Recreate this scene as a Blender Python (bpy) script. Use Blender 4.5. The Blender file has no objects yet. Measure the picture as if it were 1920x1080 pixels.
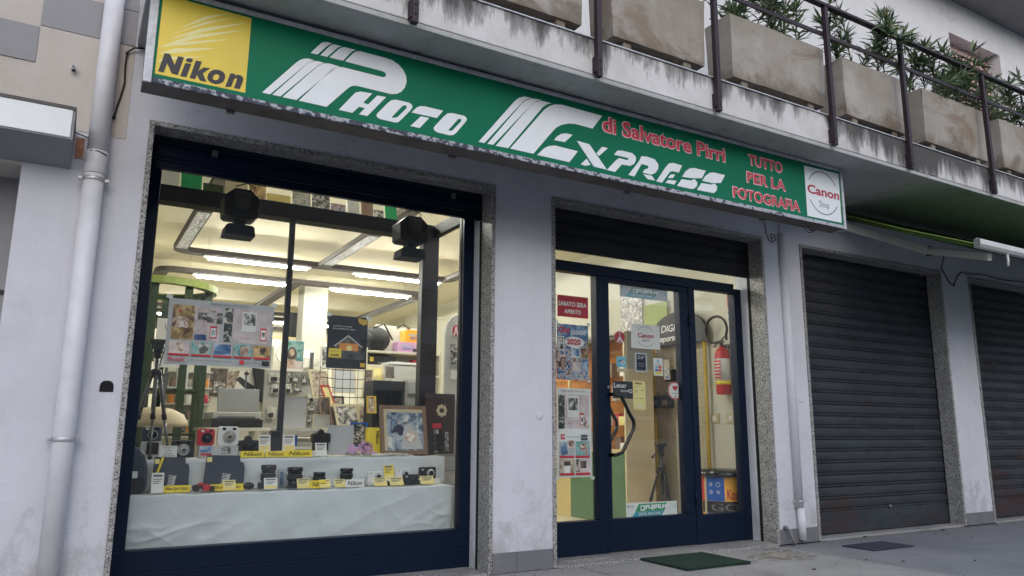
import bpy, bmesh, math, random
from mathutils import Vector, Matrix, noise
random.seed(7)
SC = bpy.context.scene
COL = SC.collection

# ------------------------------------------------------------------ camera, sky, sun, exposure
cam_data = bpy.data.cameras.new('camera')
cam_data.sensor_width = 36.0
cam_data.lens = 26.2628
cam_data.clip_end = 500.0
cam = bpy.data.objects.new('camera', cam_data)
COL.objects.link(cam)
cam.matrix_world = Matrix(((0.863005, -0.099694, -0.495261, 0.000000),
                           (-0.505162, -0.159017, -0.848249, -4.700000),
                           (0.005811, 0.982230, -0.187594, 0.963716), (0, 0, 0, 1)))
SC.camera = cam

SUN_EL, SUN_AZ = 30.0, 194.0          # degrees; azimuth clockwise from +Y
world = bpy.data.worlds.new('World')
SC.world = world
world.use_nodes = True
wn = world.node_tree
wbg = wn.nodes['Background']
sky = wn.nodes.new('ShaderNodeTexSky')
sky.sky_type = 'NISHITA'
sky.sun_disc = False
sky.sun_elevation = math.radians(SUN_EL)
sky.sun_rotation = math.radians(SUN_AZ)
sky.air_density = 1.0
sky.dust_density = 1.6
sky.ozone_density = 1.2
wn.links.new(sky.outputs['Color'], wbg.inputs['Color'])
wbg.inputs['Strength'].default_value = 0.15

sun_data = bpy.data.lights.new('sun', 'SUN')
sun_data.energy = 1.25
sun_data.angle = math.radians(140)
sun_data.color = (0.95, 0.98, 1.0)
sun = bpy.data.objects.new('sun', sun_data)
COL.objects.link(sun)
_az, _el = math.radians(SUN_AZ), math.radians(SUN_EL)
sun_dir = Vector((math.sin(_az) * math.cos(_el), math.cos(_az) * math.cos(_el), math.sin(_el)))
sun.rotation_euler = sun_dir.to_track_quat('Z', 'Y').to_euler()
sun.location = (0, -12, 14)

SC.view_settings.view_transform = 'Standard'
SC.view_settings.look = 'None'
SC.view_settings.exposure = 0.3
SC.view_settings.gamma = 1.0
SC.view_settings.use_curve_mapping = False
SC.cycles.use_denoising = True
SC.cycles.use_adaptive_sampling = True
SC.cycles.adaptive_threshold = 0.03
SC.cycles.max_bounces = 7
SC.cycles.diffuse_bounces = 4
SC.cycles.glossy_bounces = 4
SC.cycles.transparent_max_bounces = 16
SC.cycles.sample_clamp_indirect = 6.0
SC.cycles.caustics_reflective = False
SC.cycles.caustics_refractive = False

# ------------------------------------------------------------------ materials
MATS = {}
def S(r, g, b):
    """8-bit display colour to scene linear"""
    return tuple(((c / 255.0) / 12.92 if c <= 10 else ((c / 255.0 + 0.055) / 1.055) ** 2.4) for c in (r, g, b))

def nodes_of(name):
    m = bpy.data.materials.new(name)
    m.use_nodes = True
    nt = m.node_tree
    p = nt.nodes['Principled BSDF']
    return m, nt, p

def pos_node(nt, scale=(1, 1, 1)):
    g = nt.nodes.new('ShaderNodeNewGeometry')
    mp = nt.nodes.new('ShaderNodeMapping')
    mp.inputs['Scale'].default_value = scale
    nt.links.new(g.outputs['Position'], mp.inputs['Vector'])
    return mp.outputs['Vector']

def noise_node(nt, vec, scale, detail=4.0, rough=0.6, dist=0.0):
    n = nt.nodes.new('ShaderNodeTexNoise')
    n.inputs['Scale'].default_value = scale
    n.inputs['Detail'].default_value = detail
    n.inputs['Roughness'].default_value = rough
    n.inputs['Distortion'].default_value = dist
    nt.links.new(vec, n.inputs['Vector'])
    return n.outputs['Fac']

def ramp(nt, fac, stops):
    r = nt.nodes.new('ShaderNodeValToRGB')
    el = r.color_ramp.elements
    while len(el) > 1:
        el.remove(el[-1])
    el[0].position = stops[0][0]
    for i, (p, c) in enumerate(stops):
        e = el[0] if i == 0 else el.new(p)
        if not isinstance(c, tuple):
            c = (c, c, c)
        e.color = (*c, 1)
    nt.links.new(fac, r.inputs['Fac'])
    return r.outputs['Color']

def mixc(nt, fac, a, b, mode='MIX'):
    m = nt.nodes.new('ShaderNodeMix')
    m.data_type = 'RGBA'
    m.blend_type = mode
    for sock, v in ((m.inputs[0], fac), (m.inputs[6], a), (m.inputs[7], b)):
        if isinstance(v, bpy.types.NodeSocket):
            nt.links.new(v, sock)
        elif isinstance(v, tuple):
            sock.default_value = (*v, 1)
        else:
            sock.default_value = v
    return m.outputs[2]

def math_node(nt, op, a, b=None):
    m = nt.nodes.new('ShaderNodeMath')
    m.operation = op
    for i, v in enumerate((a, b)):
        if v is None:
            continue
        if isinstance(v, bpy.types.NodeSocket):
            nt.links.new(v, m.inputs[i])
        else:
            m.inputs[i].default_value = v
    return m.outputs[0]

def bump(nt, p, height, strength=0.3, dist=0.01):
    b = nt.nodes.new('ShaderNodeBump')
    b.inputs['Strength'].default_value = strength
    b.inputs['Distance'].default_value = dist
    nt.links.new(height, b.inputs['Height'])
    nt.links.new(b.outputs['Normal'], p.inputs['Normal'])

def M(name, rgb=None, rough=0.55, metal=0.0, var=0.08, scale=9.0, bmp=0.0, bscale=60.0, spec=0.5, emit=0.0, trans=0.0):
    """plain procedural material with a little mottling"""
    if name in MATS:
        return MATS[name]
    m, nt, p = nodes_of(name)
    v = pos_node(nt)
    f = noise_node(nt, v, scale)
    lo = tuple(max(0.0, c * (1 - var * 2)) for c in rgb)
    hi = tuple(min(1.0, c * (1 + var)) for c in rgb)
    c = ramp(nt, f, [(0.3, lo), (0.7, hi)])
    nt.links.new(c, p.inputs['Base Color'])
    p.inputs['Roughness'].default_value = rough
    p.inputs['Metallic'].default_value = metal
    p.inputs['Specular IOR Level'].default_value = spec
    if bmp:
        bump(nt, p, noise_node(nt, v, bscale, 3), bmp, 0.004)
    if emit:
        p.inputs['Emission Color'].default_value = (*rgb, 1)
        p.inputs['Emission Strength'].default_value = emit
    MATS[name] = m
    return m

def make_plaster(name, base, stain=0.25, stain_col=(0.30, 0.27, 0.23), crack=0.5, splash=0.0):
    m, nt, p = nodes_of(name)
    v = pos_node(nt)
    big = noise_node(nt, v, 1.3, 6, 0.6)
    streak = noise_node(nt, pos_node(nt, (7, 7, 0.7)), 1.0, 5, 0.65)
    c = ramp(nt, big, [(0.25, tuple(x * 0.84 for x in base)), (0.75, base)])
    patch = noise_node(nt, v, 3.4, 4, 0.7, 1.5)
    c = mixc(nt, ramp(nt, patch, [(0.50, 0.0), (0.53, 0.10), (0.62, 0.0)]), c, tuple(min(1, x * 1.15) for x in base))
    msk = ramp(nt, streak, [(0.50, 0.0), (0.8, stain)])
    c = mixc(nt, msk, c, stain_col)
    grime = noise_node(nt, pos_node(nt, (2.2, 2.2, 1.2)), 1.0, 8, 0.72, 0.8)
    c = mixc(nt, ramp(nt, grime, [(0.54, 0.0), (0.70, stain * 1.3)]), c, stain_col)
    if splash:                                            # rain splash dirt on the foot of the wall
        g = nt.nodes.new('ShaderNodeNewGeometry')
        xyz = nt.nodes.new('ShaderNodeSeparateXYZ')
        nt.links.new(g.outputs['Position'], xyz.inputs[0])
        mz = nt.nodes.new('ShaderNodeMapRange')
        mz.inputs['From Min'].default_value = 0.12
        mz.inputs['From Max'].default_value = 0.75
        mz.inputs['To Min'].default_value = 0.13
        mz.inputs['To Max'].default_value = -0.10
        nt.links.new(xyz.outputs['Z'], mz.inputs['Value'])
        fs_ = math_node(nt, 'ADD', noise_node(nt, pos_node(nt, (5, 5, 4)), 1.0, 9, 0.75), mz.outputs[0])
        c = mixc(nt, ramp(nt, fs_, [(0.52, 0.0), (0.66, splash)]), c, (0.28, 0.26, 0.25))
    spots = noise_node(nt, v, 30, 3, 0.5)
    c = mixc(nt, ramp(nt, spots, [(0.66, 0.0), (0.74, 0.25)]), c, tuple(x * 0.55 for x in base))
    # hairline cracks: thin cell borders, kept only in a few places
    vd = noise_node(nt, v, 4.0, 5, 0.7)
    vm = nt.nodes.new('ShaderNodeVectorMath')
    vm.operation = 'ADD'
    nt.links.new(v, vm.inputs[0])
    cmb = nt.nodes.new('ShaderNodeCombineXYZ')
    nt.links.new(vd, cmb.inputs[0])
    nt.links.new(vd, cmb.inputs[2])
    nt.links.new(cmb.outputs[0], vm.inputs[1])
    vo = nt.nodes.new('ShaderNodeTexVoronoi')
    vo.feature = 'DISTANCE_TO_EDGE'
    vo.inputs['Scale'].default_value = 0.9
    nt.links.new(vm.outputs[0], vo.inputs['Vector'])
    ck = ramp(nt, vo.outputs['Distance'], [(0.0, 1.0), (0.0045, 0.0)])
    keep = ramp(nt, noise_node(nt, v, 0.9, 2), [(0.5, 0.0), (0.6, crack)])
    c = mixc(nt, math_node(nt, 'MULTIPLY', ck, keep), c, tuple(x * 0.35 for x in base))
    nt.links.new(c, p.inputs['Base Color'])
    p.inputs['Roughness'].default_value = 0.85
    h = math_node(nt, 'ADD', noise_node(nt, v, 45, 5, 0.7), math_node(nt, 'MULTIPLY', noise_node(nt, v, 7, 4, 0.6), 1.6))
    bump(nt, p, h, 0.35, 0.008)
    MATS[name] = m
    return m
make_plaster('white_plaster', (0.66, 0.67, 0.73), 0.16, (0.34, 0.32, 0.31), 0.7, 0.45)
make_plaster('upper_plaster', (0.76, 0.76, 0.79), 0.10)
make_plaster('grey_paint', (0.33, 0.33, 0.35), 0.10)
make_plaster('cream_stained_plaster', (0.58, 0.54, 0.50), 0.30, (0.42, 0.33, 0.26))
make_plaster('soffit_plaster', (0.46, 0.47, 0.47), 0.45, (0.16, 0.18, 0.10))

def make_granite():
    m, nt, p = nodes_of('granite')
    v = pos_node(nt)
    vo = nt.nodes.new('ShaderNodeTexVoronoi')
    vo.inputs['Scale'].default_value = 150
    nt.links.new(v, vo.inputs['Vector'])
    sep = nt.nodes.new('ShaderNodeSeparateColor')
    nt.links.new(vo.outputs['Color'], sep.inputs[0])
    c = ramp(nt, sep.outputs[0], [(0.0, (0.035, 0.035, 0.04)), (0.22, (0.11, 0.11, 0.115)), (0.34, (0.26, 0.255, 0.25)),
                                  (0.62, (0.36, 0.355, 0.35)), (1.0, (0.52, 0.51, 0.50))])
    big = noise_node(nt, v, 14, 3)
    c = mixc(nt, ramp(nt, big, [(0.4, 0.0), (0.7, 0.4)]), c, (0.14, 0.14, 0.14))
    nt.links.new(c, p.inputs['Base Color'])
    p.inputs['Roughness'].default_value = 0.5
    bump(nt, p, noise_node(nt, v, 180, 2), 0.2, 0.002)
    MATS['granite'] = m
make_granite()

def make_fascia():
    """white painted concrete with black mould hanging from the top edge"""
    m, nt, p = nodes_of('mouldy_concrete')
    v = pos_node(nt)
    base = ramp(nt, noise_node(nt, v, 3.0, 7, 0.65), [(0.3, (0.52, 0.50, 0.49)), (0.7, (0.70, 0.69, 0.70))])
    st = noise_node(nt, pos_node(nt, (7.0, 7.0, 1.5)), 1.0, 9, 0.72, 0.25)
    big = noise_node(nt, pos_node(nt, (0.75, 0.75, 0.2)), 1.0, 3, 0.6)
    g = nt.nodes.new('ShaderNodeNewGeometry')
    xyz = nt.nodes.new('ShaderNodeSeparateXYZ')
    nt.links.new(g.outputs['Position'], xyz.inputs[0])
    mr = nt.nodes.new('ShaderNodeMapRange')
    mr.inputs['From Min'].default_value = 3.22
    mr.inputs['From Max'].default_value = 3.49
    mr.inputs['To Min'].default_value = -0.16
    mr.inputs['To Max'].default_value = 0.17
    nt.links.new(xyz.outputs['Z'], mr.inputs['Value'])
    mx = nt.nodes.new('ShaderNodeMapRange')
    mx.inputs['From Min'].default_value = 4.9
    mx.inputs['From Max'].default_value = 5.5
    mx.inputs['To Min'].default_value = 0.0
    mx.inputs['To Max'].default_value = 0.23
    nt.links.new(xyz.outputs['X'], mx.inputs['Value'])
    f = math_node(nt, 'ADD', st, mr.outputs[0])
    f = math_node(nt, 'ADD', f, mx.outputs[0])
    f = math_node(nt, 'ADD', f, math_node(nt, 'MULTIPLY', math_node(nt, 'SUBTRACT', big, 0.5), 0.75))
    for pxx in (1.4518, 2.7375, 3.8046, 5.0887, 6.1171, 7.4514):
        d_ = math_node(nt, 'DIVIDE', math_node(nt, 'ABSOLUTE', math_node(nt, 'SUBTRACT', xyz.outputs['X'], pxx + 0.02)), 0.16)
        f = math_node(nt, 'ADD', f, math_node(nt, 'MULTIPLY', math_node(nt, 'MAXIMUM', math_node(nt, 'SUBTRACT', 1.0, d_), 0.0), 0.13))
    msk = ramp(nt, f, [(0.57, 0.0), (0.65, 0.55), (0.78, 0.95)])
    c = mixc(nt, msk, base, (0.055, 0.052, 0.05))
    br = noise_node(nt, v, 1.6, 4)
    c = mixc(nt, ramp(nt, br, [(0.58, 0.0), (0.75, 0.25)]), c, (0.35, 0.26, 0.2))
    nt.links.new(c, p.inputs['Base Color'])
    p.inputs['Roughness'].default_value = 0.9
    bump(nt, p, noise_node(nt, v, 30, 6, 0.7), 0.4, 0.008)
    MATS['mouldy_concrete'] = m
make_fascia()

def make_planter_concrete():
    m, nt, p = nodes_of('planter_concrete')
    v = pos_node(nt)
    base = ramp(nt, noise_node(nt, v, 2.2, 7, 0.62), [(0.3, (0.28, 0.245, 0.205)), (0.55, (0.36, 0.33, 0.295)), (0.75, (0.47, 0.445, 0.42))])
    rs = noise_node(nt, pos_node(nt, (1.6, 1.6, 2.4)), 1.0, 7, 0.7, 0.8)
    c = mixc(nt, ramp(nt, rs, [(0.54, 0.0), (0.62, 0.45), (0.78, 0.8)]), base, (0.17, 0.10, 0.055))
    g = nt.nodes.new('ShaderNodeNewGeometry')
    xyz = nt.nodes.new('ShaderNodeSeparateXYZ')
    nt.links.new(g.outputs['Position'], xyz.inputs[0])
    mz = nt.nodes.new('ShaderNodeMapRange')
    mz.inputs['From Min'].default_value = 3.60
    mz.inputs['From Max'].default_value = 3.86
    mz.inputs['To Min'].default_value = 0.20
    mz.inputs['To Max'].default_value = -0.12
    nt.links.new(xyz.outputs['Z'], mz.inputs['Value'])
    fb = math_node(nt, 'ADD', noise_node(nt, pos_node(nt, (2.6, 2.6, 3.0)), 1.0, 8, 0.72, 0.9), mz.outputs[0])
    c = mixc(nt, ramp(nt, fb, [(0.52, 0.0), (0.64, 0.55), (0.8, 0.85)]), c, (0.13, 0.095, 0.06))
    st = noise_node(nt, pos_node(nt, (9, 9, 0.6)), 1.0, 4)
    c = mixc(nt, ramp(nt, st, [(0.58, 0.0), (0.78, 0.4)]), c, (0.22, 0.19, 0.16))
    nt.links.new(c, p.inputs['Base Color'])
    p.inputs['Roughness'].default_value = 0.92
    bump(nt, p, noise_node(nt, v, 40, 6, 0.7), 0.4, 0.006)
    MATS['planter_concrete'] = m
make_planter_concrete()

def make_shutter(name, base, rust, low=0.0):
    m, nt, p = nodes_of(name)
    v = pos_node(nt)
    b = ramp(nt, noise_node(nt, pos_node(nt, (1, 1, 4)), 2.5, 6, 0.65), [(0.3, tuple(x * 0.6 for x in base)), (0.7, base)])
    r1 = noise_node(nt, pos_node(nt, (3.5, 3.5, 8)), 1.0, 8, 0.75, 0.5)
    big = noise_node(nt, v, 0.9, 3)
    f = math_node(nt, 'ADD', r1, math_node(nt, 'MULTIPLY', math_node(nt, 'SUBTRACT', big, 0.5), 0.5))
    if low:                                               # rust climbs from the wet foot of the shutter
        g = nt.nodes.new('ShaderNodeNewGeometry')
        xyz = nt.nodes.new('ShaderNodeSeparateXYZ')
        nt.links.new(g.outputs['Position'], xyz.inputs[0])
        mz = nt.nodes.new('ShaderNodeMapRange')
        mz.inputs['From Min'].default_value = 0.15
        mz.inputs['From Max'].default_value = 0.9
        mz.inputs['To Min'].default_value = low
        mz.inputs['To Max'].default_value = 0.0
        nt.links.new(xyz.outputs['Z'], mz.inputs['Value'])
        f = math_node(nt, 'ADD', f, mz.outputs[0])
    c = mixc(nt, ramp(nt, f, [(0.60, 0.0), (0.68, rust * 0.6), (0.85, rust)]), b, (0.07, 0.034, 0.024))
    sc_ = noise_node(nt, pos_node(nt, (1.2, 1.2, 30)), 1.0, 6, 0.8)
    c = mixc(nt, ramp(nt, sc_, [(0.60, 0.0), (0.72, 0.35)]), c, tuple(min(1, x * 2.2) for x in base))
    nt.links.new(c, p.inputs['Base Color'])
    rr = ramp(nt, f, [(0.5, 0.6), (0.7, 0.9)])
    nt.links.new(rr, p.inputs['Roughness'])
    p.inputs['Metallic'].default_value = 0.0
    p.inputs['Specular IOR Level'].default_value = 0.25
    bump(nt, p, noise_node(nt, v, 50, 5, 0.7), 0.35, 0.004)
    MATS[name] = m
make_shutter('shutter_steel', (0.044, 0.051, 0.064), 0.75, 0.10)
make_shutter('shutter_dark', (0.032, 0.036, 0.045), 0.6)

def make_concrete(name, a, b, warm=0.0):
    m, nt, p = nodes_of(name)
    v = pos_node(nt)
    c = ramp(nt, noise_node(nt, v, 1.4, 8, 0.68), [(0.3, a), (0.7, b)])
    sp = noise_node(nt, v, 70, 3, 0.6)
    c = mixc(nt, ramp(nt, sp, [(0.35, 0.35), (0.5, 0.0)]), c, tuple(x * 0.55 for x in a))
    d = noise_node(nt, v, 2.6, 5, 0.7, 0.7)
    c = mixc(nt, ramp(nt, d, [(0.58, 0.0), (0.75, 0.5)]), c, (0.13, 0.11, 0.09) if warm else (0.10, 0.10, 0.11))
    nt.links.new(c, p.inputs['Base Color'])
    p.inputs['Roughness'].default_value = 0.88
    bump(nt, p, noise_node(nt, v, 90, 5, 0.75), 0.35, 0.004)
    MATS[name] = m
make_concrete('pavement_concrete', (0.17, 0.175, 0.19), (0.25, 0.255, 0.27))
make_concrete('slab_concrete', (0.25, 0.245, 0.245), (0.35, 0.345, 0.34), 1)
make_concrete('asphalt', (0.085, 0.085, 0.088), (0.12, 0.12, 0.12))
make_concrete('skirting_stone', (0.14, 0.14, 0.155), (0.20, 0.20, 0.215))
make_concrete('sand_stain', (0.23, 0.205, 0.17), (0.32, 0.29, 0.25), 1)

def make_glass():
    m = bpy.data.materials.new('window_glass')
    m.use_nodes = True
    nt = m.node_tree
    nt.nodes.remove(nt.nodes['Principled BSDF'])
    out = nt.nodes['Material Output']
    tr = nt.nodes.new('ShaderNodeBsdfTransparent')
    tr.inputs['Color'].default_value = (0.965, 0.98, 0.975, 1)
    gl = nt.nodes.new('ShaderNodeBsdfGlossy')
    gl.inputs['Roughness'].default_value = 0.015
    lw = nt.nodes.new('ShaderNodeLayerWeight')
    lw.inputs['Blend'].default_value = 0.5
    f = math_node(nt, 'POWER', lw.outputs['Facing'], 5.0)
    f = math_node(nt, 'ADD', math_node(nt, 'MULTIPLY', f, 0.95), 0.042)
    mx = nt.nodes.new('ShaderNodeMixShader')
    nt.links.new(f, mx.inputs[0])
    nt.links.new(tr.outputs[0], mx.inputs[1])
    nt.links.new(gl.outputs[0], mx.inputs[2])
    df = nt.nodes.new('ShaderNodeBsdfDiffuse')
    df.inputs['Color'].default_value = (0.75, 0.77, 0.78, 1)
    dust = ramp(nt, noise_node(nt, pos_node(nt, (3.0, 3.0, 1.1)), 1.0, 6, 0.65, 0.7), [(0.35, 0.003), (0.72, 0.022)])
    m2 = nt.nodes.new('ShaderNodeMixShader')
    nt.links.new(dust, m2.inputs[0])
    nt.links.new(mx.outputs[0], m2.inputs[1])
    nt.links.new(df.outputs[0], m2.inputs[2])
    nt.links.new(m2.outputs[0], out.inputs['Surface'])
    MATS['glass'] = m
make_glass()

def make_photo(name, stops, scale=5.0, dist=1.2):
    """a blurry colour print: flat ink on paper"""
    m, nt, p = nodes_of(name)
    v = pos_node(nt)
    f = noise_node(nt, v, scale, 5, 0.6, dist)
    nt.links.new(ramp(nt, f, stops), p.inputs['Base Color'])
    p.inputs['Roughness'].default_value = 0.4
    MATS[name] = m
make_photo('print_family', [(0.35, S(40, 32, 32)), (0.45, S(120, 80, 66)), (0.55, S(196, 170, 150)), (0.62, S(235, 225, 215)), (0.7, S(150, 60, 60))], 16)
make_photo('print_grey', [(0.35, S(30, 30, 33)), (0.5, S(110, 108, 106)), (0.62, S(215, 212, 205))], 17)
make_photo('print_tree', [(0.40, S(38, 44, 44)), (0.52, S(70, 82, 74)), (0.58, S(190, 175, 165)), (0.66, S(225, 220, 215))], 24)
make_photo('print_teal', [(0.38, S(60, 120, 120)), (0.55, S(140, 190, 185)), (0.66, S(190, 110, 110))], 13)
make_photo('print_pale', [(0.35, S(186, 168, 168)), (0.65, S(222, 210, 208))], 8)
make_photo('print_amber', [(0.38, S(90, 60, 40)), (0.55, S(190, 160, 105)), (0.68, S(225, 200, 150))], 12)
make_photo('print_blue', [(0.35, S(40, 66, 110)), (0.5, S(92, 130, 170)), (0.65, S(190, 205, 215))], 10)
make_photo('print_collage', [(0.30, S(30, 45, 90)), (0.42, S(70, 110, 160)), (0.50, S(205, 205, 205)), (0.56, S(150, 60, 55)), (0.64, S(90, 130, 90)), (0.72, S(225, 215, 195))], 17)
make_photo('print_cabin_night', [(0.35, S(14, 17, 24)), (0.65, S(40, 44, 52))], 9)
make_photo('print_snow', [(0.35, S(40, 40, 44)), (0.6, S(96, 94, 96))], 16)
make_photo('print_wedding', [(0.33, S(40, 52, 72)), (0.45, S(105, 125, 150)), (0.58, S(170, 182, 192)), (0.68, S(226, 226, 220))], 9, 2.0)
make_photo('print_maroon', [(0.35, S(28, 16, 18)), (0.6, S(58, 34, 34)), (0.75, S(86, 56, 52))], 9)
make_photo('print_beach', [(0.4, S(180, 150, 125)), (0.55, S(215, 190, 170)), (0.65, S(90, 60, 48))], 14)
make_photo('print_packaging', [(0.40, S(26, 26, 28)), (0.52, S(80, 78, 74)), (0.60, S(190, 186, 172))], 48)
make_photo('print_packaging_white', [(0.42, S(210, 208, 196)), (0.56, S(170, 170, 160)), (0.64, S(60, 60, 60))], 48)
make_photo('print_room', [(0.35, S(30, 28, 26)), (0.55, S(92, 80, 68)), (0.7, S(150, 135, 115))], 12)
make_photo('print_beige', [(0.4, S(120, 100, 85)), (0.6, S(200, 185, 165))], 18)

# colours used by many things
M('navy_frame', S(10, 24, 46), 0.45, 0.0, 0.05, spec=0.2)
M('beam_dark', S(14, 17, 24), 0.6, 0, 0.05, spec=0.2)
M('inner_frame', S(30, 28, 34), 0.45, 0.2, 0.06)
M('sign_green', S(0, 112, 80), 0.5, 0, 0.05, 1.5, spec=0.2)
M('sign_white', S(232, 236, 240), 0.45, 0, 0.02)
M('sign_yellow', S(232, 205, 70), 0.42, 0, 0.05, 4)
M('sign_streak', S(238, 228, 160), 0.42, 0, 0.03, 8)
M('nikon_black', S(28, 28, 40), 0.45, 0, 0.03)
M('sign_red', S(200, 52, 72), 0.45, 0, 0.04)
M('sign_red_edge', S(240, 190, 196), 0.45, 0, 0.03)
M('canon_red', S(176, 38, 60), 0.45, 0, 0.03)
M('thin_grey', S(90, 92, 98), 0.5, 0, 0.03)
M('sign_trim', S(196, 198, 204), 0.5, 0.15, 0.14, 30)
M('sign_case', S(98, 94, 94), 0.7, 0.1, 0.18, 5)
M('peeled_dark', S(64, 68, 82), 0.75, 0, 0.2, 40)
M('pipe_white', S(214, 214, 220), 0.5, 0, 0.06, 6)
M('metal_clamp', S(190, 190, 194), 0.4, 0.5, 0.1)
M('rail_maroon', S(50, 36, 44), 0.55, 0.15, 0.15, 20)
M('black_rubber', S(22, 22, 25), 0.6, 0, 0.1)
M('black_plastic', S(26, 27, 31), 0.42, 0, 0.08)
M('black_gloss', S(18, 19, 22), 0.18, 0, 0.05)
M('grey_plastic', S(120, 122, 122), 0.5, 0, 0.05)
M('light_grey_plastic', S(178, 178, 172), 0.5, 0, 0.05)
M('white_plastic', S(225, 225, 225), 0.4, 0, 0.03)
M('silver', S(190, 192, 196), 0.3, 0.7, 0.05)
M('dark_silver', S(120, 122, 126), 0.35, 0.6, 0.06)
M('lens_glass', S(20, 24, 34), 0.08, 0, 0.02)
M('red_plastic', S(190, 40, 50), 0.4, 0, 0.04)
M('awning_green', S(58, 84, 30), 0.85, 0, 0.12, 12)
M('awning_lime', S(150, 170, 90), 0.85, 0, 0.1, 12)
M('arm_white', S(205, 205, 200), 0.4, 0.1, 0.05)
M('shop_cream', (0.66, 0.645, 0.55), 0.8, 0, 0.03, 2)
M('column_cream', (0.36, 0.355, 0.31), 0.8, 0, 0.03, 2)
M('shop_ceiling', (0.78, 0.73, 0.56), 0.85, 0, 0.03, 2)
M('floor_tile', (0.60, 0.54, 0.38), 0.35, 0, 0.06, 3)
M('dark_green_paint', S(42, 62, 30), 0.5, 0, 0.08)
M('lime_edge', S(150, 165, 80), 0.5, 0, 0.05)
M('counter_green', S(86, 120, 84), 0.45, 0, 0.04)
M('channel_brown', S(74, 68, 64), 0.6, 0.1, 0.06)
M('panel_beige', S(214, 198, 164), 0.6, 0, 0.05, 3)
M('panel_grey', S(166, 164, 156), 0.6, 0, 0.05, 3)
M('pale_wood', S(206, 186, 130), 0.55, 0, 0.06, 3)
M('orange_wall', S(214, 140, 66), 0.6, 0, 0.1, 4)
M('yellow_metal', S(204, 170, 60), 0.5, 0, 0.05)
M('paper_white', S(228, 228, 224), 0.6, 0, 0.02)
M('paper_grey', S(186, 188, 190), 0.6, 0, 0.03)
M('paper_cream', S(236, 222, 150), 0.6, 0, 0.03)
M('paper_yellow', S(240, 214, 60), 0.55, 0, 0.03)
M('paper_red', S(196, 40, 56), 0.55, 0, 0.03)
M('paper_navy', S(26, 34, 60), 0.5, 0, 0.03)
M('ink_black', S(24, 24, 28), 0.55, 0, 0.02)
M('ink_grey', S(110, 110, 112), 0.55, 0, 0.02)
M('ink_white', S(240, 240, 240), 0.55, 0, 0.02)
M('fuji_green', S(20, 150, 92), 0.45, 0, 0.03)
M('fuji_blue', S(40, 150, 170), 0.45, 0, 0.03)
M('sky_blue', S(112, 188, 214), 0.45, 0, 0.03)
M('kodak_yellow', S(244, 170, 36), 0.4, 0, 0.03)
M('kodak_blue', S(28, 90, 180), 0.4, 0, 0.03)
M('kodak_red', S(214, 60, 50), 0.4, 0, 0.03)
M('binocular_card', S(58, 66, 80), 0.5, 0, 0.1, 14)
M('pink_petal', S(214, 170, 214), 0.6, 0, 0.15, 60)
M('frame_wood', S(132, 106, 88), 0.5, 0, 0.12, 30)
M('frame_cream', S(204, 192, 160), 0.5, 0, 0.06, 20)
M('bag_black', S(34, 34, 36), 0.8, 0, 0.12, 20)
M('mat_green', S(14, 48, 33), 0.95, 0, 0.25, 60, 0.8, 300)
M('stem_brown', S(74, 70, 50), 0.8, 0, 0.15, 30)
M('dry_leaf', S(62, 50, 42), 0.8, 0, 0.2, 30)
M('eave_grey', (0.26, 0.26, 0.27), 0.85, 0, 0.08, 2)
M('pale_yellow', S(232, 212, 130), 0.6, 0, 0.05)
M('eave_dark', (0.10, 0.10, 0.105), 0.8, 0, 0.1, 3)
M('pink_shutter', S(190, 160, 155), 0.6, 0, 0.06)
M('hole_black', (0.006, 0.006, 0.007), 0.9, 0, 0.02)
M('brick_orange', S(176, 130, 104), 0.85, 0, 0.15, 30)

def make_leaf(nm='oleander_leaf', k=1.0, y=0.0):
    m, nt, p = nodes_of(nm)
    v = pos_node(nt)
    c = ramp(nt, noise_node(nt, v, 14, 3), [(0.3, (0.04, 0.07, 0.03)), (0.5, (0.075, 0.125, 0.055)), (0.72, (0.12, 0.17, 0.09))])
    nt.links.new(c, p.inputs['Base Color'])
    hs = nt.nodes.new('ShaderNodeHueSaturation')
    hs.inputs['Value'].default_value = k
    hs.inputs['Hue'].default_value = 0.5 - y
    nt.links.new(c, hs.inputs['Color'])
    nt.links.new(hs.outputs[0], p.inputs['Base Color'])
    p.inputs['Roughness'].default_value = 0.42
    MATS[nm] = m
make_leaf()
make_leaf('oleander_leaf_light', 1.55, 0.02)
make_leaf('oleander_leaf_dry', 1.5, 0.14)

def make_cloth():
    m, nt, p = nodes_of('satin_cloth')
    v = pos_node(nt)
    c = ramp(nt, noise_node(nt, v, 3, 4), [(0.3, (0.56, 0.60, 0.62)), (0.7, (0.68, 0.72, 0.74))])
    nt.links.new(c, p.inputs['Base Color'])
    p.inputs['Roughness'].default_value = 0.42
    p.inputs['Sheen Weight'].default_value = 0.3
    MATS['satin_cloth'] = m
make_cloth()

def make_tube():
    m, nt, p = nodes_of('fluorescent_tube')
    p.inputs['Base Color'].default_value = (0.9, 0.9, 0.9, 1)
    p.inputs['Emission Color'].default_value = (1.0, 0.96, 0.86, 1)
    p.inputs['Emission Strength'].default_value = 235.0
    MATS['fluorescent_tube'] = m
make_tube()

def make_diffuser():
    m, nt, p = nodes_of('prismatic_diffuser')
    v = pos_node(nt, (28, 28, 28))
    c = ramp(nt, noise_node(nt, v, 1.0, 2, 0.5), [(0.35, (0.20, 0.23, 0.26)), (0.6, (0.42, 0.46, 0.50))])
    nt.links.new(c, p.inputs['Base Color'])
    p.inputs['Roughness'].default_value = 0.45
    bump(nt, p, noise_node(nt, v, 1.5, 2), 0.8, 0.02)
    MATS['prismatic_diffuser'] = m
make_diffuser()

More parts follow.
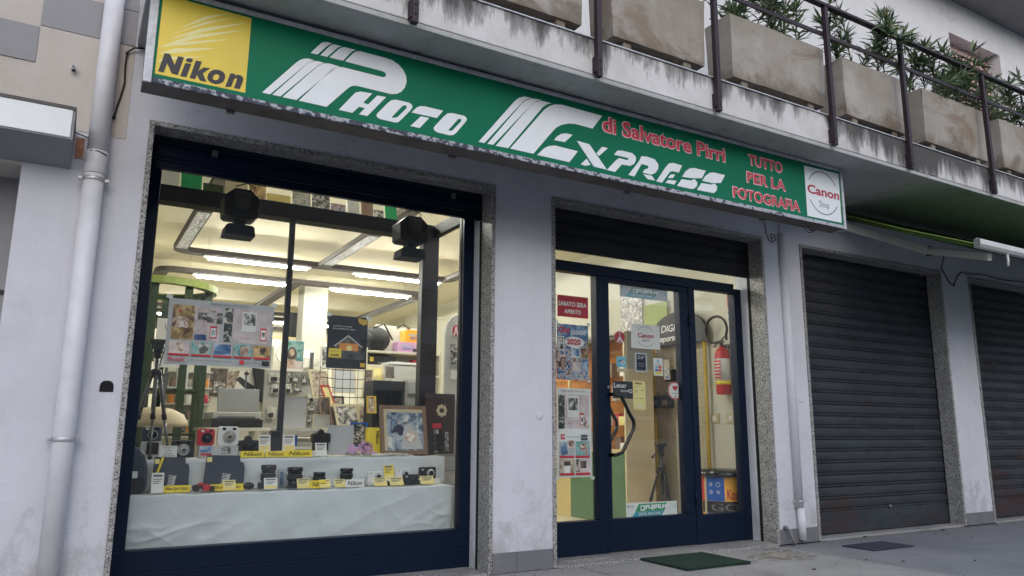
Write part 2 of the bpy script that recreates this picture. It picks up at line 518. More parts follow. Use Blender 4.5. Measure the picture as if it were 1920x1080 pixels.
# ------------------------------------------------------------------ mesh helpers
class MB:
    """collects shapes in world coordinates; build() links them as ONE mesh object"""
    def __init__(self):
        self.v, self.f, self.mi, self.mats, self.cur, self.sm = [], [], [], [], 0, []
    def use(self, mat):
        if mat not in self.mats:
            self.mats.append(mat)
        self.cur = self.mats.index(mat)
        return self
    def add(self, vs, fs, smooth=False):
        o = len(self.v)
        self.v += [tuple(x) for x in vs]
        for f in fs:
            self.f.append([i + o for i in f])
            self.mi.append(self.cur)
            self.sm.append(smooth)
        return self
    def box(self, x0, x1, y0, y1, z0, z1):
        x0, x1 = min(x0, x1), max(x0, x1); y0, y1 = min(y0, y1), max(y0, y1); z0, z1 = min(z0, z1), max(z0, z1)
        return self.add([(x0, y0, z0), (x1, y0, z0), (x1, y1, z0), (x0, y1, z0), (x0, y0, z1), (x1, y0, z1), (x1, y1, z1), (x0, y1, z1)],
                        [(3, 2, 1, 0), (4, 5, 6, 7), (0, 1, 5, 4), (1, 2, 6, 5), (2, 3, 7, 6), (3, 0, 4, 7)])
    def rbox(self, x0, x1, y0, y1, z0, z1, r, seg=3):
        """box with rounded corners in the x-z view"""
        pts = []
        for cx, cz, a0 in ((x1 - r, z1 - r, 0), (x0 + r, z1 - r, 90), (x0 + r, z0 + r, 180), (x1 - r, z0 + r, 270)):
            for k in range(seg + 1):
                a = math.radians(a0 + 90 * k / seg)
                pts.append((cx + r * math.cos(a), cz + r * math.sin(a)))
        return self.slab(pts, y0, y1)
    def slab(self, pts, y0, y1):
        """polygon given in (x, z), extruded from y0 (front) to y1"""
        a = sum(pts[i][0] * pts[(i + 1) % len(pts)][1] - pts[(i + 1) % len(pts)][0] * pts[i][1] for i in range(len(pts)))
        if a < 0:
            pts = pts[::-1]
        n = len(pts)
        vs = [(x, y0, z) for x, z in pts] + [(x, y1, z) for x, z in pts]
        fs = [list(range(n)), list(range(2 * n - 1, n - 1, -1))] + [((i + 1) % n, i, n + i, n + (i + 1) % n) for i in range(n)]
        return self.add(vs, fs)
    def extr_x(self, pts, x0, x1, smooth=False):
        """profile given in (y, z), extruded along x"""
        n = len(pts)
        vs = [(x0, y, z) for y, z in pts] + [(x1, y, z) for y, z in pts]
        fs = [list(range(n)), list(range(2 * n - 1, n - 1, -1))] + [(i, (i + 1) % n, n + (i + 1) % n, n + i)[::-1] for i in range(n)]
        return self.add(vs, fs, smooth)
    def tube(self, path, r, seg=8, caps=True, smooth=True):
        path = [Vector(p) for p in path]
        rs = r if isinstance(r, (list, tuple)) else [r] * len(path)
        vs, fs = [], []
        up = None
        for i, p in enumerate(path):
            a = path[max(0, i - 1)]; b = path[min(len(path) - 1, i + 1)]
            t = (b - a)
            t = t.normalized() if t.length > 1e-9 else Vector((0, 0, 1))
            if up is None:
                up = Vector((0, 0, 1)) if abs(t.z) < 0.9 else Vector((1, 0, 0))
            u = t.cross(up)
            u = u.normalized() if u.length > 1e-6 else t.orthogonal().normalized()
            w = u.cross(t).normalized()
            up = w
            for k in range(seg):
                an = 2 * math.pi * k / seg
                vs.append(p + (u * math.cos(an) + w * math.sin(an)) * rs[i])
        for i in range(len(path) - 1):
            for k in range(seg):
                a = i * seg + k; b = i * seg + (k + 1) % seg
                fs.append((a, a + seg, b + seg, b))
        self.add(vs, fs, smooth)
        if caps:
            o = len(self.v) - len(vs)
            n = len(path)
            self.f.append([o + k for k in range(seg)]); self.mi.append(self.cur); self.sm.append(False)
            self.f.append([o + (n - 1) * seg + k for k in range(seg)][::-1]); self.mi.append(self.cur); self.sm.append(False)
        return self
    def bar(self, a, b, w, h):
        """rectangular bar from a to b, w across, h in height"""
        a, b = Vector(a), Vector(b)
        t = (b - a).normalized()
        up = Vector((0, 0, 1)) if abs(t.z) < 0.95 else Vector((0, 1, 0))
        u = t.cross(up).normalized() * (w / 2)
        v = u.cross(t).normalized() * (h / 2)
        vs = [a - u - v, a + u - v, a + u + v, a - u + v, b - u - v, b + u - v, b + u + v, b - u + v]
        return self.add(vs, [(0, 1, 2, 3), (7, 6, 5, 4), (4, 5, 1, 0), (5, 6, 2, 1), (6, 7, 3, 2), (7, 4, 0, 3)])
    def lathe(self, c, prof, axis='z', seg=16, smooth=True):
        """profile [(radius, height)] turned round an axis through c"""
        vs, fs = [], []
        for r, h in prof:
            for k in range(seg):
                a = 2 * math.pi * k / seg
                q = (r * math.cos(a), r * math.sin(a), h)
                if axis == 'z': d = q
                elif axis == 'y': d = (q[0], -q[2], q[1])       # height grows towards the street (-y)
                else: d = (q[2], q[0], q[1])
                vs.append((c[0] + d[0], c[1] + d[1], c[2] + d[2]))
        n = len(prof)
        for i in range(n - 1):
            for k in range(seg):
                a = i * seg + k; b = i * seg + (k + 1) % seg
                fs.append((a, b, b + seg, a + seg))
        self.add(vs, fs, smooth)
        o = len(self.v) - len(vs)
        for ring, rev in ((0, True), (n - 1, False)):
            if prof[ring][0] > 1e-6:
                idx = [o + ring * seg + k for k in range(seg)]
                self.f.append(idx[::-1] if rev else idx); self.mi.append(self.cur); self.sm.append(False)
        return self
    def ball(self, c, rx, ry, rz, seg=10, rings=6):
        prof = []
        vs, fs = [], []
        for i in range(rings + 1):
            t = math.pi * i / rings
            for k in range(seg):
                a = 2 * math.pi * k / seg
                vs.append((c[0] + rx * math.sin(t) * math.cos(a), c[1] + ry * math.sin(t) * math.sin(a), c[2] - rz * math.cos(t)))
        for i in range(rings):
            for k in range(seg):
                a = i * seg + k; b = i * seg + (k + 1) % seg
                fs.append((a, b, b + seg, a + seg))
        return self.add(vs, fs, True)
    def build(self, name, mat=None, parent=None, bevel=0.0, origin=None):
        me = bpy.data.meshes.new(name)
        if parent is not None:
            o = parent['_o'] if '_o' in parent else parent.location
            o = Vector(o)
        elif origin is not None:
            o = Vector(origin)
        else:
            xs, ys, zs = zip(*self.v)
            o = Vector(((min(xs) + max(xs)) / 2, (min(ys) + max(ys)) / 2, min(zs)))
        me.from_pydata([tuple(Vector(v) - o) for v in self.v], [], self.f)
        ms = self.mats if self.mats else [mat]
        for m in ms:
            me.materials.append(MATS[m])
        if self.mats:
            me.polygons.foreach_set('material_index', self.mi)
        me.polygons.foreach_set('use_smooth', self.sm)
        if bevel:
            bm = bmesh.new(); bm.from_mesh(me)
            bmesh.ops.remove_doubles(bm, verts=bm.verts, dist=1e-6)
            es = [e for e in bm.edges if len(e.link_faces) == 2 and e.calc_face_angle(0) > 0.6]
            bmesh.ops.bevel(bm, geom=es, offset=bevel, segments=2, profile=0.5, affect='EDGES', clamp_overlap=True)
            bm.to_mesh(me); bm.free()
        me.update()
        ob = bpy.data.objects.new(name, me)
        COL.objects.link(ob)
        if parent is not None:
            ob.parent = parent
            ob['_o'] = tuple(o)            # children keep the world origin of their thing
        else:
            ob.location = o
            ob['_o'] = tuple(o)
        return ob

def thing(name, label, cat, loc=(0, 0, 0), group=None):
    o = bpy.data.objects.new(name, None)
    o.empty_display_size = 0.05
    COL.objects.link(o)
    o.location = loc
    o['_o'] = tuple(loc)
    o['label'] = label
    o['category'] = cat
    if group:
        o['group'] = group
    return o

def tag(o, label, cat, group=None):
    o['label'] = label
    o['category'] = cat
    if group:
        o['group'] = group
    return o

def struct(o):
    o['kind'] = 'structure'
    return o

def B(name, parent, mat, x0, x1, y0, y1, z0, z1, bevel=0.0):
    return MB().box(x0, x1, y0, y1, z0, z1).build(name, mat, parent, bevel)

def text_mesh(s, bold=0.0, shear=0.0, space=1.0):
    cu = bpy.data.curves.new('t', 'FONT')
    cu.body = s
    cu.size = 1.0
    cu.offset = bold
    cu.shear = shear
    cu.space_character = space
    cu.resolution_u = 3
    cu.align_x = 'LEFT'
    ob = bpy.data.objects.new('t', cu)
    COL.objects.link(ob)
    me = bpy.data.meshes.new_from_object(ob)
    bpy.data.objects.remove(ob)
    bpy.data.curves.remove(cu)
    vs = [(v.co.x, v.co.y) for v in me.vertices]
    fs = [list(p.vertices) for p in me.polygons]
    bpy.data.meshes.remove(me)
    return vs, fs
_TXT = {}
def text(name, parent, s, rect, y, mat, bold=0.0, shear=0.0, space=1.0, slope=0.0, rot=0, dep=None, split=False):
    """lettering filling rect (x0, z0, x1, z1) on the plane y, read from the street"""
    key = (s, bold, shear, space)
    if key not in _TXT:
        _TXT[key] = text_mesh(*key)
    vs, fs = _TXT[key]
    ax, bx = min(v[0] for v in vs), max(v[0] for v in vs)
    az, bz = min(v[1] for v in vs), max(v[1] for v in vs)
    x0, z0, x1, z1 = rect
    mb = MB()
    out = []
    for a, b in vs:
        u, w = (a - ax) / (bx - ax), (b - az) / (bz - az)
        if rot == 90:
            u, w = w, 1 - u
        x = x0 + u * (x1 - x0)
        z = z0 + w * (z1 - z0) + slope * (x - x0)
        out.append((x, y if dep is None else dep(x, z), z))
    if split:                                              # every letter a part of its own
        par = list(range(len(out)))
        def find(i):
            while par[i] != i:
                par[i] = par[par[i]]
                i = par[i]
            return i
        for f in fs:
            for i in f[1:]:
                par[find(i)] = find(f[0])
        groups = {}
        for f in fs:
            groups.setdefault(find(f[0]), []).append(f)
        for g in groups.values():
            idx = sorted({i for f in g for i in f})
            m_ = {v: k for k, v in enumerate(idx)}
            MB().add([out[i] for i in idx], [[m_[i] for i in f] for f in g]).build(name, mat, parent)
        return None
    mb.add(out, fs)
    return mb.build(name, mat, parent)

def rect_on(rect, u0, v0, u1, v1):
    x0, z0, x1, z1 = rect
    return (x0 + u0 * (x1 - x0), z1 - v1 * (z1 - z0), x0 + u1 * (x1 - x0), z1 - v0 * (z1 - z0))

def sheet(name, label, cat, rect, y, mat, items=(), group=None, thick=0.0016, tapes=(), parent=None, ring=None):
    """a flat print: paper sheet with its printed pictures and lettering (u right, v down, 0..1)"""
    x0, z0, x1, z1 = rect
    if parent is None:
        t = thing(name, label, cat, ((x0 + x1) / 2, y, z0), group)
    else:
        t = thing(name, label, cat, ((x0 + x1) / 2, y, z0), group)
    mb = MB()
    if ring:
        cx, cz, rr = (x0 + x1) / 2, (z0 + z1) / 2, (x1 - x0) / 2
        mb.slab([(cx + rr * math.cos(a * math.pi / 14), cz + (z1 - z0) / 2 * math.sin(a * math.pi / 14)) for a in range(28)], y, y + thick)
    else:
        mb.box(x0, x1, y, y + thick, z0, z1)
    mb.build('paper_sheet', mat, t)
    pm, lev = MB(), 0
    for it in items:
        lev += 1
        yy = y - 0.0004 - 0.0003 * lev
        if it[0] == 'r':
            a = rect_on(rect, *it[1:5])
            pm.use(it[5]).add([(a[0], yy, a[1]), (a[2], yy, a[1]), (a[2], yy, a[3]), (a[0], yy, a[3])], [(0, 1, 2, 3)])
        elif it[0] == 'e':
            a = rect_on(rect, *it[1:5])
            n = 20
            cx, cz, rx, rz = (a[0] + a[2]) / 2, (a[1] + a[3]) / 2, (a[2] - a[0]) / 2, (a[3] - a[1]) / 2
            pm.use(it[5]).add([(cx + rx * math.cos(2 * math.pi * k / n), yy, cz + rz * math.sin(2 * math.pi * k / n)) for k in range(n)], [tuple(range(n))])
        elif it[0] == 'p':
            pts = [(x0 + u * (x1 - x0), yy, z1 - v * (z1 - z0)) for u, v in it[1]]
            pm.use(it[2]).add(pts, [tuple(range(len(pts)))])
        elif it[0] == 'a':                                   # arc: cu, cv, ru, rv, a0, a1, width, mat
            cu, cv, ru, rv, a0, a1, w, m = it[1:]
            n = 16
            ring_v = []
            for k in range(n + 1):
                a = math.radians(a0 + (a1 - a0) * k / n)
                for s in (1, 1 - w):
                    ring_v.append((x0 + (cu + ru * s * math.cos(a)) * (x1 - x0), yy, z1 - (cv - rv * s * math.sin(a)) * (z1 - z0)))
            pm.use(m).add(ring_v, [(2 * k, 2 * k + 1, 2 * k + 3, 2 * k + 2) for k in range(n)])
        elif it[0] == 't':
            text('lettering', t, it[5], rect_on(rect, *it[1:5]), yy, it[6], *(it[7:]))
    if pm.f:
        pm.build('printed_picture', None, t)
    for u, v in tapes:
        cx, cz = x0 + u * (x1 - x0), z1 - v * (z1 - z0)
        MB().add([(cx - 0.02, y - 0.0006, cz - 0.006), (cx + 0.014, y - 0.0006, cz - 0.018), (cx + 0.02, y - 0.0006, cz + 0.006), (cx - 0.014, y - 0.0006, cz + 0.018)],
                 [(0, 1, 2, 3)]).build('tape', 'paper_white', t)
    return t

# ------------------------------------------------------------------ ground
OPN = [(0.242, 2.594), (3.096, 5.463), (5.976, 8.355), (8.905, 11.29)]     # outer edges of the four openings
HEAD = 2.767
mb = MB().box(-40, 60, -60, -6.9, -0.30, -0.13)
struct(mb.build('road', 'asphalt'))
mb = MB().box(-40, 60, -6.74, 0.6, -0.20, -0.012)
pav = struct(mb.build('pavement', 'pavement_concrete'))
for k in range(-4, 14):
    b = B('kerb_stone', pav, 'skirting_stone', k * 1.0 + 0.004, k * 1.0 + 0.996, -6.899, -6.742, -0.2, 0.0, 0.012)
# large concrete slabs in front of the two shop openings
xs = [-0.9, 0.15, 1.2, 2.25, 3.3, 4.35, 5.39]
ys = [-0.002, -0.62, -1.24, -1.86, -2.48, -3.135]
for i in range(len(xs) - 1):
    for j in range(len(ys) - 1):
        off = 0.0
        dz = random.uniform(-0.0015, 0.0015)
        B('paving_slab', pav, 'slab_concrete', xs[i] + 0.006, xs[i + 1] - 0.006, ys[j + 1] + 0.006, ys[j] - 0.006, -0.02, -0.002 + dz, 0.002)
# spilled sandy dirt at the foot of the pillar: a loose scatter of thin flakes
mb = MB()
rs_ = random.Random(8)
for _ in range(520):
    a, r = rs_.uniform(0, 6.283), abs(rs_.gauss(0, 0.42))
    px, py = 5.02 + 0.42 * r * math.cos(a) + 0.12 * r * math.sin(a), -0.38 + 0.32 * r * math.sin(a)
    if px > 5.37 or py > -0.03:
        continue
    q = rs_.uniform(0.004, 0.022)
    n = 6
    mb.add([(px + q * math.cos(k * 6.283 / n) * rs_.uniform(.6, 1.3), py + q * 0.8 * math.sin(k * 6.283 / n) * rs_.uniform(.6, 1.3), 0.0006 + 0.0012 * rs_.random()) for k in range(n)] + [(px, py, 0.0035)], [(k, (k + 1) % n, n) for k in range(n)])
sd_ = mb.build('sand_scatter', 'sand_stain')
sd_['kind'] = 'stuff'
sd_['label'] = 'loose sandy dirt on the slab below the grey hose stub'

grit = MB()
rg = random.Random(77)
for _ in range(420):
    gx = rg.choice((rg.uniform(2.6, 5.5), rg.uniform(5.5, 9.2)))
    gy = -0.015 - abs(rg.gauss(0, 0.10)) if rg.random() < 0.6 else rg.uniform(-1.6, -0.1)
    r_g = rg.uniform(0.002, 0.0055)
    zg = 0.0 if gx < 5.38 else -0.011
    grit.add([(gx - r_g, gy - r_g, zg), (gx + r_g, gy - r_g * 0.6, zg), (gx + r_g * .5, gy + r_g, zg), (gx, gy, zg + r_g * 1.1)], [(0, 1, 3), (1, 2, 3), (2, 0, 3)])
g_ = grit.build('pavement_grit', 'dry_leaf')
g_['kind'] = 'stuff'
g_['label'] = 'fine dark grit scattered along the wall foot'

# ------------------------------------------------------------------ building
bld = thing('shop_building', 'white plastered building with granite framed shop openings and a balcony above', 'building', (3, 0, 0))
w = MB().use('white_plaster')
WT = 0.36
segs = [(-0.357, OPN[0][0]), (OPN[0][1], OPN[1][0]), (OPN[1][1], OPN[2][0]), (OPN[2][1], OPN[3][0]), (OPN[3][1], 16.0)]
for a, b in segs:
    w.box(a, b, 0.0, WT, 0.0, HEAD)
w.box(-0.357, 16.0, 0.0, WT, HEAD, 3.20)
w.build('facade_wall', None, bld)
# upper band left of the sign: cream plaster with painted grey squares
mb = MB().box(-3.0, 0.125, 0.0, WT, 3.20, 3.62)
mb.box(-3.0, -0.357, 0.0, WT, 2.372, 3.20)
mb.build('upper_band_wall', 'cream_stained_plaster', bld)
B('upper_band_wall', bld, 'cream_stained_plaster', -0.356, 0.126, -0.004, 0.0, 2.62, 3.20)
for (x0, x1, z0, z1) in ((-0.357, -0.062, 3.203, 3.43), (-0.66, -0.359, 2.977, 3.19), (-0.66, -0.359, 3.43, 3.62), (-0.062, 0.125, 3.43, 3.62), (0.02, 0.125, 3.206, 3.425), (-0.96, -0.662, 3.19, 3.43)):
    B('painted_square', bld, 'grey_paint', x0, x1, -0.0065, -0.0005, z0, z1)
# neighbouring recess at the far left
B('recess_wall', bld, 'grey_paint', -3.0, -0.357, 0.30, 0.361, 0.0, 2.3715)
B('recess_rail', bld, 'black_plastic', -3.0, -0.36, 0.285, 0.2995, 1.70, 1.72)
# granite surrounds: jambs and lintel of every opening, 3 cm slabs
for a, b in OPN:
    B('granite_jamb', bld, 'granite', a, a + 0.03, -0.012, 0.150, 0.0, HEAD - 0.031, 0.003)
    B('granite_jamb', bld, 'granite', b - 0.03, b, -0.012, 0.150, 0.0, HEAD - 0.031, 0.003)
    B('granite_lintel', bld, 'granite', a, b, -0.012, 0.150, HEAD - 0.03, HEAD, 0.003)
    B('shutter_guide', bld, 'hole_black', b - 0.032, b - 0.001, 0.152, 0.180, 0.0, HEAD - 0.001)
    B('shutter_guide', bld, 'hole_black', a + 0.001, a + 0.032, 0.152, 0.180, 0.0, HEAD - 0.001)
    B('inner_reveal', bld, 'white_plaster', b - 0.034, b - 0.001, 0.182, 0.30, 0.0, HEAD - 0.001)
    B('inner_reveal', bld, 'white_plaster', a + 0.001, a + 0.034, 0.182, 0.30, 0.0, HEAD - 0.001)
B('shutter_backing', bld, 'hole_black', 5.90, 11.5, 0.45, 0.5, 0.0, 2.9)  # added unseen black wall, stops light leaking between the closed slats
for a, b in OPN[:2]:
    B('granite_threshold', bld, 'granite', a + 0.031, b - 0.036, -0.03, 0.36, -0.01, 0.014, 0.004)
for a, b in OPN[2:]:
    B('concrete_threshold', bld, 'slab_concrete', a + 0.031, b - 0.036, 0.0, 0.20, -0.01, 0.012, 0.003)
# skirting tiles on the pillars
for a, b, cuts in ((-0.357, OPN[0][0], (-0.05,)), (OPN[0][1], OPN[1][0], (2.79,)), (OPN[1][1], OPN[2][0], ()), (OPN[2][1], OPN[3][0], (8.62,))):
    e = [a + 0.002] + list(cuts) + [b - 0.002]
    hh = 0.135 if a < 5 else 0.125
    for p, q in zip(e, e[1:]):
        B('skirting_tile', bld, 'skirting_stone', p + 0.0015, q - 0.0015, -0.012, 0.0, 0.0, hh, 0.002)
# balcony slab with soffit, drip lip and metal drip edge
B('balcony_soffit', bld, 'soffit_plaster', 0.136, 14.0, -1.00, -0.001, 3.212, 3.235)
B('balcony_lip', bld, 'soffit_plaster', 0.136, 14.0, -1.072, -1.002, 3.203, 3.235, 0.004)
B('balcony_fascia', bld, 'mouldy_concrete', 0.132, 14.0, -1.075, -0.001, 3.237, 3.486, 0.006)
B('drip_edge', bld, 'sign_trim', 0.128, 14.0, -1.086, -0.98, 3.4875, 3.495)
# upper storey
UW = 0.0
B('upper_wall', bld, 'upper_plaster', 0.1255, 9.10, UW, WT, 3.202, 6.42)
B('upper_wall', bld, 'upper_plaster', 10.29, 16.0, UW, WT, 3.202, 6.42)
B('upper_wall', bld, 'upper_plaster', 9.1005, 10.2895, UW, WT, 5.94, 6.42)
B('upper_wall', bld, 'upper_plaster', 9.1005, 10.2895, UW, WT, 3.202, 3.75)
win = B('upper_window', bld, 'pink_shutter', 9.1005, 10.2895, 0.16, 0.19, 3.75, 5.94)
for k in range(24):
    z = 3.80 + k * 0.088
    MB().add([(9.105, 0.130, z), (10.285, 0.130, z), (10.285, 0.156, z + 0.07), (9.105, 0.156, z + 0.07), (9.105, 0.137, z - 0.006), (10.285, 0.137, z - 0.006), (10.285, 0.159, z + 0.066), (9.105, 0.159, z + 0.066)],
             [(0, 1, 2, 3), (5, 4, 7, 6), (4, 5, 1, 0), (1, 5, 6, 2), (3, 2, 6, 7), (4, 0, 3, 7)]).build('shutter_slat', 'pink_shutter', win)
B('roof_eave', bld, 'eave_grey', -3.0, 18.0, -0.55, 0.9, 6.422, 6.57)

# ------------------------------------------------------------------ shop room (setting)
RX0, RX1, RY1, RZ = -0.9, 5.75, 11.6, 3.24
struct(MB().box(RX0, RX1, 0.36, RY1, -0.06, 0.006).build('shop_floor', 'floor_tile'))
struct(MB().box(RX0 - .1, RX1 + .1, 0.362, RY1 + .1, RZ, RZ + 0.1).build('shop_ceiling', 'shop_ceiling'))
struct(MB().box(RX0, RX1, RY1, RY1 + 0.1, 0.0, RZ).build('shop_back_wall', 'shop_cream'))
struct(MB().box(RX0 - 0.1, RX0, 0.362, RY1, 0.0, RZ).build('shop_left_wall', 'shop_cream'))
struct(MB().box(RX1, RX1 + 0.1, 0.362, RY1, 0.0, RZ).build('shop_right_wall', 'shop_cream'))

# ------------------------------------------------------------------ roller shutters
PITCH = 0.113
def slat_mesh(width, mat, name='slat'):
    prof = [(0.0, 0.0), (-0.008, 0.001), (-0.011, 0.006), (-0.011, 0.012), (-0.007, 0.017), (0.002, 0.019), (0.0, 0.024), (-0.007, 0.032), (-0.010, 0.055), (-0.009, 0.080), (-0.003, 0.104), (0.002, 0.108), (0.004, 0.109), (0.004, 0.128), (0.007, 0.128), (0.007, 0.0)]
    return prof
def shutter(name, label, x0, x1, zbot, ztop, mat, y=0.168, plate=0.20, group=None):
    t = thing(name, label, 'roller shutter', ((x0 + x1) / 2, y, zbot), group)
    prof = slat_mesh(x1 - x0, mat)
    MB().extr_x([(y + 0.004, zbot), (y - 0.008, zbot), (y - 0.012, zbot + 0.01), (y - 0.012, zbot + plate - 0.012), (y - 0.004, zbot + plate - 0.002), (y + 0.004, zbot + plate - 0.002)], x0, x1).build('bottom_plate', mat, t)
    MB().extr_x([(y - 0.013, zbot), (y - 0.032, zbot), (y - 0.032, zbot + 0.004), (y - 0.017, zbot + 0.004), (y - 0.017, zbot + 0.03), (y - 0.013, zbot + 0.03)], x0, x1).build('bottom_rail', mat, t)
    first = None
    z = zbot + plate
    k = 0
    while z < ztop - 0.03:
        if first is None:
            first = MB().extr_x([(y + a, z + b) for a, b in prof], x0, x1).build('slat', mat, t)
        else:
            c = first.copy()
            COL.objects.link(c)
            c.parent = t
            c.location = (random.uniform(-.002, .002), random.uniform(-0.0015, 0.0015), k * PITCH + random.uniform(-.002, .002))
            c.rotation_euler = (random.uniform(-.02, .02) * 0.3, random.uniform(-.0006, .0006), 0)
        k += 1
        z += PITCH
    return t
sh1 = shutter('roller_shutter', 'fully closed rusty steel roller shutter right of the shop door, above the drain grate', OPN[2][0] + 0.036, OPN[2][1] - 0.036, 0.022, 2.737, 'shutter_steel')
MB().lathe((7.3, 0.156, 0.23), [(0.022, 0), (0.022, 0.012), (0.012, 0.016)], 'y', 12).build('lock', 'dark_silver', sh1)
shutter('roller_shutter', 'closed rusty steel roller shutter at the right edge, cut by the frame', OPN[3][0] + 0.036, OPN[3][1] - 0.036, 0.022, 2.737, 'shutter_steel')
shutter('roller_shutter', 'dark roller shutter rolled up to its last slats above the glass door', OPN[1][0] + 0.036, OPN[1][1] - 0.036, 2.395, 2.79, 'shutter_dark', 0.168, 0.135)
ws = shutter('roller_shutter', 'navy roller shutter rolled up above the display window', OPN[0][0] + 0.036, OPN[0][1] - 0.036, 2.528, 2.79, 'navy_frame', 0.168, 0.06)
for xx in (0.62, 2.30):
    B('stop_bracket', ws, 'dark_silver', xx, xx + 0.035, 0.135, 0.150, 2.66, 2.70)

# ------------------------------------------------------------------ display window (navy aluminium)
YF0, YF1, YG = 0.262, 0.345, 0.31
dw = thing('display_window', 'large navy framed shop window glazed with one clear pane', 'window', (1.42, 0.31, 0.014))
B('frame_stile', dw, 'navy_frame', 0.277, 0.352, YF0, YF1, 0.2752, 2.66, 0.003)
B('frame_stile', dw, 'navy_frame', 2.472, 2.559, YF0, YF1, 0.2752, 2.66, 0.003)
B('bottom_panel', dw, 'navy_frame', 0.277, 2.559, YF0, YF1, 0.0145, 0.150, 0.003)
B('bottom_rail', dw, 'navy_frame', 0.277, 2.559, YF0, YF1, 0.1515, 0.2745, 0.003)
B('top_rail', dw, 'navy_frame', 0.277, 2.559, YF0, YF1, 2.66, 2.76, 0.003)
B('glass_pane', dw, 'glass', 0.345, 2.480, YG - 0.003, YG + 0.003, 0.268, 2.668)
B('glazing_bead', dw, 'black_rubber', 0.352, 0.356, YG - 0.012, YG - 0.004, 0.275, 2.66)
B('glazing_bead', dw, 'black_rubber', 2.468, 2.472, YG - 0.012, YG - 0.004, 0.275, 2.66)

# ------------------------------------------------------------------ shop door: fixed light, leaf with handle, fixed light, transom
dr = thing('shop_entrance', 'navy framed glass shop entrance with one door leaf between two fixed side panes', 'door', (4.3, 0.31, 0.014))
DX0, DX1 = 3.132, 5.427
B('frame_post', dr, 'navy_frame', DX0, 3.285, YF0, YF1, 0.0145, 2.30, 0.003)
B('frame_post', dr, 'navy_frame', 5.338, DX1, YF0, YF1, 0.0145, 2.30, 0.003)
B('frame_post', dr, 'navy_frame', 3.716, 3.800, YF0, YF1, 0.0145, 2.256, 0.003)
B('frame_post', dr, 'navy_frame', 4.752, 4.826, YF0, YF1, 0.0145, 2.256, 0.003)
B('frame_head', dr, 'navy_frame', 3.2852, 5.3378, YF0, YF1, 2.2565, 2.345, 0.003)
B('bottom_panel', dr, 'navy_frame', 3.2852, 3.7158, YF0 + 0.002, YF1, 0.0145, 0.270, 0.003)
B('bottom_panel', dr, 'navy_frame', 4.8262, 5.3378, YF0 + 0.002, YF1, 0.0145, 0.256, 0.003)
B('side_glass', dr, 'glass', 3.280, 3.720, YG - 0.003, YG + 0.003, 0.265, 2.262)
B('side_glass', dr, 'glass', 4.822, 5.342, YG - 0.003, YG + 0.003, 0.250, 2.262)
B('transom_glass', dr, 'glass', DX0, DX1, YG - 0.003, YG + 0.003, 2.346, 2.72)
lf = B('door_leaf', dr, 'navy_frame', 3.804, 4.748, YF0 + 0.004, YF1 - 0.004, 0.022, 0.272, 0.003)
for args in ((3.804, 3.850, 0.2735, 2.215), (4.645, 4.748, 0.2735, 2.215)):
    B('leaf_stile', lf, 'navy_frame', args[0], args[1], YF0 + 0.004, YF1 - 0.004, args[2], args[3], 0.003)
B('leaf_top_rail', lf, 'navy_frame', 3.804, 4.748, YF0 + 0.004, YF1 - 0.004, 2.216, 2.252, 0.003)
B('leaf_glass', lf, 'glass', 3.844, 4.652, YG - 0.003, YG + 0.003, 0.264, 2.222)
for side, yy in ((-1, YF0 + 0.004), (1, YF1 - 0.004)):
    p0, p1 = (3.85, 0.735), (3.85, 1.262)
    o = side * 0.075
    sx = 0.0
    pts = [(3.828, yy, 1.262), (3.845, yy + o * 0.8, 1.262), (3.90, yy + o, 1.25), (3.985, yy + o, 1.10), (4.02, yy + o, 1.055), (4.026, yy + o, 1.02), (4.02, yy + o, 0.985),
           (3.985, yy + o, 0.93), (3.90, yy + o, 0.795), (3.845, yy + o * 0.8, 0.775), (3.828, yy, 0.775)]
    MB().tube(pts, 0.0155, 10).build('pull_handle', 'black_gloss', lf)
for zz in (0.35, 1.9):
    MB().lathe((4.75, YF0 - 0.004, zz), [(0.009, 0), (0.009, 0.10)], 'z', 10).build('hinge', 'navy_frame', lf)
MB().lathe((3.828, YF0 + 0.004, 1.32), [(0.014, 0), (0.014, 0.006), (0.008, 0.008)], 'y', 12).build('lock_cylinder', 'dark_silver', lf)

# ------------------------------------------------------------------ unseen buildings invented opposite, dimming the sky mirrored in the panes
for k, (bx0, bx1, bh, m_) in enumerate(((-26, -6.2, 5.6, 'upper_plaster'), (-6.0, 18.8, 10.2, 'grey_paint'), (19.0, 40.0, 8.0, 'grey_paint'))):
    ob = thing('added_street_building', ('unseen added plastered building across the street, left one', 'unseen tall grey building added across the street, facing the shop', 'unseen added plastered building across the street, right one')[k], 'building', ((bx0 + bx1) / 2, -28, -0.13))
    B('facade_wall', ob, m_, bx0, bx1, -30, -28, -0.13, bh)
    B('roof_slab', ob, 'eave_dark', bx0 - 0.0, bx1 + 0.0, -30.1, -27.5, bh + 0.002, bh + 0.2)
    n = int((bx1 - bx0) / 2.6)
    for i in range(n):
        x = bx0 + (i + 0.5) * (bx1 - bx0) / n
        B('shop_door', ob, 'shutter_dark', x - 0.95, x + 0.95, -27.998, -27.95, -0.12, 2.5)
        for z in (3.6, 6.3):
            if z + 1.5 < bh:
                wn_ = B('window', ob, 'hole_black', x - 0.55, x + 0.55, -27.998, -27.97, z, z + 1.5)
                B('sill', wn_, 'skirting_stone', x - 0.65, x + 0.65, -27.998, -27.88, z - 0.06, z - 0.002)

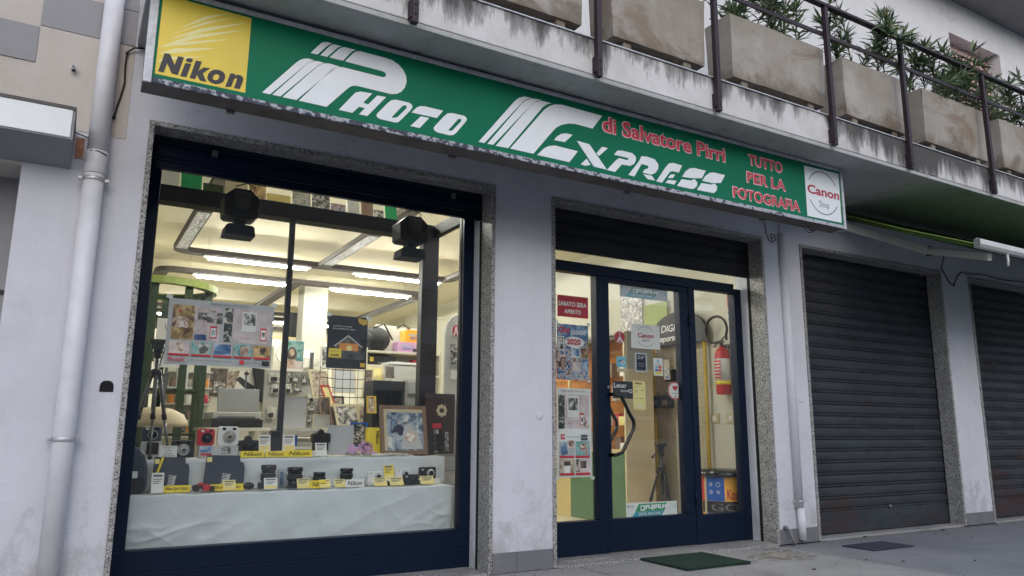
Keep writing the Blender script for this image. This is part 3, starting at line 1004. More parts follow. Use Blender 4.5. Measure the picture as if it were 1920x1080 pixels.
# white car parked at the far kerb; the door pane mirrors it faintly
pcar = thing('parked_car', 'white parked hatchback across from the shop, seen only mirrored in the door glass', 'car', (10.2, -7.95, -0.13))
cb = [(0.02, 0.25), (0.0, 0.55), (0.08, 0.72), (0.95, 0.86), (3.35, 0.92), (4.05, 0.86), (4.15, 0.6), (4.12, 0.25)]
MB().slab([(8.1 + a, b - 0.13) for a, b in cb], -8.78, -7.12).build('body', 'sign_white', pcar, 0.05)
cabin = [(0.95, 0.86), (1.62, 1.36), (2.2, 1.43), (3.1, 1.40), (3.75, 0.91)]
MB().slab([(8.1 + a, b - 0.1295) for a, b in cabin], -8.62, -7.28).build('cabin', 'sign_white', pcar, 0.04)
for y_ in (-7.276, -8.624):
    for wp in ([(1.18, 0.90), (1.70, 1.30), (2.22, 1.35), (2.22, 0.92)], [(2.30, 0.92), (2.30, 1.355), (3.02, 1.33), (3.5, 0.94)]):
        MB().slab([(8.1 + a, b - 0.13) for a, b in wp], y_ - 0.002, y_ + 0.002).build('side_window', 'black_gloss', pcar)
for wx in (8.88, 11.42):
    for y_ in (-7.11, -8.60):
        wl = MB().lathe((wx, y_, 0.17), [(0.30, -0.0), (0.30, -0.18), (0.2, -0.19)], 'y', 24).build('wheel', 'black_rubber', pcar)
        MB().lathe((wx, y_ + 0.002, 0.17), [(0.19, -0.181), (0.19, -0.19), (0.05, -0.195)], 'y', 18).build('rim', 'silver', wl)
for y_ in (-7.35, -8.55):
    MB().ball((8.14, y_, 0.46), 0.06, 0.13, 0.08).build('headlight', 'silver', pcar)
B('mirror', pcar, 'sign_white', 9.25, 9.37, -7.28, -7.08, 0.76, 0.88, 0.02)

# ------------------------------------------------------------------ shop sign
def make_peeling():
    m, nt, p = nodes_of('peeling_trim')
    v = pos_node(nt, (22, 22, 30))
    f = noise_node(nt, v, 1.0, 5, 0.65)
    g = nt.nodes.new('ShaderNodeNewGeometry')
    xyz = nt.nodes.new('ShaderNodeSeparateXYZ')
    nt.links.new(g.outputs['Position'], xyz.inputs[0])
    mr = nt.nodes.new('ShaderNodeMapRange')
    mr.inputs['From Min'].default_value = 0.2
    mr.inputs['From Max'].default_value = 4.8
    mr.inputs['To Min'].default_value = 0.06
    mr.inputs['To Max'].default_value = -0.05
    nt.links.new(xyz.outputs['X'], mr.inputs['Value'])
    f = math_node(nt, 'ADD', f, mr.outputs[0])
    c = ramp(nt, f, [(0.46, S(176, 178, 188)), (0.51, S(160, 162, 172)), (0.53, S(70, 74, 90)), (0.8, S(52, 56, 70))])
    nt.links.new(c, p.inputs['Base Color'])
    p.inputs['Roughness'].default_value = 0.7
    bump(nt, p, f, 0.7, 0.01)
    MATS['peeling_trim'] = m
make_peeling()
sg = thing('shop_sign', 'long green fascia sign with white lettering above the shop window and door', 'sign', (2.87, -0.72, 2.66))
SX0, SX1 = 0.1495, 5.583
zb = lambda x: 2.654 + 0.0030 * (x - 0.15)
zt = lambda x: 3.1805 + 0.0053 * (x - 0.15)
def quadslab(name, mat, x0, x1, f0, f1, y0, y1, bevel=0.0):
    return MB().slab([(x0, f0(x0)), (x1, f0(x1)), (x1, f1(x1)), (x0, f1(x0))], y0, y1).build(name, mat, sg, bevel)
quadslab('sign_case', 'sign_case', SX0 + 0.003, SX1 - 0.003, lambda x: zb(x) + 0.003, lambda x: zt(x) - 0.002, -0.7955, -0.645, 0.004)
face = quadslab('sign_face', 'sign_green', SX0 + 0.03, SX1 - 0.03, lambda x: zb(x) + 0.02, lambda x: zt(x) - 0.02, -0.8000, -0.7960)
quadslab('trim_bottom', 'peeling_trim', SX0 + 0.0405, SX1 - 0.0285, zb, lambda x: zb(x) + 0.030, -0.8100, -0.8005, 0.003)
quadslab('trim_top', 'sign_trim', SX0 + 0.0405, SX1 - 0.0285, lambda x: zt(x) - 0.028, zt, -0.8100, -0.8005, 0.003)
quadslab('trim_side', 'sign_trim', SX0, SX0 + 0.040, zb, zt, -0.8100, -0.7960, 0.003)
quadslab('trim_side', 'sign_trim', SX1 - 0.028, SX1, zb, zt, -0.8100, -0.7960, 0.003)
for x in (0.57, 1.9, 3.3, 4.7):
    B('fixing_bracket', sg, 'dark_silver', x, x + 0.045, -0.66, -0.635, zb(x) - 0.012, zb(x) + 0.03)
    B('hanger_arm', sg, 'sign_case', x, x + 0.04, -0.70, -0.66, zt(x) - 0.001, 3.2105)
YL = -0.8025
def letter(name, pts, mat='sign_white', y=YL, y2=None):
    return MB().slab(pts, y, (-0.8001 if y2 is None else y2)).build(name, mat, face)
def holed(name, outer, hole, mat='sign_white', y=YL):
    """letter with a counter: bridge the hole into the outline"""
    bi, bj = min(((i, j) for i in range(len(outer)) for j in range(len(hole))), key=lambda q: (outer[q[0]][0] - hole[q[1]][0]) ** 2 + (outer[q[0]][1] - hole[q[1]][1]) ** 2)
    area = lambda p: sum(p[i][0] * p[(i + 1) % len(p)][1] - p[(i + 1) % len(p)][0] * p[i][1] for i in range(len(p)))
    if area(outer) * area(hole) > 0:
        hole = hole[::-1]
        bj = len(hole) - 1 - bj
    pts = outer[:bi + 1] + hole[bj:] + hole[:bj + 1] + outer[bi:]
    return letter(name, pts, mat, y)
for p in ([(0.9647,3.0291),(1.0082,3.0888),(1.0195,3.1036),(1.0338,3.1143),(1.0539,3.1207),(1.0826,3.1201),(1.0668,3.109),(1.0519,3.0939),(1.0046,3.0315)],
          [(1.0201,3.0307),(1.0642,3.0937),(1.0784,3.1094),(1.0951,3.1178),(1.1379,3.1196),(1.1212,3.1076),(1.1068,3.0925),(1.0586,3.0318)],
          [(1.0722,3.0319),(1.1205,3.0942),(1.137,3.1105),(1.154,3.1183),(1.2208,3.1185),(1.2037,3.1063),(1.189,3.0897),(1.1499,3.0327)],
          [(0.7206,2.7322),(0.8903,2.9518),(0.9087,2.971),(0.9308,2.9855),(0.9535,2.9924),(0.9868,2.9907),(0.9644,2.976),(0.9487,2.9604),(0.7627,2.7323)],
          [(0.7745,2.7331),(0.9458,2.9547),(0.9645,2.9739),(0.987,2.9865),(1.0068,2.9911),(1.0439,2.9903),(1.0242,2.9793),(1.0083,2.9642),(0.8172,2.7332)],
          [(0.828,2.7324),(1.0085,2.9607),(1.0276,2.9787),(1.0506,2.9899),(1.0742,2.9941),(1.1326,2.9915),(1.1092,2.9766),(1.093,2.9601),(0.9033,2.7332)],
          [(2.0295,2.7262),(2.2849,3.054),(2.3155,3.085),(2.3567,3.1063),(2.4142,3.1117),(2.3828,3.0965),(2.3517,3.0719),(2.0699,2.7256)],
          [(2.0911,2.7255),(2.3465,3.0593),(2.3776,3.0876),(2.4195,3.1082),(2.4937,3.1164),(2.4512,3.0956),(2.4195,3.069),(2.1329,2.7269)],
          [(2.1506,2.7242),(2.409,3.0551),(2.4406,3.0864),(2.4937,3.1106),(2.5723,3.11),(2.5366,3.0948),(2.5043,3.0679),(2.2417,2.7273)]):
    letter('letter_stripe', p)
letter('letter_p', [(1.1617,3.0322),(1.2077,3.0948),(1.2247,3.1107),(1.2456,3.1187),(1.409,3.1186),(1.4462,3.1151),(1.4842,3.0987),(1.5153,3.0727),(1.5354,3.0399),(1.5404,3.0032),(1.5305,2.9628),(1.5091,2.9311),(1.4836,2.912),(1.447,2.9008),(1.4102,2.9008),(1.245,2.901),(1.2205,2.8978),(1.2001,2.8862),(1.1836,2.869),(1.0711,2.7331),(0.9163,2.7329),(1.0767,2.9464),(1.0959,2.9695),(1.1191,2.9843),(1.1498,2.9925),(1.3773,2.993),(1.3955,2.994),(1.4077,3.0023),(1.4108,3.0152),(1.4053,3.025),(1.3904,3.0301)])
letter('letter_h', [(1.1402,2.7315),(1.2164,2.8373),(1.2329,2.858),(1.2605,2.8713),(1.3315,2.8763),(1.2797,2.8068),(1.3096,2.8037),(1.362,2.8712),(1.4164,2.8748),(1.3078,2.732),(1.2584,2.7316),(1.2916,2.7769),(1.2564,2.7766),(1.2193,2.7313)])
holed('letter_o', [(1.3619,2.7516),(1.372,2.7686),(1.4273,2.8404),(1.4485,2.8625),(1.4776,2.8732),(1.56,2.8742),(1.5793,2.8652),(1.5821,2.847),(1.5692,2.8252),(1.5118,2.7525),(1.4939,2.7351),(1.4719,2.7302),(1.3844,2.7312),(1.366,2.7394)],
      [(1.4561,2.7599),(1.5197,2.8436),(1.5344,2.8523),(1.5481,2.848),(1.5462,2.8364),(1.4926,2.7689),(1.4745,2.7589),(1.4599,2.7563)])
letter('letter_t', [(1.5771,2.8158),(1.6101,2.855),(1.6326,2.8694),(1.6594,2.8742),(1.7832,2.8748),(1.7428,2.818)])
letter('letter_t', [(1.6384,2.8057),(1.6924,2.8066),(1.6331,2.7301),(1.574,2.7299)])
holed('letter_o', [(1.7228,2.7505),(1.734,2.7681),(1.7896,2.8401),(1.813,2.8639),(1.8448,2.8735),(1.926,2.8742),(1.9443,2.8627),(1.943,2.8453),(1.8757,2.7531),(1.8561,2.7335),(1.8322,2.7261),(1.7492,2.7274),(1.7278,2.7364)],
      [(1.8211,2.7582),(1.8859,2.8441),(1.8996,2.8495),(1.9086,2.8438),(1.9048,2.8313),(1.8474,2.7608),(1.8316,2.7543)])
for p in ([(2.2567,2.7276),(2.515,3.0511),(2.5527,3.0841),(2.5962,3.1079),(2.6567,3.1202),(2.9931,3.1168),(2.9092,3.0051),(2.7669,3.0064),(2.7109,2.9979),(2.6555,2.9769),(2.6116,2.9479),(2.5789,2.912),(2.4302,2.7274)],
          [(2.5916,2.8555),(2.6166,2.8866),(2.6495,2.9109),(2.6881,2.923),(2.7413,2.9227),(2.6765,2.8579)],
          [(2.4584,2.7246),(2.5143,2.7827),(2.5516,2.8054),(2.6,2.8182),(2.7835,2.8151),(2.7136,2.7245)],
          [(3.4685,2.7261),(3.5595,2.8458),(3.5937,2.8835),(3.6337,2.8964),(3.7238,2.8926),(3.6875,2.831),(3.6241,2.8318),(3.5973,2.8164),(3.5221,2.7243)],
          [(3.5797,2.7717),(3.6097,2.8032),(3.6521,2.8109),(3.6282,2.7774)],
          [(3.5546,2.7311),(3.5816,2.7566),(3.6644,2.7642),(3.6392,2.7306)]):
    letter('letter_e', p)
for p in ([(2.7766,2.8884),(2.8785,2.8861),(3.0258,2.7304),(2.9158,2.7312)], [(2.9384,2.8314),(2.9883,2.8889),(3.0376,2.889),(2.9601,2.8161)],
          [(2.8047,2.7275),(2.8562,2.7762),(2.8874,2.7385),(2.844,2.7234)]):
    letter('letter_x', p)
letter('letter_p', [(3.09,2.8517),(3.122,2.8881),(3.1667,2.8961),(3.252,2.8959),(3.2846,2.875),(3.285,2.8497),(3.268,2.8181),(3.2306,2.7968),(3.1578,2.793),(3.0964,2.7268),(3.0257,2.7284),(3.1106,2.8178),(3.135,2.8356),(3.2074,2.8346),(3.2198,2.8441),(3.2103,2.8523)])
letter('letter_r', [(3.2139,2.7275),(3.312,2.8448),(3.3384,2.8897),(3.3888,2.8955),(3.4608,2.889),(3.4916,2.8588),(3.4902,2.8224),(3.4606,2.7861),(3.4219,2.7667),(3.343,2.7694),(3.3664,2.7961),(3.3919,2.807),(3.4025,2.8213),(3.3927,2.8296),(3.3364,2.8312),(3.2675,2.7253)])
letter('letter_r', [(3.3501,2.7586),(3.4279,2.7596),(3.4584,2.7294),(3.389,2.7271)])
for p in ([(3.7195,2.8054),(3.7555,2.8542),(3.8003,2.8858),(3.8445,2.8963),(3.9621,2.8968),(3.9179,2.8297),(3.8236,2.8127),(3.7896,2.8097)],
          [(3.6653,2.7269),(3.7146,2.7857),(3.8021,2.7909),(3.8439,2.8089),(3.87,2.7871),(3.8644,2.7596),(3.833,2.733),(3.8055,2.7261)],
          [(3.9195,2.8097),(3.9569,2.8561),(4.0008,2.8878),(4.0466,2.8985),(4.1627,2.8991),(4.1149,2.8283),(4.0171,2.8078),(3.9821,2.8102)],
          [(3.8628,2.7297),(3.9115,2.7913),(4.0093,2.7957),(4.0483,2.8112),(4.0726,2.7906),(4.0633,2.7567),(4.0336,2.7333)]):
    letter('letter_s', p)
def two_tone(s, rect):
    x0, z0, x1, z1 = rect
    text('letter_edge', face, s, (x0 - 0.008, z0 - 0.008, x1 + 0.008, z1 + 0.008), -0.8008, 'sign_red_edge', 0.045, split=True)
    text('letter', face, s, rect, -0.8025, 'sign_red', 0.022, split=True)
two_tone('di Salvatore Pirri', (2.9972, 3.0062, 4.1715, 3.1174))
two_tone('TUTTO', (4.4359, 3.0377, 4.8178, 3.12))
two_tone('PER LA', (4.4057, 2.8895, 4.8432, 2.9715))
two_tone('FOTOGRAFIA', (4.2422, 2.7393, 5.0026, 2.8208))
# yellow camera-maker panel
npan = MB().slab([(0.204,3.1432),(0.6388,3.1426),(0.6358,2.7104),(0.2015,2.707)], -0.8012, -0.8001).build('yellow_panel', 'sign_yellow', sg)
mbw = MB()
for p in ([(0.2907,2.9784),(0.4062,3.0802),(0.5346,3.1425),(0.4447,3.0863)], [(0.2637,2.9402),(0.4086,3.0499),(0.5805,3.1364),(0.4467,3.0597)],
          [(0.2416,2.901),(0.3925,3.0086),(0.6278,3.116),(0.4129,2.995)], [(0.2178,2.8589),(0.3534,2.9608),(0.606,3.0631),(0.3782,2.9475)],
          [(0.2071,2.8516),(0.3104,2.9098),(0.5407,2.9909),(0.3439,2.9028)], [(0.2088,2.816),(0.2815,2.866),(0.4815,2.9232),(0.3152,2.8508)],
          [(0.2082,2.7702),(0.2359,2.8072),(0.4235,2.8586),(0.2598,2.7949)]):
    mbw.slab(p, -0.8016, -0.8013)
mbw.build('light_streaks', 'sign_streak', npan)
for nm, p in (('letter_n', [(0.215,2.7228),(0.2365,2.8263),(0.2616,2.8278),(0.2867,2.7751),(0.2987,2.8261),(0.3265,2.8277),(0.3061,2.7251),(0.277,2.7267),(0.2522,2.7766),(0.2408,2.7226)]),
              ('letter_i', [(0.3174,2.7226),(0.3344,2.7987),(0.3637,2.8022),(0.3465,2.7247)]),
              ('letter_i', [(0.3365,2.8189),(0.3429,2.8272),(0.3543,2.8314),(0.3648,2.8299),(0.3705,2.8238),(0.3661,2.8138),(0.3562,2.8079),(0.3459,2.8073),(0.3386,2.8108)]),
              ('letter_k', [(0.3615,2.7242),(0.3831,2.8255),(0.4115,2.8277),(0.4002,2.7724),(0.4211,2.7972),(0.4543,2.8021),(0.4213,2.7642),(0.4426,2.7231),(0.4102,2.7231),(0.3937,2.7516),(0.3888,2.7247)]),
              ('letter_n', [(0.5349,2.7188),(0.5545,2.8006),(0.5793,2.8015),(0.5775,2.792),(0.5942,2.802),(0.6119,2.7998),(0.6213,2.7882),(0.6192,2.7679),(0.6072,2.7246),(0.5776,2.7223),(0.591,2.7776),(0.5832,2.7812),(0.5741,2.7705),(0.5639,2.7261)])):
    MB().slab(p, -0.8032, -0.8013).build(nm, 'nikon_black', npan)
oo = [(0.4442,2.7455),(0.4474,2.7672),(0.4579,2.7865),(0.4762,2.8002),(0.4978,2.8036),(0.5177,2.7988),(0.5296,2.7852),(0.5301,2.7648),(0.5232,2.7447),(0.5082,2.7298),(0.487,2.7223),(0.4651,2.7244),(0.4509,2.7335)]
oh = [(0.4704,2.7494),(0.4747,2.7688),(0.4875,2.7798),(0.4999,2.7764),(0.5022,2.7648),(0.4971,2.7491),(0.4845,2.742),(0.4747,2.7434)]
_h = holed('letter_o', oo, oh, 'nikon_black', -0.8032)
_h.parent = npan
# white camera-shop panel
cp = [(5.0957,3.1544),(5.539,3.1635),(5.5316,2.7221),(5.0933,2.718)]
cpan = MB().slab(cp, -0.8012, -0.8001).build('white_panel', 'sign_white', sg)
text('letter', cpan, 'Canon', (5.1156, 2.9196, 5.5236, 3.0009), -0.8018, 'canon_red', 0.03, split=True)
text('letter', cpan, 'Shop', (5.2542, 2.8054, 5.3817, 2.8788), -0.8018, 'thin_grey', -0.004, split=True)
_cx = sum(p[0] for p in cp) / 4; _cz = sum(p[1] for p in cp) / 4
for a0, a1 in ((28, 150), (206, 332)):
    mbw = MB()
    for k in range(18):
        q = []
        for kk in (k, k + 1):
            a = math.radians(a0 + (a1 - a0) * kk / 18)
            q.append((_cx + 0.197 * math.cos(a), _cz + 0.010 + 0.191 * math.sin(a)))
            q.append((_cx + 0.189 * math.cos(a), _cz + 0.010 + 0.183 * math.sin(a)))
        mbw.add([(q[0][0], -0.8018, q[0][1]), (q[1][0], -0.8018, q[1][1]), (q[3][0], -0.8018, q[3][1]), (q[2][0], -0.8018, q[2][1])], [(0, 1, 2, 3)])
    mbw.build('thin_arc', 'thin_grey', cpan)

# ------------------------------------------------------------------ drain pipes, boxes and cables on the wall
dp = thing('drain_pipe', 'thick white drain pipe running down the wall left of the shop window', 'pipe', (-0.005, -0.062, 0))
MB().lathe((-0.010, -0.063, 0.0), [(0.052, 0.02), (0.0525, 1.2), (0.053, 2.36)], 'z', 20).build('pipe_section', 'pipe_white', dp)
MB().lathe((-0.008, -0.063, 0.0), [(0.0535, 2.362), (0.0575, 2.366), (0.0575, 2.49), (0.054, 2.496)], 'z', 20).build('socket', 'pipe_white', dp)
MB().lathe((-0.008, -0.063, 0.0), [(0.053, 2.50), (0.052, 3.0), (0.052, 3.62)], 'z', 20).build('pipe_section', 'pipe_white', dp)
for zc in (0.905, 2.33):
    c = MB()
    c.lathe((-0.010, -0.063, zc), [(0.0545, -0.012), (0.0565, -0.010), (0.0565, 0.010), (0.0545, 0.012)], 'z', 20)
    for sx in (-1, 1):
        c.box(-0.010 + sx * 0.056 - 0.003, -0.010 + sx * 0.056 + sx * 0.020, -0.075, -0.045, zc - 0.009, zc + 0.009)
        c.lathe((-0.010 + sx * 0.069, -0.075, zc), [(0.006, 0), (0.006, 0.010)], 'y', 8)
    c.build('pipe_clamp', 'metal_clamp', dp)
MB().tube([(-0.045, -0.108, 2.485), (0.0, -0.123, 2.482), (0.04, -0.106, 2.47)], 0.003, 6).build('tie_wire', 'black_rubber', dp)

dp2 = thing('drain_pipe', 'slim white painted drain pipe on the pillar between the door and the closed shutter', 'pipe', (5.73, -0.03, 0))
MB().lathe((5.722, -0.034, 0.0), [(0.036, 0.03), (0.036, 0.30)], 'z', 14).build('pipe_end', 'pipe_white', dp2)
MB().lathe((5.715, -0.020, 0.0), [(0.040, 0.302), (0.040, 2.83)], 'z', 14).build('pipe_section', 'white_plaster', dp2)
c = MB().lathe((5.722, -0.034, 0.36), [(0.038, -0.008), (0.040, -0.006), (0.040, 0.006), (0.038, 0.008)], 'z', 14)
c.box(5.665, 5.69, -0.03, 0.0, 0.345, 0.375)
c.build('pipe_clamp', 'metal_clamp', dp2)
h = thing('hose_stub', 'short grey hose coming out of the skirting beside the slim drain pipe', 'hose', (5.55, -0.03, 0))
MB().tube([(5.53, 0.0, 0.135), (5.535, -0.03, 0.14), (5.545, -0.05, 0.12), (5.56, -0.06, 0.05), (5.575, -0.075, 0.004)], 0.012, 8).build('hose_tube', 'grey_plastic', h)
MB().tube([(5.528, -0.006, 0.137), (5.536, -0.03, 0.142)], 0.018, 8).build('hose_collar', 'dark_silver', h)

lb = thing('light_box_sign', 'blank white light box mounted on the wall at the far left', 'light box', (-0.9, -0.15, 2.39))
pr = [(-0.002, 2.389), (-0.30, 2.462), (-0.30, 2.638), (-0.002, 2.600)]
MB().extr_x(pr, -1.9, -0.128).build('box_body', 'grey_paint', lb)
B('white_face', lb, 'sign_white', -1.89, -0.140, -0.306, -0.3005, 2.470, 2.622, 0.002)
MB().extr_x([(-0.309, 2.6235), (-0.309, 2.642), (-0.30, 2.645), (-0.002, 2.607), (-0.002, 2.6015), (-0.30, 2.6395), (-0.303, 2.6235)], -1.9, -0.125).build('box_lid', 'sign_case', lb)
B('wall_patch', lb, 'brick_orange', -0.118, -0.075, -0.0065, -0.0042, 2.46, 2.58)
MB().tube([(-0.127, -0.03, 2.60), (-0.09, -0.02, 2.592), (-0.055, -0.012, 2.585)], 0.0035, 6).build('box_cable', 'black_rubber', lb)

MB().tube([(0.175, -0.03, 3.19), (0.12, -0.028, 3.178), (0.085, -0.02, 3.14), (0.083, -0.014, 3.06), (0.09, -0.012, 2.96), (0.075, -0.012, 2.86), (0.062, -0.012, 2.79), (0.058, -0.012, 2.735), (0.05, -0.012, 2.72)], 0.0055, 6)
sc_ = MB()
sc_.tube([(0.175, -0.03, 3.195), (0.12, -0.028, 3.185), (0.085, -0.02, 3.15), (0.083, -0.014, 3.06), (0.09, -0.012, 2.96), (0.075, -0.012, 2.86), (0.062, -0.012, 2.79), (0.056, -0.012, 2.74), (0.045, -0.012, 2.725)], 0.0055, 6)
sc_.ball((0.052, -0.014, 2.735), 0.014, 0.012, 0.012)
sc_.ball((0.086, -0.018, 3.145), 0.010, 0.010, 0.010)
tag(sc_.build('sign_cable', 'black_rubber'), 'black cable hanging from the left end of the green sign', 'cable')
sp_ = thing('pipe_stub', 'small white plastic pipe stub sticking out of the upper left wall', 'pipe', (-0.1722, 0, 2.9761))
MB().lathe((-0.1725, 0, 2.9793), [(0.013, -0.02), (0.013, 0.05), (0.010, 0.05), (0.010, 0.01)], 'y', 12).build('stub_tube', 'pipe_white', sp_)
MB().lathe((-0.1712, -0.035, 2.9643), [(0.0095, -0.004), (0.0095, 0.0)], 'y', 12).build('stub_hole', 'hole_black', sp_)

hl = MB()
hp = [(0.131, 1.160), (0.199, 1.160), (0.199, 1.190), (0.196, 1.206), (0.184, 1.219), (0.165, 1.222), (0.146, 1.219), (0.134, 1.206), (0.131, 1.190)]
hl.slab(hp, -0.003, -0.0005)
tag(hl.build('wall_box_hole', 'hole_black'), 'black arched hole of a missing wall box left of the shop window', 'wall hole')

for (cx, cz, lab) in ((2.985, 1.075, 'round white blanking cap on the pillar between window and door'), (5.865, 1.265, 'round white blanking cap on the pillar beside the slim drain pipe'), (8.80, 1.32, 'round white blanking cap on the pillar between the two closed shutters')):
    tag(MB().lathe((cx, 0.0, cz), [(0.032, 0), (0.031, 0.003), (0.026, 0.005), (0.0, 0.006)], 'y', 20).build('blanking_cap', 'white_plaster'), lab, 'wall cap', 'round caps on the pillars')

# loose wires under the right end of the sign and over the last pillar
a = MB().tube([(5.485, -0.02, 3.20), (5.49, -0.02, 2.90), (5.50, -0.02, 2.82), (5.53, -0.02, 2.745), (5.58, -0.022, 2.725), (5.62, -0.022, 2.755), (5.615, -0.022, 2.80), (5.575, -0.022, 2.81), (5.55, -0.022, 2.785)], 0.0045, 6)
a.ball((5.575, -0.02, 2.772), 0.010, 0.008, 0.010)
tag(a.build('wire_loop', 'black_rubber'), 'black wire ending in a loop under the sign, right of the door', 'wire')
a = MB().tube([(5.42, -0.64, 2.70), (5.36, -0.63, 2.655), (5.31, -0.63, 2.645), (5.27, -0.63, 2.675)], 0.0035, 6)
a.tube([(5.44, -0.64, 2.70), (5.38, -0.63, 2.668), (5.33, -0.63, 2.672)], 0.006, 6)
tag(a.build('wire_end', 'black_rubber'), 'short curled black wire end under the white panel of the sign', 'wire')
a = MB().tube([(5.71, -0.01, 3.2), (5.70, -0.01, 2.885), (5.69, -0.01, 2.81), (5.70, -0.01, 2.76), (5.685, -0.008, 2.70), (5.69, -0.006, 2.4), (5.695, -0.004, 1.9)], 0.0032, 5)
tag(a.build('thin_wire', 'black_rubber'), 'thin dark wire running down beside the slim drain pipe', 'wire')
a = MB().tube([(8.24, -0.15, 2.98), (8.36, -0.02, 2.80), (8.50, -0.014, 2.64), (8.585, -0.012, 2.625), (8.68, -0.012, 2.74), (8.78, -0.012, 2.80), (8.90, -0.016, 2.79), (9.2, -0.02, 2.815), (9.6, -0.02, 2.80), (10.1, -0.02, 2.82), (10.8, -0.02, 2.81)], 0.006, 6)
a.ball((8.585, -0.012, 2.625), 0.014, 0.012, 0.012)
tag(a.build('wall_cable', 'black_rubber'), 'sagging black cable over the pillar between the two closed shutters', 'cable')

# ------------------------------------------------------------------ balcony railing, planters and oleanders
rl = thing('balcony_railing', 'dark maroon metal balcony railing with posts fixed to the stained slab edge', 'railing', (6, -1.11, 3.2))
for (px, zb_) in ((0.42, 3.235), (1.4518, 3.2021), (2.7375, 3.2103), (3.8046, 3.2191), (5.0887, 3.2249), (6.1171, 3.2159), (7.4514, 3.2195), (8.55, 3.25), (9.85, 3.25)):
    po = B('post', rl, 'rail_maroon', px - 0.019, px + 0.019, -1.128, -1.090, zb_, 4.442, 0.002)
    B('wall_plate', po, 'rail_maroon', px - 0.027, px - 0.0195, -1.122, -1.0755, zb_ + 0.03, zb_ + 0.14)
    for dz in (0.05, 0.11):
        MB().lathe((px - 0.0, -1.128, zb_ + dz), [(0.006, 0.0), (0.006, 0.004), (0.003, 0.006)], 'y', 8).build('bolt', 'black_rubber', po)
B('top_rail', rl, 'rail_maroon', 0.2, 11.5, -1.134, -1.084, 4.4425, 4.468, 0.003)
B('middle_rail', rl, 'rail_maroon', 0.2, 11.5, -1.0885, -1.074, 4.188, 4.222, 0.002)
PLANTS = [(0.9, 1.3), (1.61, 2.691), (2.925, 3.80), (4.07, 5.157), (5.403, 6.284), (6.548, 7.636), (7.886, 8.9)]
plab = ['', 'sandy concrete planter cut by the top edge, leftmost planter in view', 'sandy concrete planter second from the left, above the word EXPRESS',
        'long sandy concrete planter third from the left, above the sign', 'sandy concrete planter fourth from the left, just right of the sign end',
        'sandy concrete planter fifth from the left, above the green awning edge', 'sandy concrete planter cut by the right edge of the picture']
for i, (x0, x1) in enumerate(PLANTS):
    if i == 0:
        continue
    t = thing('planter', plab[i], 'planter', ((x0 + x1) / 2, -0.88, 3.495), 'concrete planters on the balcony edge')
    y0, y1, z0, z1 = -1.02, -0.75, 3.608, 4.122
    rj = random.Random(40 + i)
    m = MB()
    nx = 26
    # trough: outer walls with a slight taper and uneven faces, inner well
    def wob(x, z, a):
        return a * noise.noise((x * 2.3, z * 4.0, i * 7.0)) + 0.3 * a * noise.noise((x * 9.0, z * 9.0, i * 3.0))
    vs, fs = [], []
    nz = 8
    for jz in range(nz + 1):
        z = z0 + (z1 - z0) * jz / nz
        tp = 0.012 * (1 - jz / nz)
        for q in range(nx + 1):
            x = x0 + tp + (x1 - x0 - 2 * tp) * q / nx
            zz = z + (0.006 * noise.noise((x * 8, i, 1.0)) if jz in (0, nz) else 0)
            vs.append((x, y0 + tp + wob(x, z, 0.006), zz))
    for jz in range(nz):
        for q in range(nx):
            k_ = jz * (nx + 1) + q
            fs.append((k_, k_ + 1, k_ + nx + 2, k_ + nx + 1))
    m.add(vs, fs, True)
    o = [(x0 + .012, y0 + .014, z0), (x1 - .012, y0 + .014, z0), (x1 - .012, y1 - .012, z0), (x0 + .012, y1 - .012, z0), (x0, y0 + .002, z1), (x1, y0 + .002, z1), (x1, y1, z1), (x0, y1, z1),
         (x0 + .035, y0 + .035, z1), (x1 - .035, y0 + .035, z1), (x1 - .035, y1 - .035, z1), (x0 + .035, y1 - .035, z1), (x0 + .035, y0 + .035, z1 - .05), (x1 - .035, y0 + .035, z1 - .05), (x1 - .035, y1 - .035, z1 - .05), (x0 + .035, y1 - .035, z1 - .05)]
    m.add(o, [(3, 2, 1, 0), (1, 2, 6, 5), (2, 3, 7, 6), (3, 0, 4, 7), (4, 5, 9, 8), (5, 6, 10, 9), (6, 7, 11, 10), (7, 4, 8, 11), (8, 9, 13, 12), (9, 10, 14, 13), (10, 11, 15, 14), (11, 8, 12, 15), (12, 13, 14, 15)])
    m.build('trough', 'planter_concrete', t)
    for fx in (x0 + 0.12, x1 - 0.20):
        B('foot', t, 'planter_concrete', fx, fx + 0.07, -0.99, -0.78, 3.496, 3.607, 0.006)
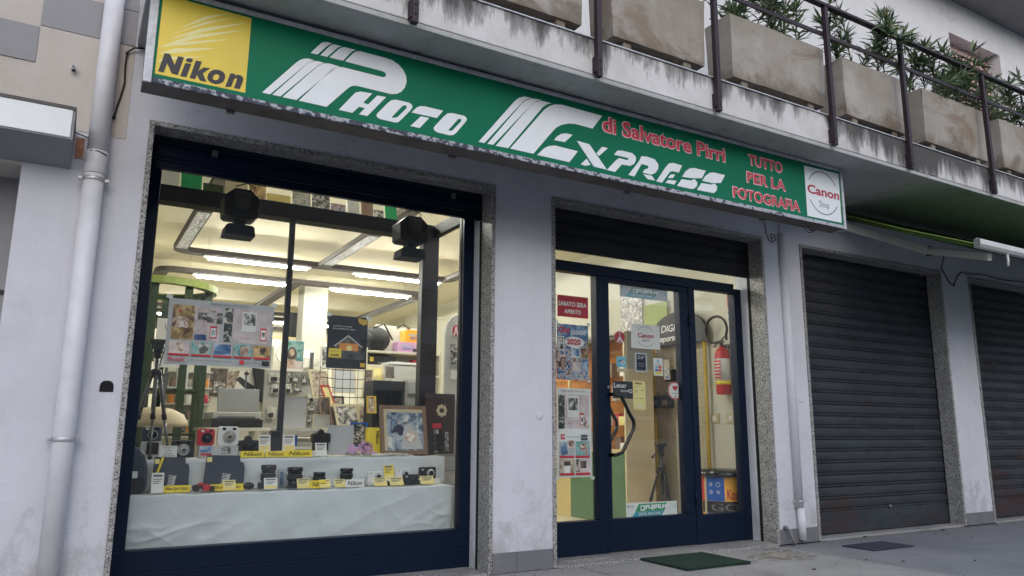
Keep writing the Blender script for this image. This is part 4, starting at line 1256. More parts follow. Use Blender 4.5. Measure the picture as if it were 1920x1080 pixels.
def oleander(x0, x1, n, label, hmax, rs, lean=0.0):
    rnd = random.Random(rs)
    t = thing('oleander_plant', label, 'plant', ((x0 + x1) / 2, -0.885, 4.07), 'oleanders in the balcony planters')
    st, lv = MB(), MB()
    lmats = ('oleander_leaf', 'oleander_leaf', 'oleander_leaf_light', 'oleander_leaf_light', 'oleander_leaf_dry')
    for q_ in ('oleander_leaf', 'oleander_leaf_light', 'oleander_leaf_dry'):
        lv.use(q_)
    def whorl(p, d, L, cnt):
        for k in range(cnt):
            a = 2 * math.pi * (k + rnd.random() * 0.5) / cnt
            u = d.orthogonal().normalized()
            w_ = d.cross(u).normalized()
            out = (u * math.cos(a) + w_ * math.sin(a))
            tilt = rnd.uniform(0.35, 1.45)
            dr_ = (d * math.cos(tilt) + out * math.sin(tilt)).normalized()
            ll = L * rnd.uniform(0.7, 1.15)
            side = dr_.cross(d)
            side = side.normalized() if side.length > 1e-3 else u
            wd = ll * rnd.uniform(0.06, 0.085)
            droop = Vector((0, 0, -ll * rnd.uniform(0.0, 0.22)))
            nrm = side.cross(dr_) * (wd * 0.5)
            b0 = p
            m1 = p + dr_ * ll * 0.3 + droop * 0.1
            m2 = p + dr_ * ll * 0.68 + droop * 0.5
            tip = p + dr_ * ll + droop
            vs = [b0, m1 - side * wd + nrm, m1, m1 + side * wd + nrm, m2 - side * wd * 0.8 + nrm, m2, m2 + side * wd * 0.8 + nrm, tip]
            lv.use(lmats[min(4, int(rnd.random() ** 1.3 * 4.25))])
            lv.add(vs, [(0, 2, 1), (0, 3, 2), (1, 2, 5, 4), (2, 3, 6, 5), (4, 5, 7), (5, 6, 7)])
    for k in range(n):
        bx = x0 + (x1 - x0) * (k + 0.5 + rnd.uniform(-.35, .35)) / n
        base = Vector((bx, -0.885 + rnd.uniform(-.05, .06), 4.07))
        dirv = Vector((rnd.uniform(-.55, .55) + lean, rnd.uniform(-.40, .30), 1)).normalized()
        H = hmax * rnd.uniform(0.45, 1.0)
        pts = [base]
        d = dirv.copy()
        bend = rnd.uniform(-.13, .13)
        steps = 7
        for s in range(steps):
            d = (d + Vector((rnd.uniform(-.20, .20) + bend, rnd.uniform(-.20, .14), -0.03))).normalized()
            pts.append(pts[-1] + d * (H / steps))
            if s >= 2:
                whorl(pts[-1], d, 0.165 * rnd.uniform(.8, 1.15), 4)
            if s >= 1:
                whorl(pts[-1] - d * (H / steps) * 0.5, d, 0.15 * rnd.uniform(.7, 1.1), 2)
        st.tube(pts, [0.008 - 0.0008 * q for q in range(steps + 1)], 5)
        whorl(pts[-1], d, 0.18, 9)
        whorl(pts[-1] + d * 0.02, d, 0.12, 5)
        for _b in range(rnd.choice((1, 1, 2))):
            q = pts[rnd.randint(3, 5)]
            d2 = (d + Vector((rnd.uniform(-.9, .9), rnd.uniform(-.5, .4), 0.1))).normalized()
            e = [q, q + d2 * 0.12, q + d2 * 0.24 + Vector((0, 0, 0.05))]
            st.tube(e, [0.005, 0.004, 0.003], 5)
            whorl(e[1], d2, 0.14, 3)
            whorl(e[2], d2, 0.17, 9)
    st.build('stems', 'stem_brown', t)
    f = lv.build('foliage', None, t)
    f['kind'] = 'stuff'
oleander(3.05, 3.72, 3, 'low sparse oleander in the second planter from the left', 0.20, 3)
oleander(4.12, 4.34, 3, 'thin oleander shoots at the left end of the long third planter', 0.34, 5)
oleander(4.42, 5.12, 7, 'tall leafy oleander filling the long third planter', 0.66, 11)
oleander(5.46, 6.24, 8, 'leafy oleander in the fourth planter from the left', 0.60, 12)
oleander(6.60, 7.60, 13, 'dense oleander in front of the pink shuttered upper window', 0.66, 13)
oleander(7.90, 8.85, 12, 'oleander in the planter at the right edge of the picture', 0.66, 14)

# ------------------------------------------------------------------ awning over the closed shutters
aw = thing('folding_awning', 'dark green fabric awning with white folding arm over the closed shutters', 'awning', (9, -0.1, 2.5))
AX = 6.50
ra, rb_ = (-0.12, 3.115), (-1.36, 2.545)
MB().extr_x([(ra[0], ra[1]), (ra[0] * .5 + rb_[0] * .5, ra[1] * .5 + rb_[1] * .5 - 0.012), (rb_[0], rb_[1]), (rb_[0], rb_[1] + 0.003), (ra[0] * .5 + rb_[0] * .5, ra[1] * .5 + rb_[1] * .5 - 0.009), (ra[0], ra[1] + 0.003)], AX + 0.05, 12.5).build('fabric', 'awning_green', aw)
MB().extr_x([(ra[0], ra[1] - 0.035), (ra[0] * .5 + rb_[0] * .5, ra[1] * .5 + rb_[1] * .5 - 0.045), (rb_[0], rb_[1] - 0.03), (rb_[0], rb_[1]+0.001), (ra[0] * .5 + rb_[0] * .5, ra[1] * .5 + rb_[1] * .5 - 0.011), (ra[0], ra[1]+0.001)], AX + 0.018, AX + 0.022).build('fabric_edge', 'awning_green', aw)
MB().extr_x([(ra[0], ra[1] + 0.002), (ra[0] * .5 + rb_[0] * .5, ra[1] * .5 + rb_[1] * .5 - 0.010), (rb_[0], rb_[1] + 0.002), (rb_[0], rb_[1] + 0.010), (ra[0] * .5 + rb_[0] * .5, ra[1] * .5 + rb_[1] * .5 - 0.001), (ra[0], ra[1] + 0.010)], AX + 0.0, AX + 0.049).build('hem', 'awning_lime', aw)
MB().lathe((AX, -0.09, 3.13), [(0.045, 0.0), (0.045, 6.0)], 'x', 14).build('roller', 'awning_green', aw)
MB().extr_x([(-1.345, 2.515), (-1.345, 2.585), (-1.375, 2.600), (-1.405, 2.585), (-1.41, 2.54), (-1.39, 2.515)], AX + 0.012, 12.6).build('front_bar', 'arm_white', aw, 0.004)
B('bar_end_cap', aw, 'grey_plastic', AX + 0.004, AX + 0.0118, -1.402, -1.35, 2.52, 2.59, 0.003)
el = (7.10, -0.62, 2.712)
ar = MB().bar((6.56, -0.08, 3.02), el, 0.05, 0.075).build('upper_arm', 'arm_white', aw, 0.004)
fa = MB().bar((7.085, -0.64, 2.708), (6.84, -1.30, 2.487), 0.048, 0.07).build('forearm', 'arm_white', aw, 0.004)
el_ = MB().lathe((el[0], el[1], el[2] - 0.045), [(0.026, 0), (0.026, 0.09)], 'z', 12)
el_.build('elbow_joint', 'black_plastic', aw)
B('arm_bracket', aw, 'arm_white', 6.52, 6.60, -0.10, -0.002, 2.97, 3.07, 0.004)
MB().tube([(6.98, -1.375, 2.515), (6.985, -1.375, 2.46), (6.975, -1.375, 2.405)], 0.011, 8).build('crank_eye', 'arm_white', aw)

# ------------------------------------------------------------------ small things on the pavement
mt = MB().box(3.86, 4.50, -0.552, -0.045, 0.001, 0.018)
tag(mt.build('door_mat', 'mat_green', bevel=0.003), 'dark green bristle door mat on the pavement before the shop entrance', 'door mat')
gr = thing('drain_grate', 'square dark iron drain grate in the pavement before the closed shutter', 'drain grate', (6.2, -0.42, 0))
B('grate_frame', gr, 'hole_black', 5.93, 6.50, -0.58, -0.27, -0.010, -0.0085)
for k in range(12):
    x = 5.935 + k * 0.0475
    B('grate_bar', gr, 'peeled_dark', x, x + 0.030, -0.578, -0.272, -0.0084, -0.003)
for k in range(7):
    y = -0.578 + k * 0.0475
    B('cross_bar', gr, 'peeled_dark', 5.932, 6.498, y, y + 0.018, -0.0029, 0.000)
rnd = random.Random(21)
for i, (px, py, s, lab) in enumerate(((5.62, -1.03, 0.030, 'dark dry leaf lying alone between the drain grate and the slab edge'), (6.60, -0.03, 0.028, 'dark curled leaf near the foot of the closed shutter, right of the grate'),
        (7.75, -0.10, 0.03, 'dark leaf at the foot of the right jamb of the closed shutter'), (4.72, -0.93, 0.022, 'small dark pebble right of the door mat'),
        (6.15, -1.28, 0.02, 'dark crumb of leaf on the open pavement at lower right'), (5.42, -0.86, 0.028, 'flat brown leaf on the slab below the sand patch'),
        (7.45, -0.55, 0.02, 'tiny dark leaf scrap on the pavement before the closed shutter'), (8.72, -0.12, 0.025, 'tiny dark scrap before the pillar between the shutters'))):
    m = MB()
    n = 9
    s *= rnd.uniform(.55, .85)
    asp = rnd.uniform(.35, .9)
    top = [(px + s * math.cos(2 * math.pi * k / n) * rnd.uniform(.7, 1.3), py + s * asp * math.sin(2 * math.pi * k / n) * rnd.uniform(.7, 1.3), rnd.uniform(0.002, s * 0.35)) for k in range(n)]
    bot = [(a[0], a[1], 0.0) for a in top]
    m.add(top + bot + [(px, py, s * 0.35)], [(k, (k + 1) % n, 2 * n) for k in range(n)] + [((k + 1) % n, k, n + k, n + (k + 1) % n) for k in range(n)])
    tag(m.build('dry_leaf', 'dry_leaf'), lab, 'leaf', 'dry scraps on the pavement')

# ------------------------------------------------------------------ ceiling lights inside the shop
ZC = 3.0
def light_loop(label, x0, x1, y0, y1, cross, tubes, panels):
    t = thing('ceiling_light_track', label, 'ceiling light', ((x0 + x1) / 2, (y0 + y1) / 2, ZC), 'ceiling light tracks')
    wd, r = 0.15, 0.22
    ring_o, ring_i = [], []
    for cx, cy, a0 in ((x1 - r, y1 - r, 0), (x0 + r, y1 - r, 90), (x0 + r, y0 + r, 180), (x1 - r, y0 + r, 270)):
        for k in range(7):
            a = math.radians(a0 + 15 * k)
            ring_o.append((cx + r * math.cos(a), cy + r * math.sin(a)))
            ring_i.append((cx + (r - wd) * math.cos(a), cy + (r - wd) * math.sin(a)))
    n = len(ring_o)
    m = MB()
    vs = [(a, b, ZC) for a, b in ring_o] + [(a, b, ZC) for a, b in ring_i] + [(a, b, ZC + 0.06) for a, b in ring_o] + [(a, b, ZC + 0.06) for a, b in ring_i]
    fs = []
    for i in range(n):
        j = (i + 1) % n
        fs += [(i, n + i, n + j, j), (2 * n + i, i, j, 2 * n + j), (n + i, 3 * n + i, 3 * n + j, n + j), (2 * n + i, 2 * n + j, 3 * n + j, 3 * n + i)]
    m.add(vs, fs)
    m.build('track_channel', 'channel_brown', t)
    for cx in cross:
        B('cross_channel', t, 'channel_brown', cx - wd / 2, cx + wd / 2, y0 + wd + .001, y1 - wd - .001, ZC + 0.001, ZC + 0.059)
    for hx in (x0 + 0.4, x1 - 0.4):
        for hy in (y0 + 0.075, y1 - 0.075):
            MB().tube([(hx, hy, ZC + 0.06), (hx, hy, RZ)], 0.0018, 5).build('hanger_rod', 'dark_silver', t)
    for (a, b, yy) in tubes:
        tb = B('lamp_housing', t, 'white_plastic', a - 0.05, b + 0.05, yy - 0.035, yy + 0.035, ZC - 0.022, ZC - 0.001)
        MB().lathe((a, yy, ZC - 0.036), [(0.014, 0), (0.014, b - a)], 'x', 10).build('fluorescent_tube', 'fluorescent_tube', tb)
    for (x, a, b) in panels:
        B('diffuser_panel', t, 'prismatic_diffuser', x - 0.058, x + 0.058, a, b, ZC - 0.006, ZC - 0.001)
    return t
light_loop('front ceiling light track with two lit tubes behind the spotlights and two added unseen tubes', 0.85, 4.46, 1.35, 4.72, (2.63,), [(1.25, 2.43, 4.64), (3.08, 4.26, 4.64), (1.25, 2.43, 1.43), (3.08, 4.26, 1.43)], [(0.925, 2.75, 4.40), (2.63, 2.75, 4.38), (4.385, 2.0, 3.9)])  # pair nearest the street is unseen, added to brighten the door side
light_loop('rear ceiling light track with two lit tubes, nearer the back wall', 0.80, 4.66, 5.80, 9.2, (2.63,), [(1.29, 2.46, 5.88), (3.14, 4.32, 5.88)], [(0.875, 6.3, 8.4), (4.585, 6.2, 8.6)])
light_loop('rearmost ceiling light track with one lit tube near the back wall', 0.80, 4.66, 9.72, 11.2, (), [(3.15, 4.3, 9.80), (1.2, 2.4, 9.80)], [])

# ------------------------------------------------------------------ inner partition of the display window with two spotlights
ip = thing('display_partition', 'dark metal frame with posts standing behind the window display', 'partition', (1.4, 0.95, 0.0))
B('beam', ip, 'beam_dark', 0.0, 2.44, 0.92, 0.98, 2.552, 2.668, 0.003)
B('post', ip, 'inner_frame', 1.322, 1.362, 0.935, 0.975, 0.006, 2.55, 0.003)
B('post', ip, 'inner_frame', 2.420, 2.565, 0.92, 1.00, 0.006, 2.668, 0.003)
B('post', ip, 'inner_frame', 0.02, 0.08, 0.92, 0.98, 0.006, 2.55, 0.003)
B('side_beam', ip, 'beam_dark', 2.505, 2.560, 0.346, 0.919, 2.56, 2.66, 0.003)
for xx, zz, lab in ((0.8941, 2.50, 'left black spotlight hanging over the window display'), (2.1789, 2.50, 'right black spotlight hanging over the window display')):
    s_ = thing('spotlight', lab, 'spotlight', (xx, 0.62, 2.2), 'black spotlights over the window display')
    K = 1.5
    prof = [(xx + K * a, b) for a, b in ((-0.075, 2.415), (-0.06, 2.40), (0.06, 2.40), (0.075, 2.415), (0.080, 2.545), (0.035, 2.605), (-0.035, 2.605), (-0.080, 2.545))]
    MB().slab(prof, 0.54, 0.72).build('lamp_body', 'beam_dark', s_, 0.004)
    MB().slab([(xx + K * a, b) for a, b in ((-0.035, 2.48), (-0.02, 2.455), (0.02, 2.455), (0.035, 2.48), (0.035, 2.58), (-0.035, 2.58))], 0.528, 0.5395).build('rear_cover', 'black_plastic', s_, 0.003)
    B('swivel', s_, 'beam_dark', xx - 0.038, xx + 0.038, 0.59, 0.67, 2.352, 2.3995)
    MB().slab([(xx + K * a, b) for a, b in ((-0.068, 2.275), (0.068, 2.275), (0.062, 2.340), (0.05, 2.3515), (-0.05, 2.3515), (-0.062, 2.340))], 0.545, 0.715).build('lamp_hood', 'beam_dark', s_, 0.004)
    MB().tube([(xx + 0.07, 0.63, 2.56), (xx + 0.10, 0.65, 2.66), (xx + 0.05, 0.7, 2.70), (xx - 0.02, 0.75, 2.68)], 0.004, 6).build('power_cord', 'black_rubber', s_)
    B('hanger', s_, 'black_plastic', xx - 0.012, xx + 0.012, 0.62, 0.918, 2.585, 2.60)

# row of prints leaning on a high ledge behind the beam
hl_ = thing('high_ledge', 'narrow high ledge behind the dark beam carrying leaning prints', 'ledge', (1.3, 1.25, 2.66))
B('ledge_board', hl_, 'beam_dark', 0.25, 2.40, 1.18, 1.40, 2.645, 2.665)
B('ledge_bracket', hl_, 'inner_frame', 0.30, 0.33, 0.982, 1.179, 2.645, 2.664)
B('ledge_bracket', hl_, 'inner_frame', 2.30, 2.33, 0.982, 1.179, 2.645, 2.664)
LP_ = (('counter_green', 'green', .30), ('paper_white', 'plain white', .42), ('fuji_green', 'bright green', .56), ('dark_green_paint', 'dark green', .72), ('frame_cream', 'cream', .88), ('print_amber', 'amber', 1.06), ('pale_yellow', 'pale yellow', 1.20), ('print_packaging_white', 'printed white', 1.40), ('print_grey', 'grey', 1.56),
       ('print_collage', 'multicoloured', 1.72), ('paper_white', 'small white', 1.86), ('frame_wood', 'brown', 1.98), ('print_grey', 'black and white', 2.10), ('fuji_green', 'short green', 2.20))
for i_, (m_, nm_, x_) in enumerate(LP_):
    o = thing('leaning_print', '%s print on the high ledge above the spotlights, number %s from the left' % (nm_, ('one', 'two', 'three', 'four', 'five', 'six', 'seven', 'eight', 'nine', 'ten', 'eleven', 'twelve', 'thirteen', 'fourteen')[i_]), 'print', (x_ + 0.05, 1.25, 2.666), 'prints on the high ledge')
    w__ = (LP_[i_ + 1][2] - x_ if i_ < 13 else 0.12) - 0.012
    hh = 0.17 + 0.05 * ((i_ * 7) % 3)
    MB().add([(x_, 1.22, 2.666), (x_ + w__, 1.22, 2.666), (x_ + w__, 1.28, 2.666 + hh), (x_, 1.28, 2.666 + hh), (x_, 1.226, 2.666), (x_ + w__, 1.226, 2.666), (x_ + w__, 1.286, 2.666 + hh), (x_, 1.286, 2.666 + hh)],
             [(0, 1, 2, 3), (7, 6, 5, 4), (0, 4, 5, 1), (1, 5, 6, 2), (2, 6, 7, 3), (3, 7, 4, 0)]).build('print_sheet', m_, o)

# ------------------------------------------------------------------ furniture seen through the display window
def tripod(name_label, x, y, z0, h, spread, head='pan', turn=0.3, mats=('dark_silver', 'black_plastic'), group=None):
    t = thing('tripod', name_label, 'tripod', (x, y, z0), group)
    apex = Vector((x, y, z0 + h * 0.70))
    for k in range(3):
        a = turn + 2 * math.pi * k / 3
        foot = Vector((x + spread * math.cos(a), y + spread * math.sin(a), z0))
        d = (foot - apex)
        top = apex + Vector((0.03 * math.cos(a), 0.03 * math.sin(a), 0))
        mid = top + (foot - top) * 0.5
        lg = MB().tube([top, mid], 0.0125, 8).build('leg', mats[0], t)
        MB().tube([mid, foot], 0.009, 8).build('lower_leg', mats[0], lg)
        MB().tube([mid + (foot - top) * -0.03, mid + (foot - top) * 0.03], 0.017, 8).build('leg_clamp', mats[1], lg)
        MB().tube([foot + Vector((0, 0, 0.02)), foot], 0.013, 8).build('rubber_foot', 'black_rubber', lg)
    MB().lathe((x, y, z0 + h * 0.68), [(0.026, 0), (0.036, 0.01), (0.036, 0.05), (0.02, 0.06)], 'z', 12).build('shoulder', mats[1], t)
    MB().lathe((x, y, z0 + h * 0.40), [(0.012, 0), (0.012, h * 0.45)], 'z', 10).build('centre_column', mats[0], t)
    hd = MB()
    hz = z0 + h * 0.85
    hd.lathe((x, y, hz), [(0.022, 0), (0.022, 0.03), (0.03, 0.035), (0.03, 0.06), (0.018, 0.065)], 'z', 12)
    hd.box(x - 0.045, x + 0.03, y - 0.02, y + 0.02, hz + 0.06, hz + 0.10)
    hd.rbox(x - 0.06, x + 0.05, y - 0.03, y + 0.03, hz + 0.10, hz + 0.125, 0.01)
    h_ = hd.build('head', mats[1], t)
    if head == 'pan':
        MB().tube([(x - 0.03, y - 0.02, hz + 0.07), (x - 0.14, y - 0.06, hz + 0.02), (x - 0.19, y - 0.08, hz - 0.01)], [0.006, 0.006, 0.012], 8).build('pan_handle', mats[1], h_)
    return t
SH2 = 0.768
tripod('grey tripod with black head standing at the left end of the window display', 0.4796, 0.86, SH2, 0.78, 0.15, 'flat', 0.5)

gd = thing('round_display_stand', 'round dark green shelving stand with lime rim at the left of the shop', 'display stand', (0.62, 3.1, 0.006))
def ring_strip(mb, cx, cy, r0, r1, z0, z1, n=36):
    vs = []
    for k in range(n):
        a = 2 * math.pi * k / n
        for r, z in ((r1, z0), (r1, z1), (r0, z1), (r0, z0)):
            vs.append((cx + r * math.cos(a), cy + r * math.sin(a), z))
    fs = []
    for k in range(n):
        j = (k + 1) % n
        for q in range(4):
            fs.append((4 * k + q, 4 * j + q, 4 * j + (q + 1) % 4, 4 * k + (q + 1) % 4))
    mb.add(vs, fs)
    return mb
ring_strip(MB(), 0.62, 3.1, 0.49, 0.53, 2.255, 2.32).build('rim', 'lime_edge', gd)
ring_strip(MB(), 0.62, 3.1, 0.44, 0.488, 2.258, 2.30).build('inner_rim', 'dark_green_paint', gd)
for ang in (20, 75, 130, 185, 240, 262, 300, 340):
    a = math.radians(ang)
    cx, cy = 0.62 + 0.465 * math.cos(a), 3.1 + 0.465 * math.sin(a)
    B('upright', gd, 'dark_green_paint', cx - 0.034, cx + 0.034, cy - 0.018, cy + 0.018, 0.01, 2.256)
for z in (0.5, 0.9, 1.3, 1.62, 1.95):
    MB().lathe((0.62, 3.1, z), [(0.43, 0), (0.43, 0.02)], 'z', 30).build('shelf', 'dark_green_paint', gd)
rnd = random.Random(4)
for zi, z in enumerate((0.92, 1.32, 1.64)):
    for k in range(4):
        a = 3.75 + k * 0.62 + rnd.uniform(-.08, .08)
        cx, cy = 0.62 + 0.34 * math.cos(a), 3.1 + 0.34 * math.sin(a)
        hh = rnd.uniform(0.12, 0.24)
        o = MB().box(cx - 0.05, cx + 0.05, cy - 0.03, cy + 0.03, z + 0.001, z + hh).build('stock_box', ('paper_white', 'print_packaging_white', 'paper_grey', 'print_packaging')[(k + zi) % 4], None)
        tag(o, '%s box on the %s shelf of the round green stand, %s from the left' % (('white', 'printed pale', 'grey', 'printed dark')[(k + zi) % 4], ('lower', 'middle', 'upper')[zi], ('first', 'second', 'third', 'fourth')[k]), 'box', 'boxes on the round green stand')

# column with an oval sign
cl = thing('shop_column', 'plain cream square column inside the shop behind the dark poster', 'column', (3.1, 6.75, 0.006))
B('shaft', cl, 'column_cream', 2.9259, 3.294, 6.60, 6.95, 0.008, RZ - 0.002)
ov = thing('oval_sign', 'grey oval sign with a small white label on the cream column', 'sign', (3.0, 6.57, 1.9))
cxo, czo = 2.8824, 2.0659
MB().slab([(cxo + 0.33 * math.cos(a * math.pi / 16), czo + 0.21 * math.sin(a * math.pi / 16)) for a in range(32)], 6.56, 6.598).build('oval_board', 'panel_grey', ov)
r_ = (2.9477, 2.0177, 3.0989, 2.1299)
B('label_card', ov, 'paper_white', r_[0], r_[2], 6.552, 6.5595, r_[1], r_[3])

# grey pegboard with blister packs
pb = thing('pegboard_stand', 'grey perforated stand board carrying blister packs behind the window post', 'pegboard', (1.9, 3.2, 0.006))
r_ = (1.6899, 0.9605, 2.3135, 1.5634)
PBX0, PBX1, PBZ1 = r_[0], r_[2], r_[3]
B('board', pb, 'panel_grey', PBX0, PBX1, 3.2, 3.23, 0.35, PBZ1, 0.004)
B('foot_board', pb, 'panel_grey', PBX0 + 0.05, PBX1 - 0.05, 3.1, 3.4, 0.008, 0.05, 0.004)
B('stand_leg', pb, 'dark_silver', PBX0 + 0.1, PBX0 + 0.14, 3.231, 3.26, 0.05, 1.4)
B('stand_leg', pb, 'dark_silver', PBX1 - 0.14, PBX1 - 0.10, 3.231, 3.26, 0.05, 1.4)
PACKS = ['white blister pack in the top left corner of the grey pegboard', 'white blister pack below the top left one on the pegboard', 'tilted white blister pack half behind the window post, second row', 'white blister pack in the top row just right of the window post',
         'first dark blister pack in the top row of the pegboard', 'second dark blister pack in the top row, with red edge', 'third dark blister pack in the top row of the pegboard', 'dark blister pack at the right end of the top row',
         'dark blister pack in the second row beside the window post', 'brown black blister pack at the right of the second row', 'white blister pack in the third row beside the tall pale board', 'white blister pack at the right of the third row',
         'dark blister pack in the fourth row beside the tall pale board', 'small dark blister pack at the right of the fourth row', 'tall white blister pack at the lower left of the pegboard', 'dark blister pack lowest on the pegboard beside the small board']
for npk, (l, t_, r, b, dark) in enumerate(((503, 698, 522, 718, 0), (508, 722, 524, 742, 0), (531, 722, 544, 742, 0), (536, 699, 549, 717, 0), (540, 699, 556, 718, 1), (558, 701, 571, 720, 1), (576, 700, 590, 718, 1), (594, 704, 606, 722, 1),
                            (546, 722, 561, 738, 1), (582, 727, 597, 743, 1), (574, 740, 586, 760, 0), (588, 745, 604, 764, 0), (574, 766, 588, 778, 1), (590, 766, 602, 776, 1), (504, 770, 518, 795, 0), (572, 788, 584, 802, 1))):
    x0, z0, x1, z1 = (PBX0 + (l - 497) / 107 * (PBX1 - PBX0), PBZ1 - (b - 693) / 113 * 0.55, PBX0 + (r - 497) / 107 * (PBX1 - PBX0), PBZ1 - (t_ - 693) / 113 * 0.55)
    k = thing('blister_pack', PACKS[npk], 'package', ((x0 + x1) / 2, 3.17, z0), 'blister packs on the pegboard')
    tl = random.uniform(-.012, .012)
    MB().add([(x0, 3.165, z0), (x1, 3.165, z0 + tl), (x1 - tl, 3.175, z1 + tl), (x0 - tl, 3.175, z1), (x0, 3.168, z0), (x1, 3.168, z0 + tl), (x1 - tl, 3.178, z1 + tl), (x0 - tl, 3.178, z1)],
             [(0, 1, 2, 3), (7, 6, 5, 4), (0, 4, 5, 1), (1, 5, 6, 2), (2, 6, 7, 3), (3, 7, 4, 0)]).build('card', 'print_packaging' if dark else 'print_packaging_white', k)
    B('blister', k, 'paper_grey' if dark else 'black_plastic', x0 + 0.2 * (x1 - x0), x0 + 0.75 * (x1 - x0), 3.148, 3.1645, z0 + 0.12 * (z1 - z0), z0 + 0.5 * (z1 - z0), 0.003)
    MB().tube([((x0 + x1) / 2, 3.16, z1 - 0.01), ((x0 + x1) / 2, 3.20, z1 - 0.008)], 0.002, 5).build('hook', 'silver', k)
sheet('portrait_poster', 'portrait poster of a long haired child above the grey pegboard', 'poster', (1.8685, 1.5549, 2.0642, 1.8774), 3.15, 'paper_white',
      [('r', 0.03, 0.02, 0.97, 0.98, 'print_teal'), ('e', 0.12, 0.22, 0.62, 0.72, 'print_room'), ('e', 0.22, 0.28, 0.50, 0.52, 'print_beach'), ('r', 0.12, 0.62, 0.60, 0.92, 'print_beach'), ('r', 0.5, 0.66, 0.95, 0.92, 'print_pale'), ('r', 0.03, 0.92, 0.97, 0.98, 'paper_white')])
B('easel_stay', bpy.data.objects['portrait_poster'], 'dark_silver', PBX0 + 0.45, PBX0 + 0.48, 3.153, 3.199, PBZ1 - 0.1, PBZ1 + 0.2)

# picture wall in the middle: partition board with prints
bd = thing('picture_partition', 'cream partition board with large pictures in the middle of the shop', 'partition', (1.3, 4.2, 0.006))
r_ = (1.2354, 0.9926, 1.994, 1.9237)
B('board', bd, 'shop_cream', r_[0], r_[2], 4.22, 4.26, 0.008, r_[3])
sheet('studio_picture', 'brownish picture of a dark interior on the partition board', 'picture', (1.3013, 1.3288, 1.4982, 1.629), 4.19, 'print_room', [('r', .3, .5, .9, .9, 'print_grey')], thick=0.02)
sheet('strobe_poster', 'poster of a black studio strobe light on a white ground', 'poster', (1.4942, 1.38, 1.818, 1.614), 4.19, 'paper_white',
      [('p', [(0.0, 0.05), (0.42, 0.0), (0.25, 0.95), (0.0, 0.95)], 'print_beige'), ('p', [(0.28, 0.42), (0.42, 0.28), (0.98, 0.78), (0.92, 0.95), (0.62, 0.85)], 'ink_black'), ('r', 0.60, 0.0, 0.66, 0.9, 'thin_grey'), ('e', 0.55, 0.05, 0.72, 0.22, 'ink_black')])
sb = thing('softbox', 'tall dark softbox edge leaning beside the strobe poster', 'softbox', (1.9, 4.1, 0.006))
r_ = (1.7503, 1.2487, 1.9475, 1.6451)
MB().slab([(r_[0], r_[3]), (r_[2], r_[3] - 0.02), (r_[2] + 0.02, r_[1]), (r_[0] + 0.09, r_[1] + 0.02), (r_[0] + 0.05, (r_[1] + r_[3]) / 2)], 4.08, 4.17).build('cover', 'bag_black', sb, 0.004)
B('stand', sb, 'dark_silver', r_[2] - 0.06, r_[2] - 0.04, 4.11, 4.13, 0.008, r_[1] + 0.03)

# large photo printer
pr_ = thing('photo_printer', 'large photo printer with raised grey lid behind the instant cameras', 'printer', (1.0, 2.3, 0.80))
r_ = (1.0634, 0.9764, 1.4884, 1.1093)
B('printer_base', pr_, 'black_plastic', r_[0], r_[2], 2.2, 2.75, r_[1], r_[1] + 0.075, 0.006)
B('printer_body', pr_, 'light_grey_plastic', r_[0] + 0.01, r_[2] - 0.01, 2.25, 2.74, r_[1] + 0.0755, r_[3], 0.006)
B('output_slot', pr_, 'grey_plastic', r_[0] + 0.05, r_[2] - 0.06, 2.235, 2.2495, r_[1] + 0.08, r_[3] - 0.03, 0.004)
r2 = (1.1487, 1.1168, 1.5135, 1.3292)
MB().add([(r2[0], 2.50, r2[1]), (r2[2], 2.50, r2[1]), (r2[2], 2.56, r2[3]), (r2[0], 2.56, r2[3]), (r2[0], 2.515, r2[1]), (r2[2], 2.515, r2[1]), (r2[2], 2.575, r2[3]), (r2[0], 2.575, r2[3])],
         [(0, 1, 2, 3), (7, 6, 5, 4), (0, 4, 5, 1), (1, 5, 6, 2), (2, 6, 7, 3), (3, 7, 4, 0)]).build('lid', 'grey_plastic', pr_, 0.004)
tb_ = thing('printer_table', 'cream table carrying the large photo printer', 'table', (1.0, 2.45, 0.006))
B('table_top', tb_, 'shop_cream', r_[0] - 0.06, r_[2] + 0.06, 2.15, 2.85, r_[1] - 0.032, r_[1] - 0.001, 0.003)
for sx in (r_[0] - 0.04, r_[2] + 0.01):
    for sy in (2.18, 2.78):
        B('leg', tb_, 'shop_cream', sx, sx + 0.04, sy, sy + 0.04, 0.008, r_[1] - 0.033)
for k in range(5):
    o = MB().box(r_[0] + 0.1 + k * 0.16, r_[0] + 0.22 + k * 0.16, 2.3, 2.5, 0.45 + 0.0, 0.45 + random.uniform(.08, .2)).build('stock_box', ('paper_white', 'black_plastic', 'paper_cream', 'paper_grey', 'black_plastic')[k])
    tag(o, ('white', 'black', 'cream', 'light grey', 'second black')[k] + ' stock box on the shelf under the printer table', 'box', 'boxes under the printer table')
B('under_shelf', tb_, 'shop_cream', r_[0] - 0.0, r_[2] + 0.0, 2.2, 2.8, 0.42, 0.449)

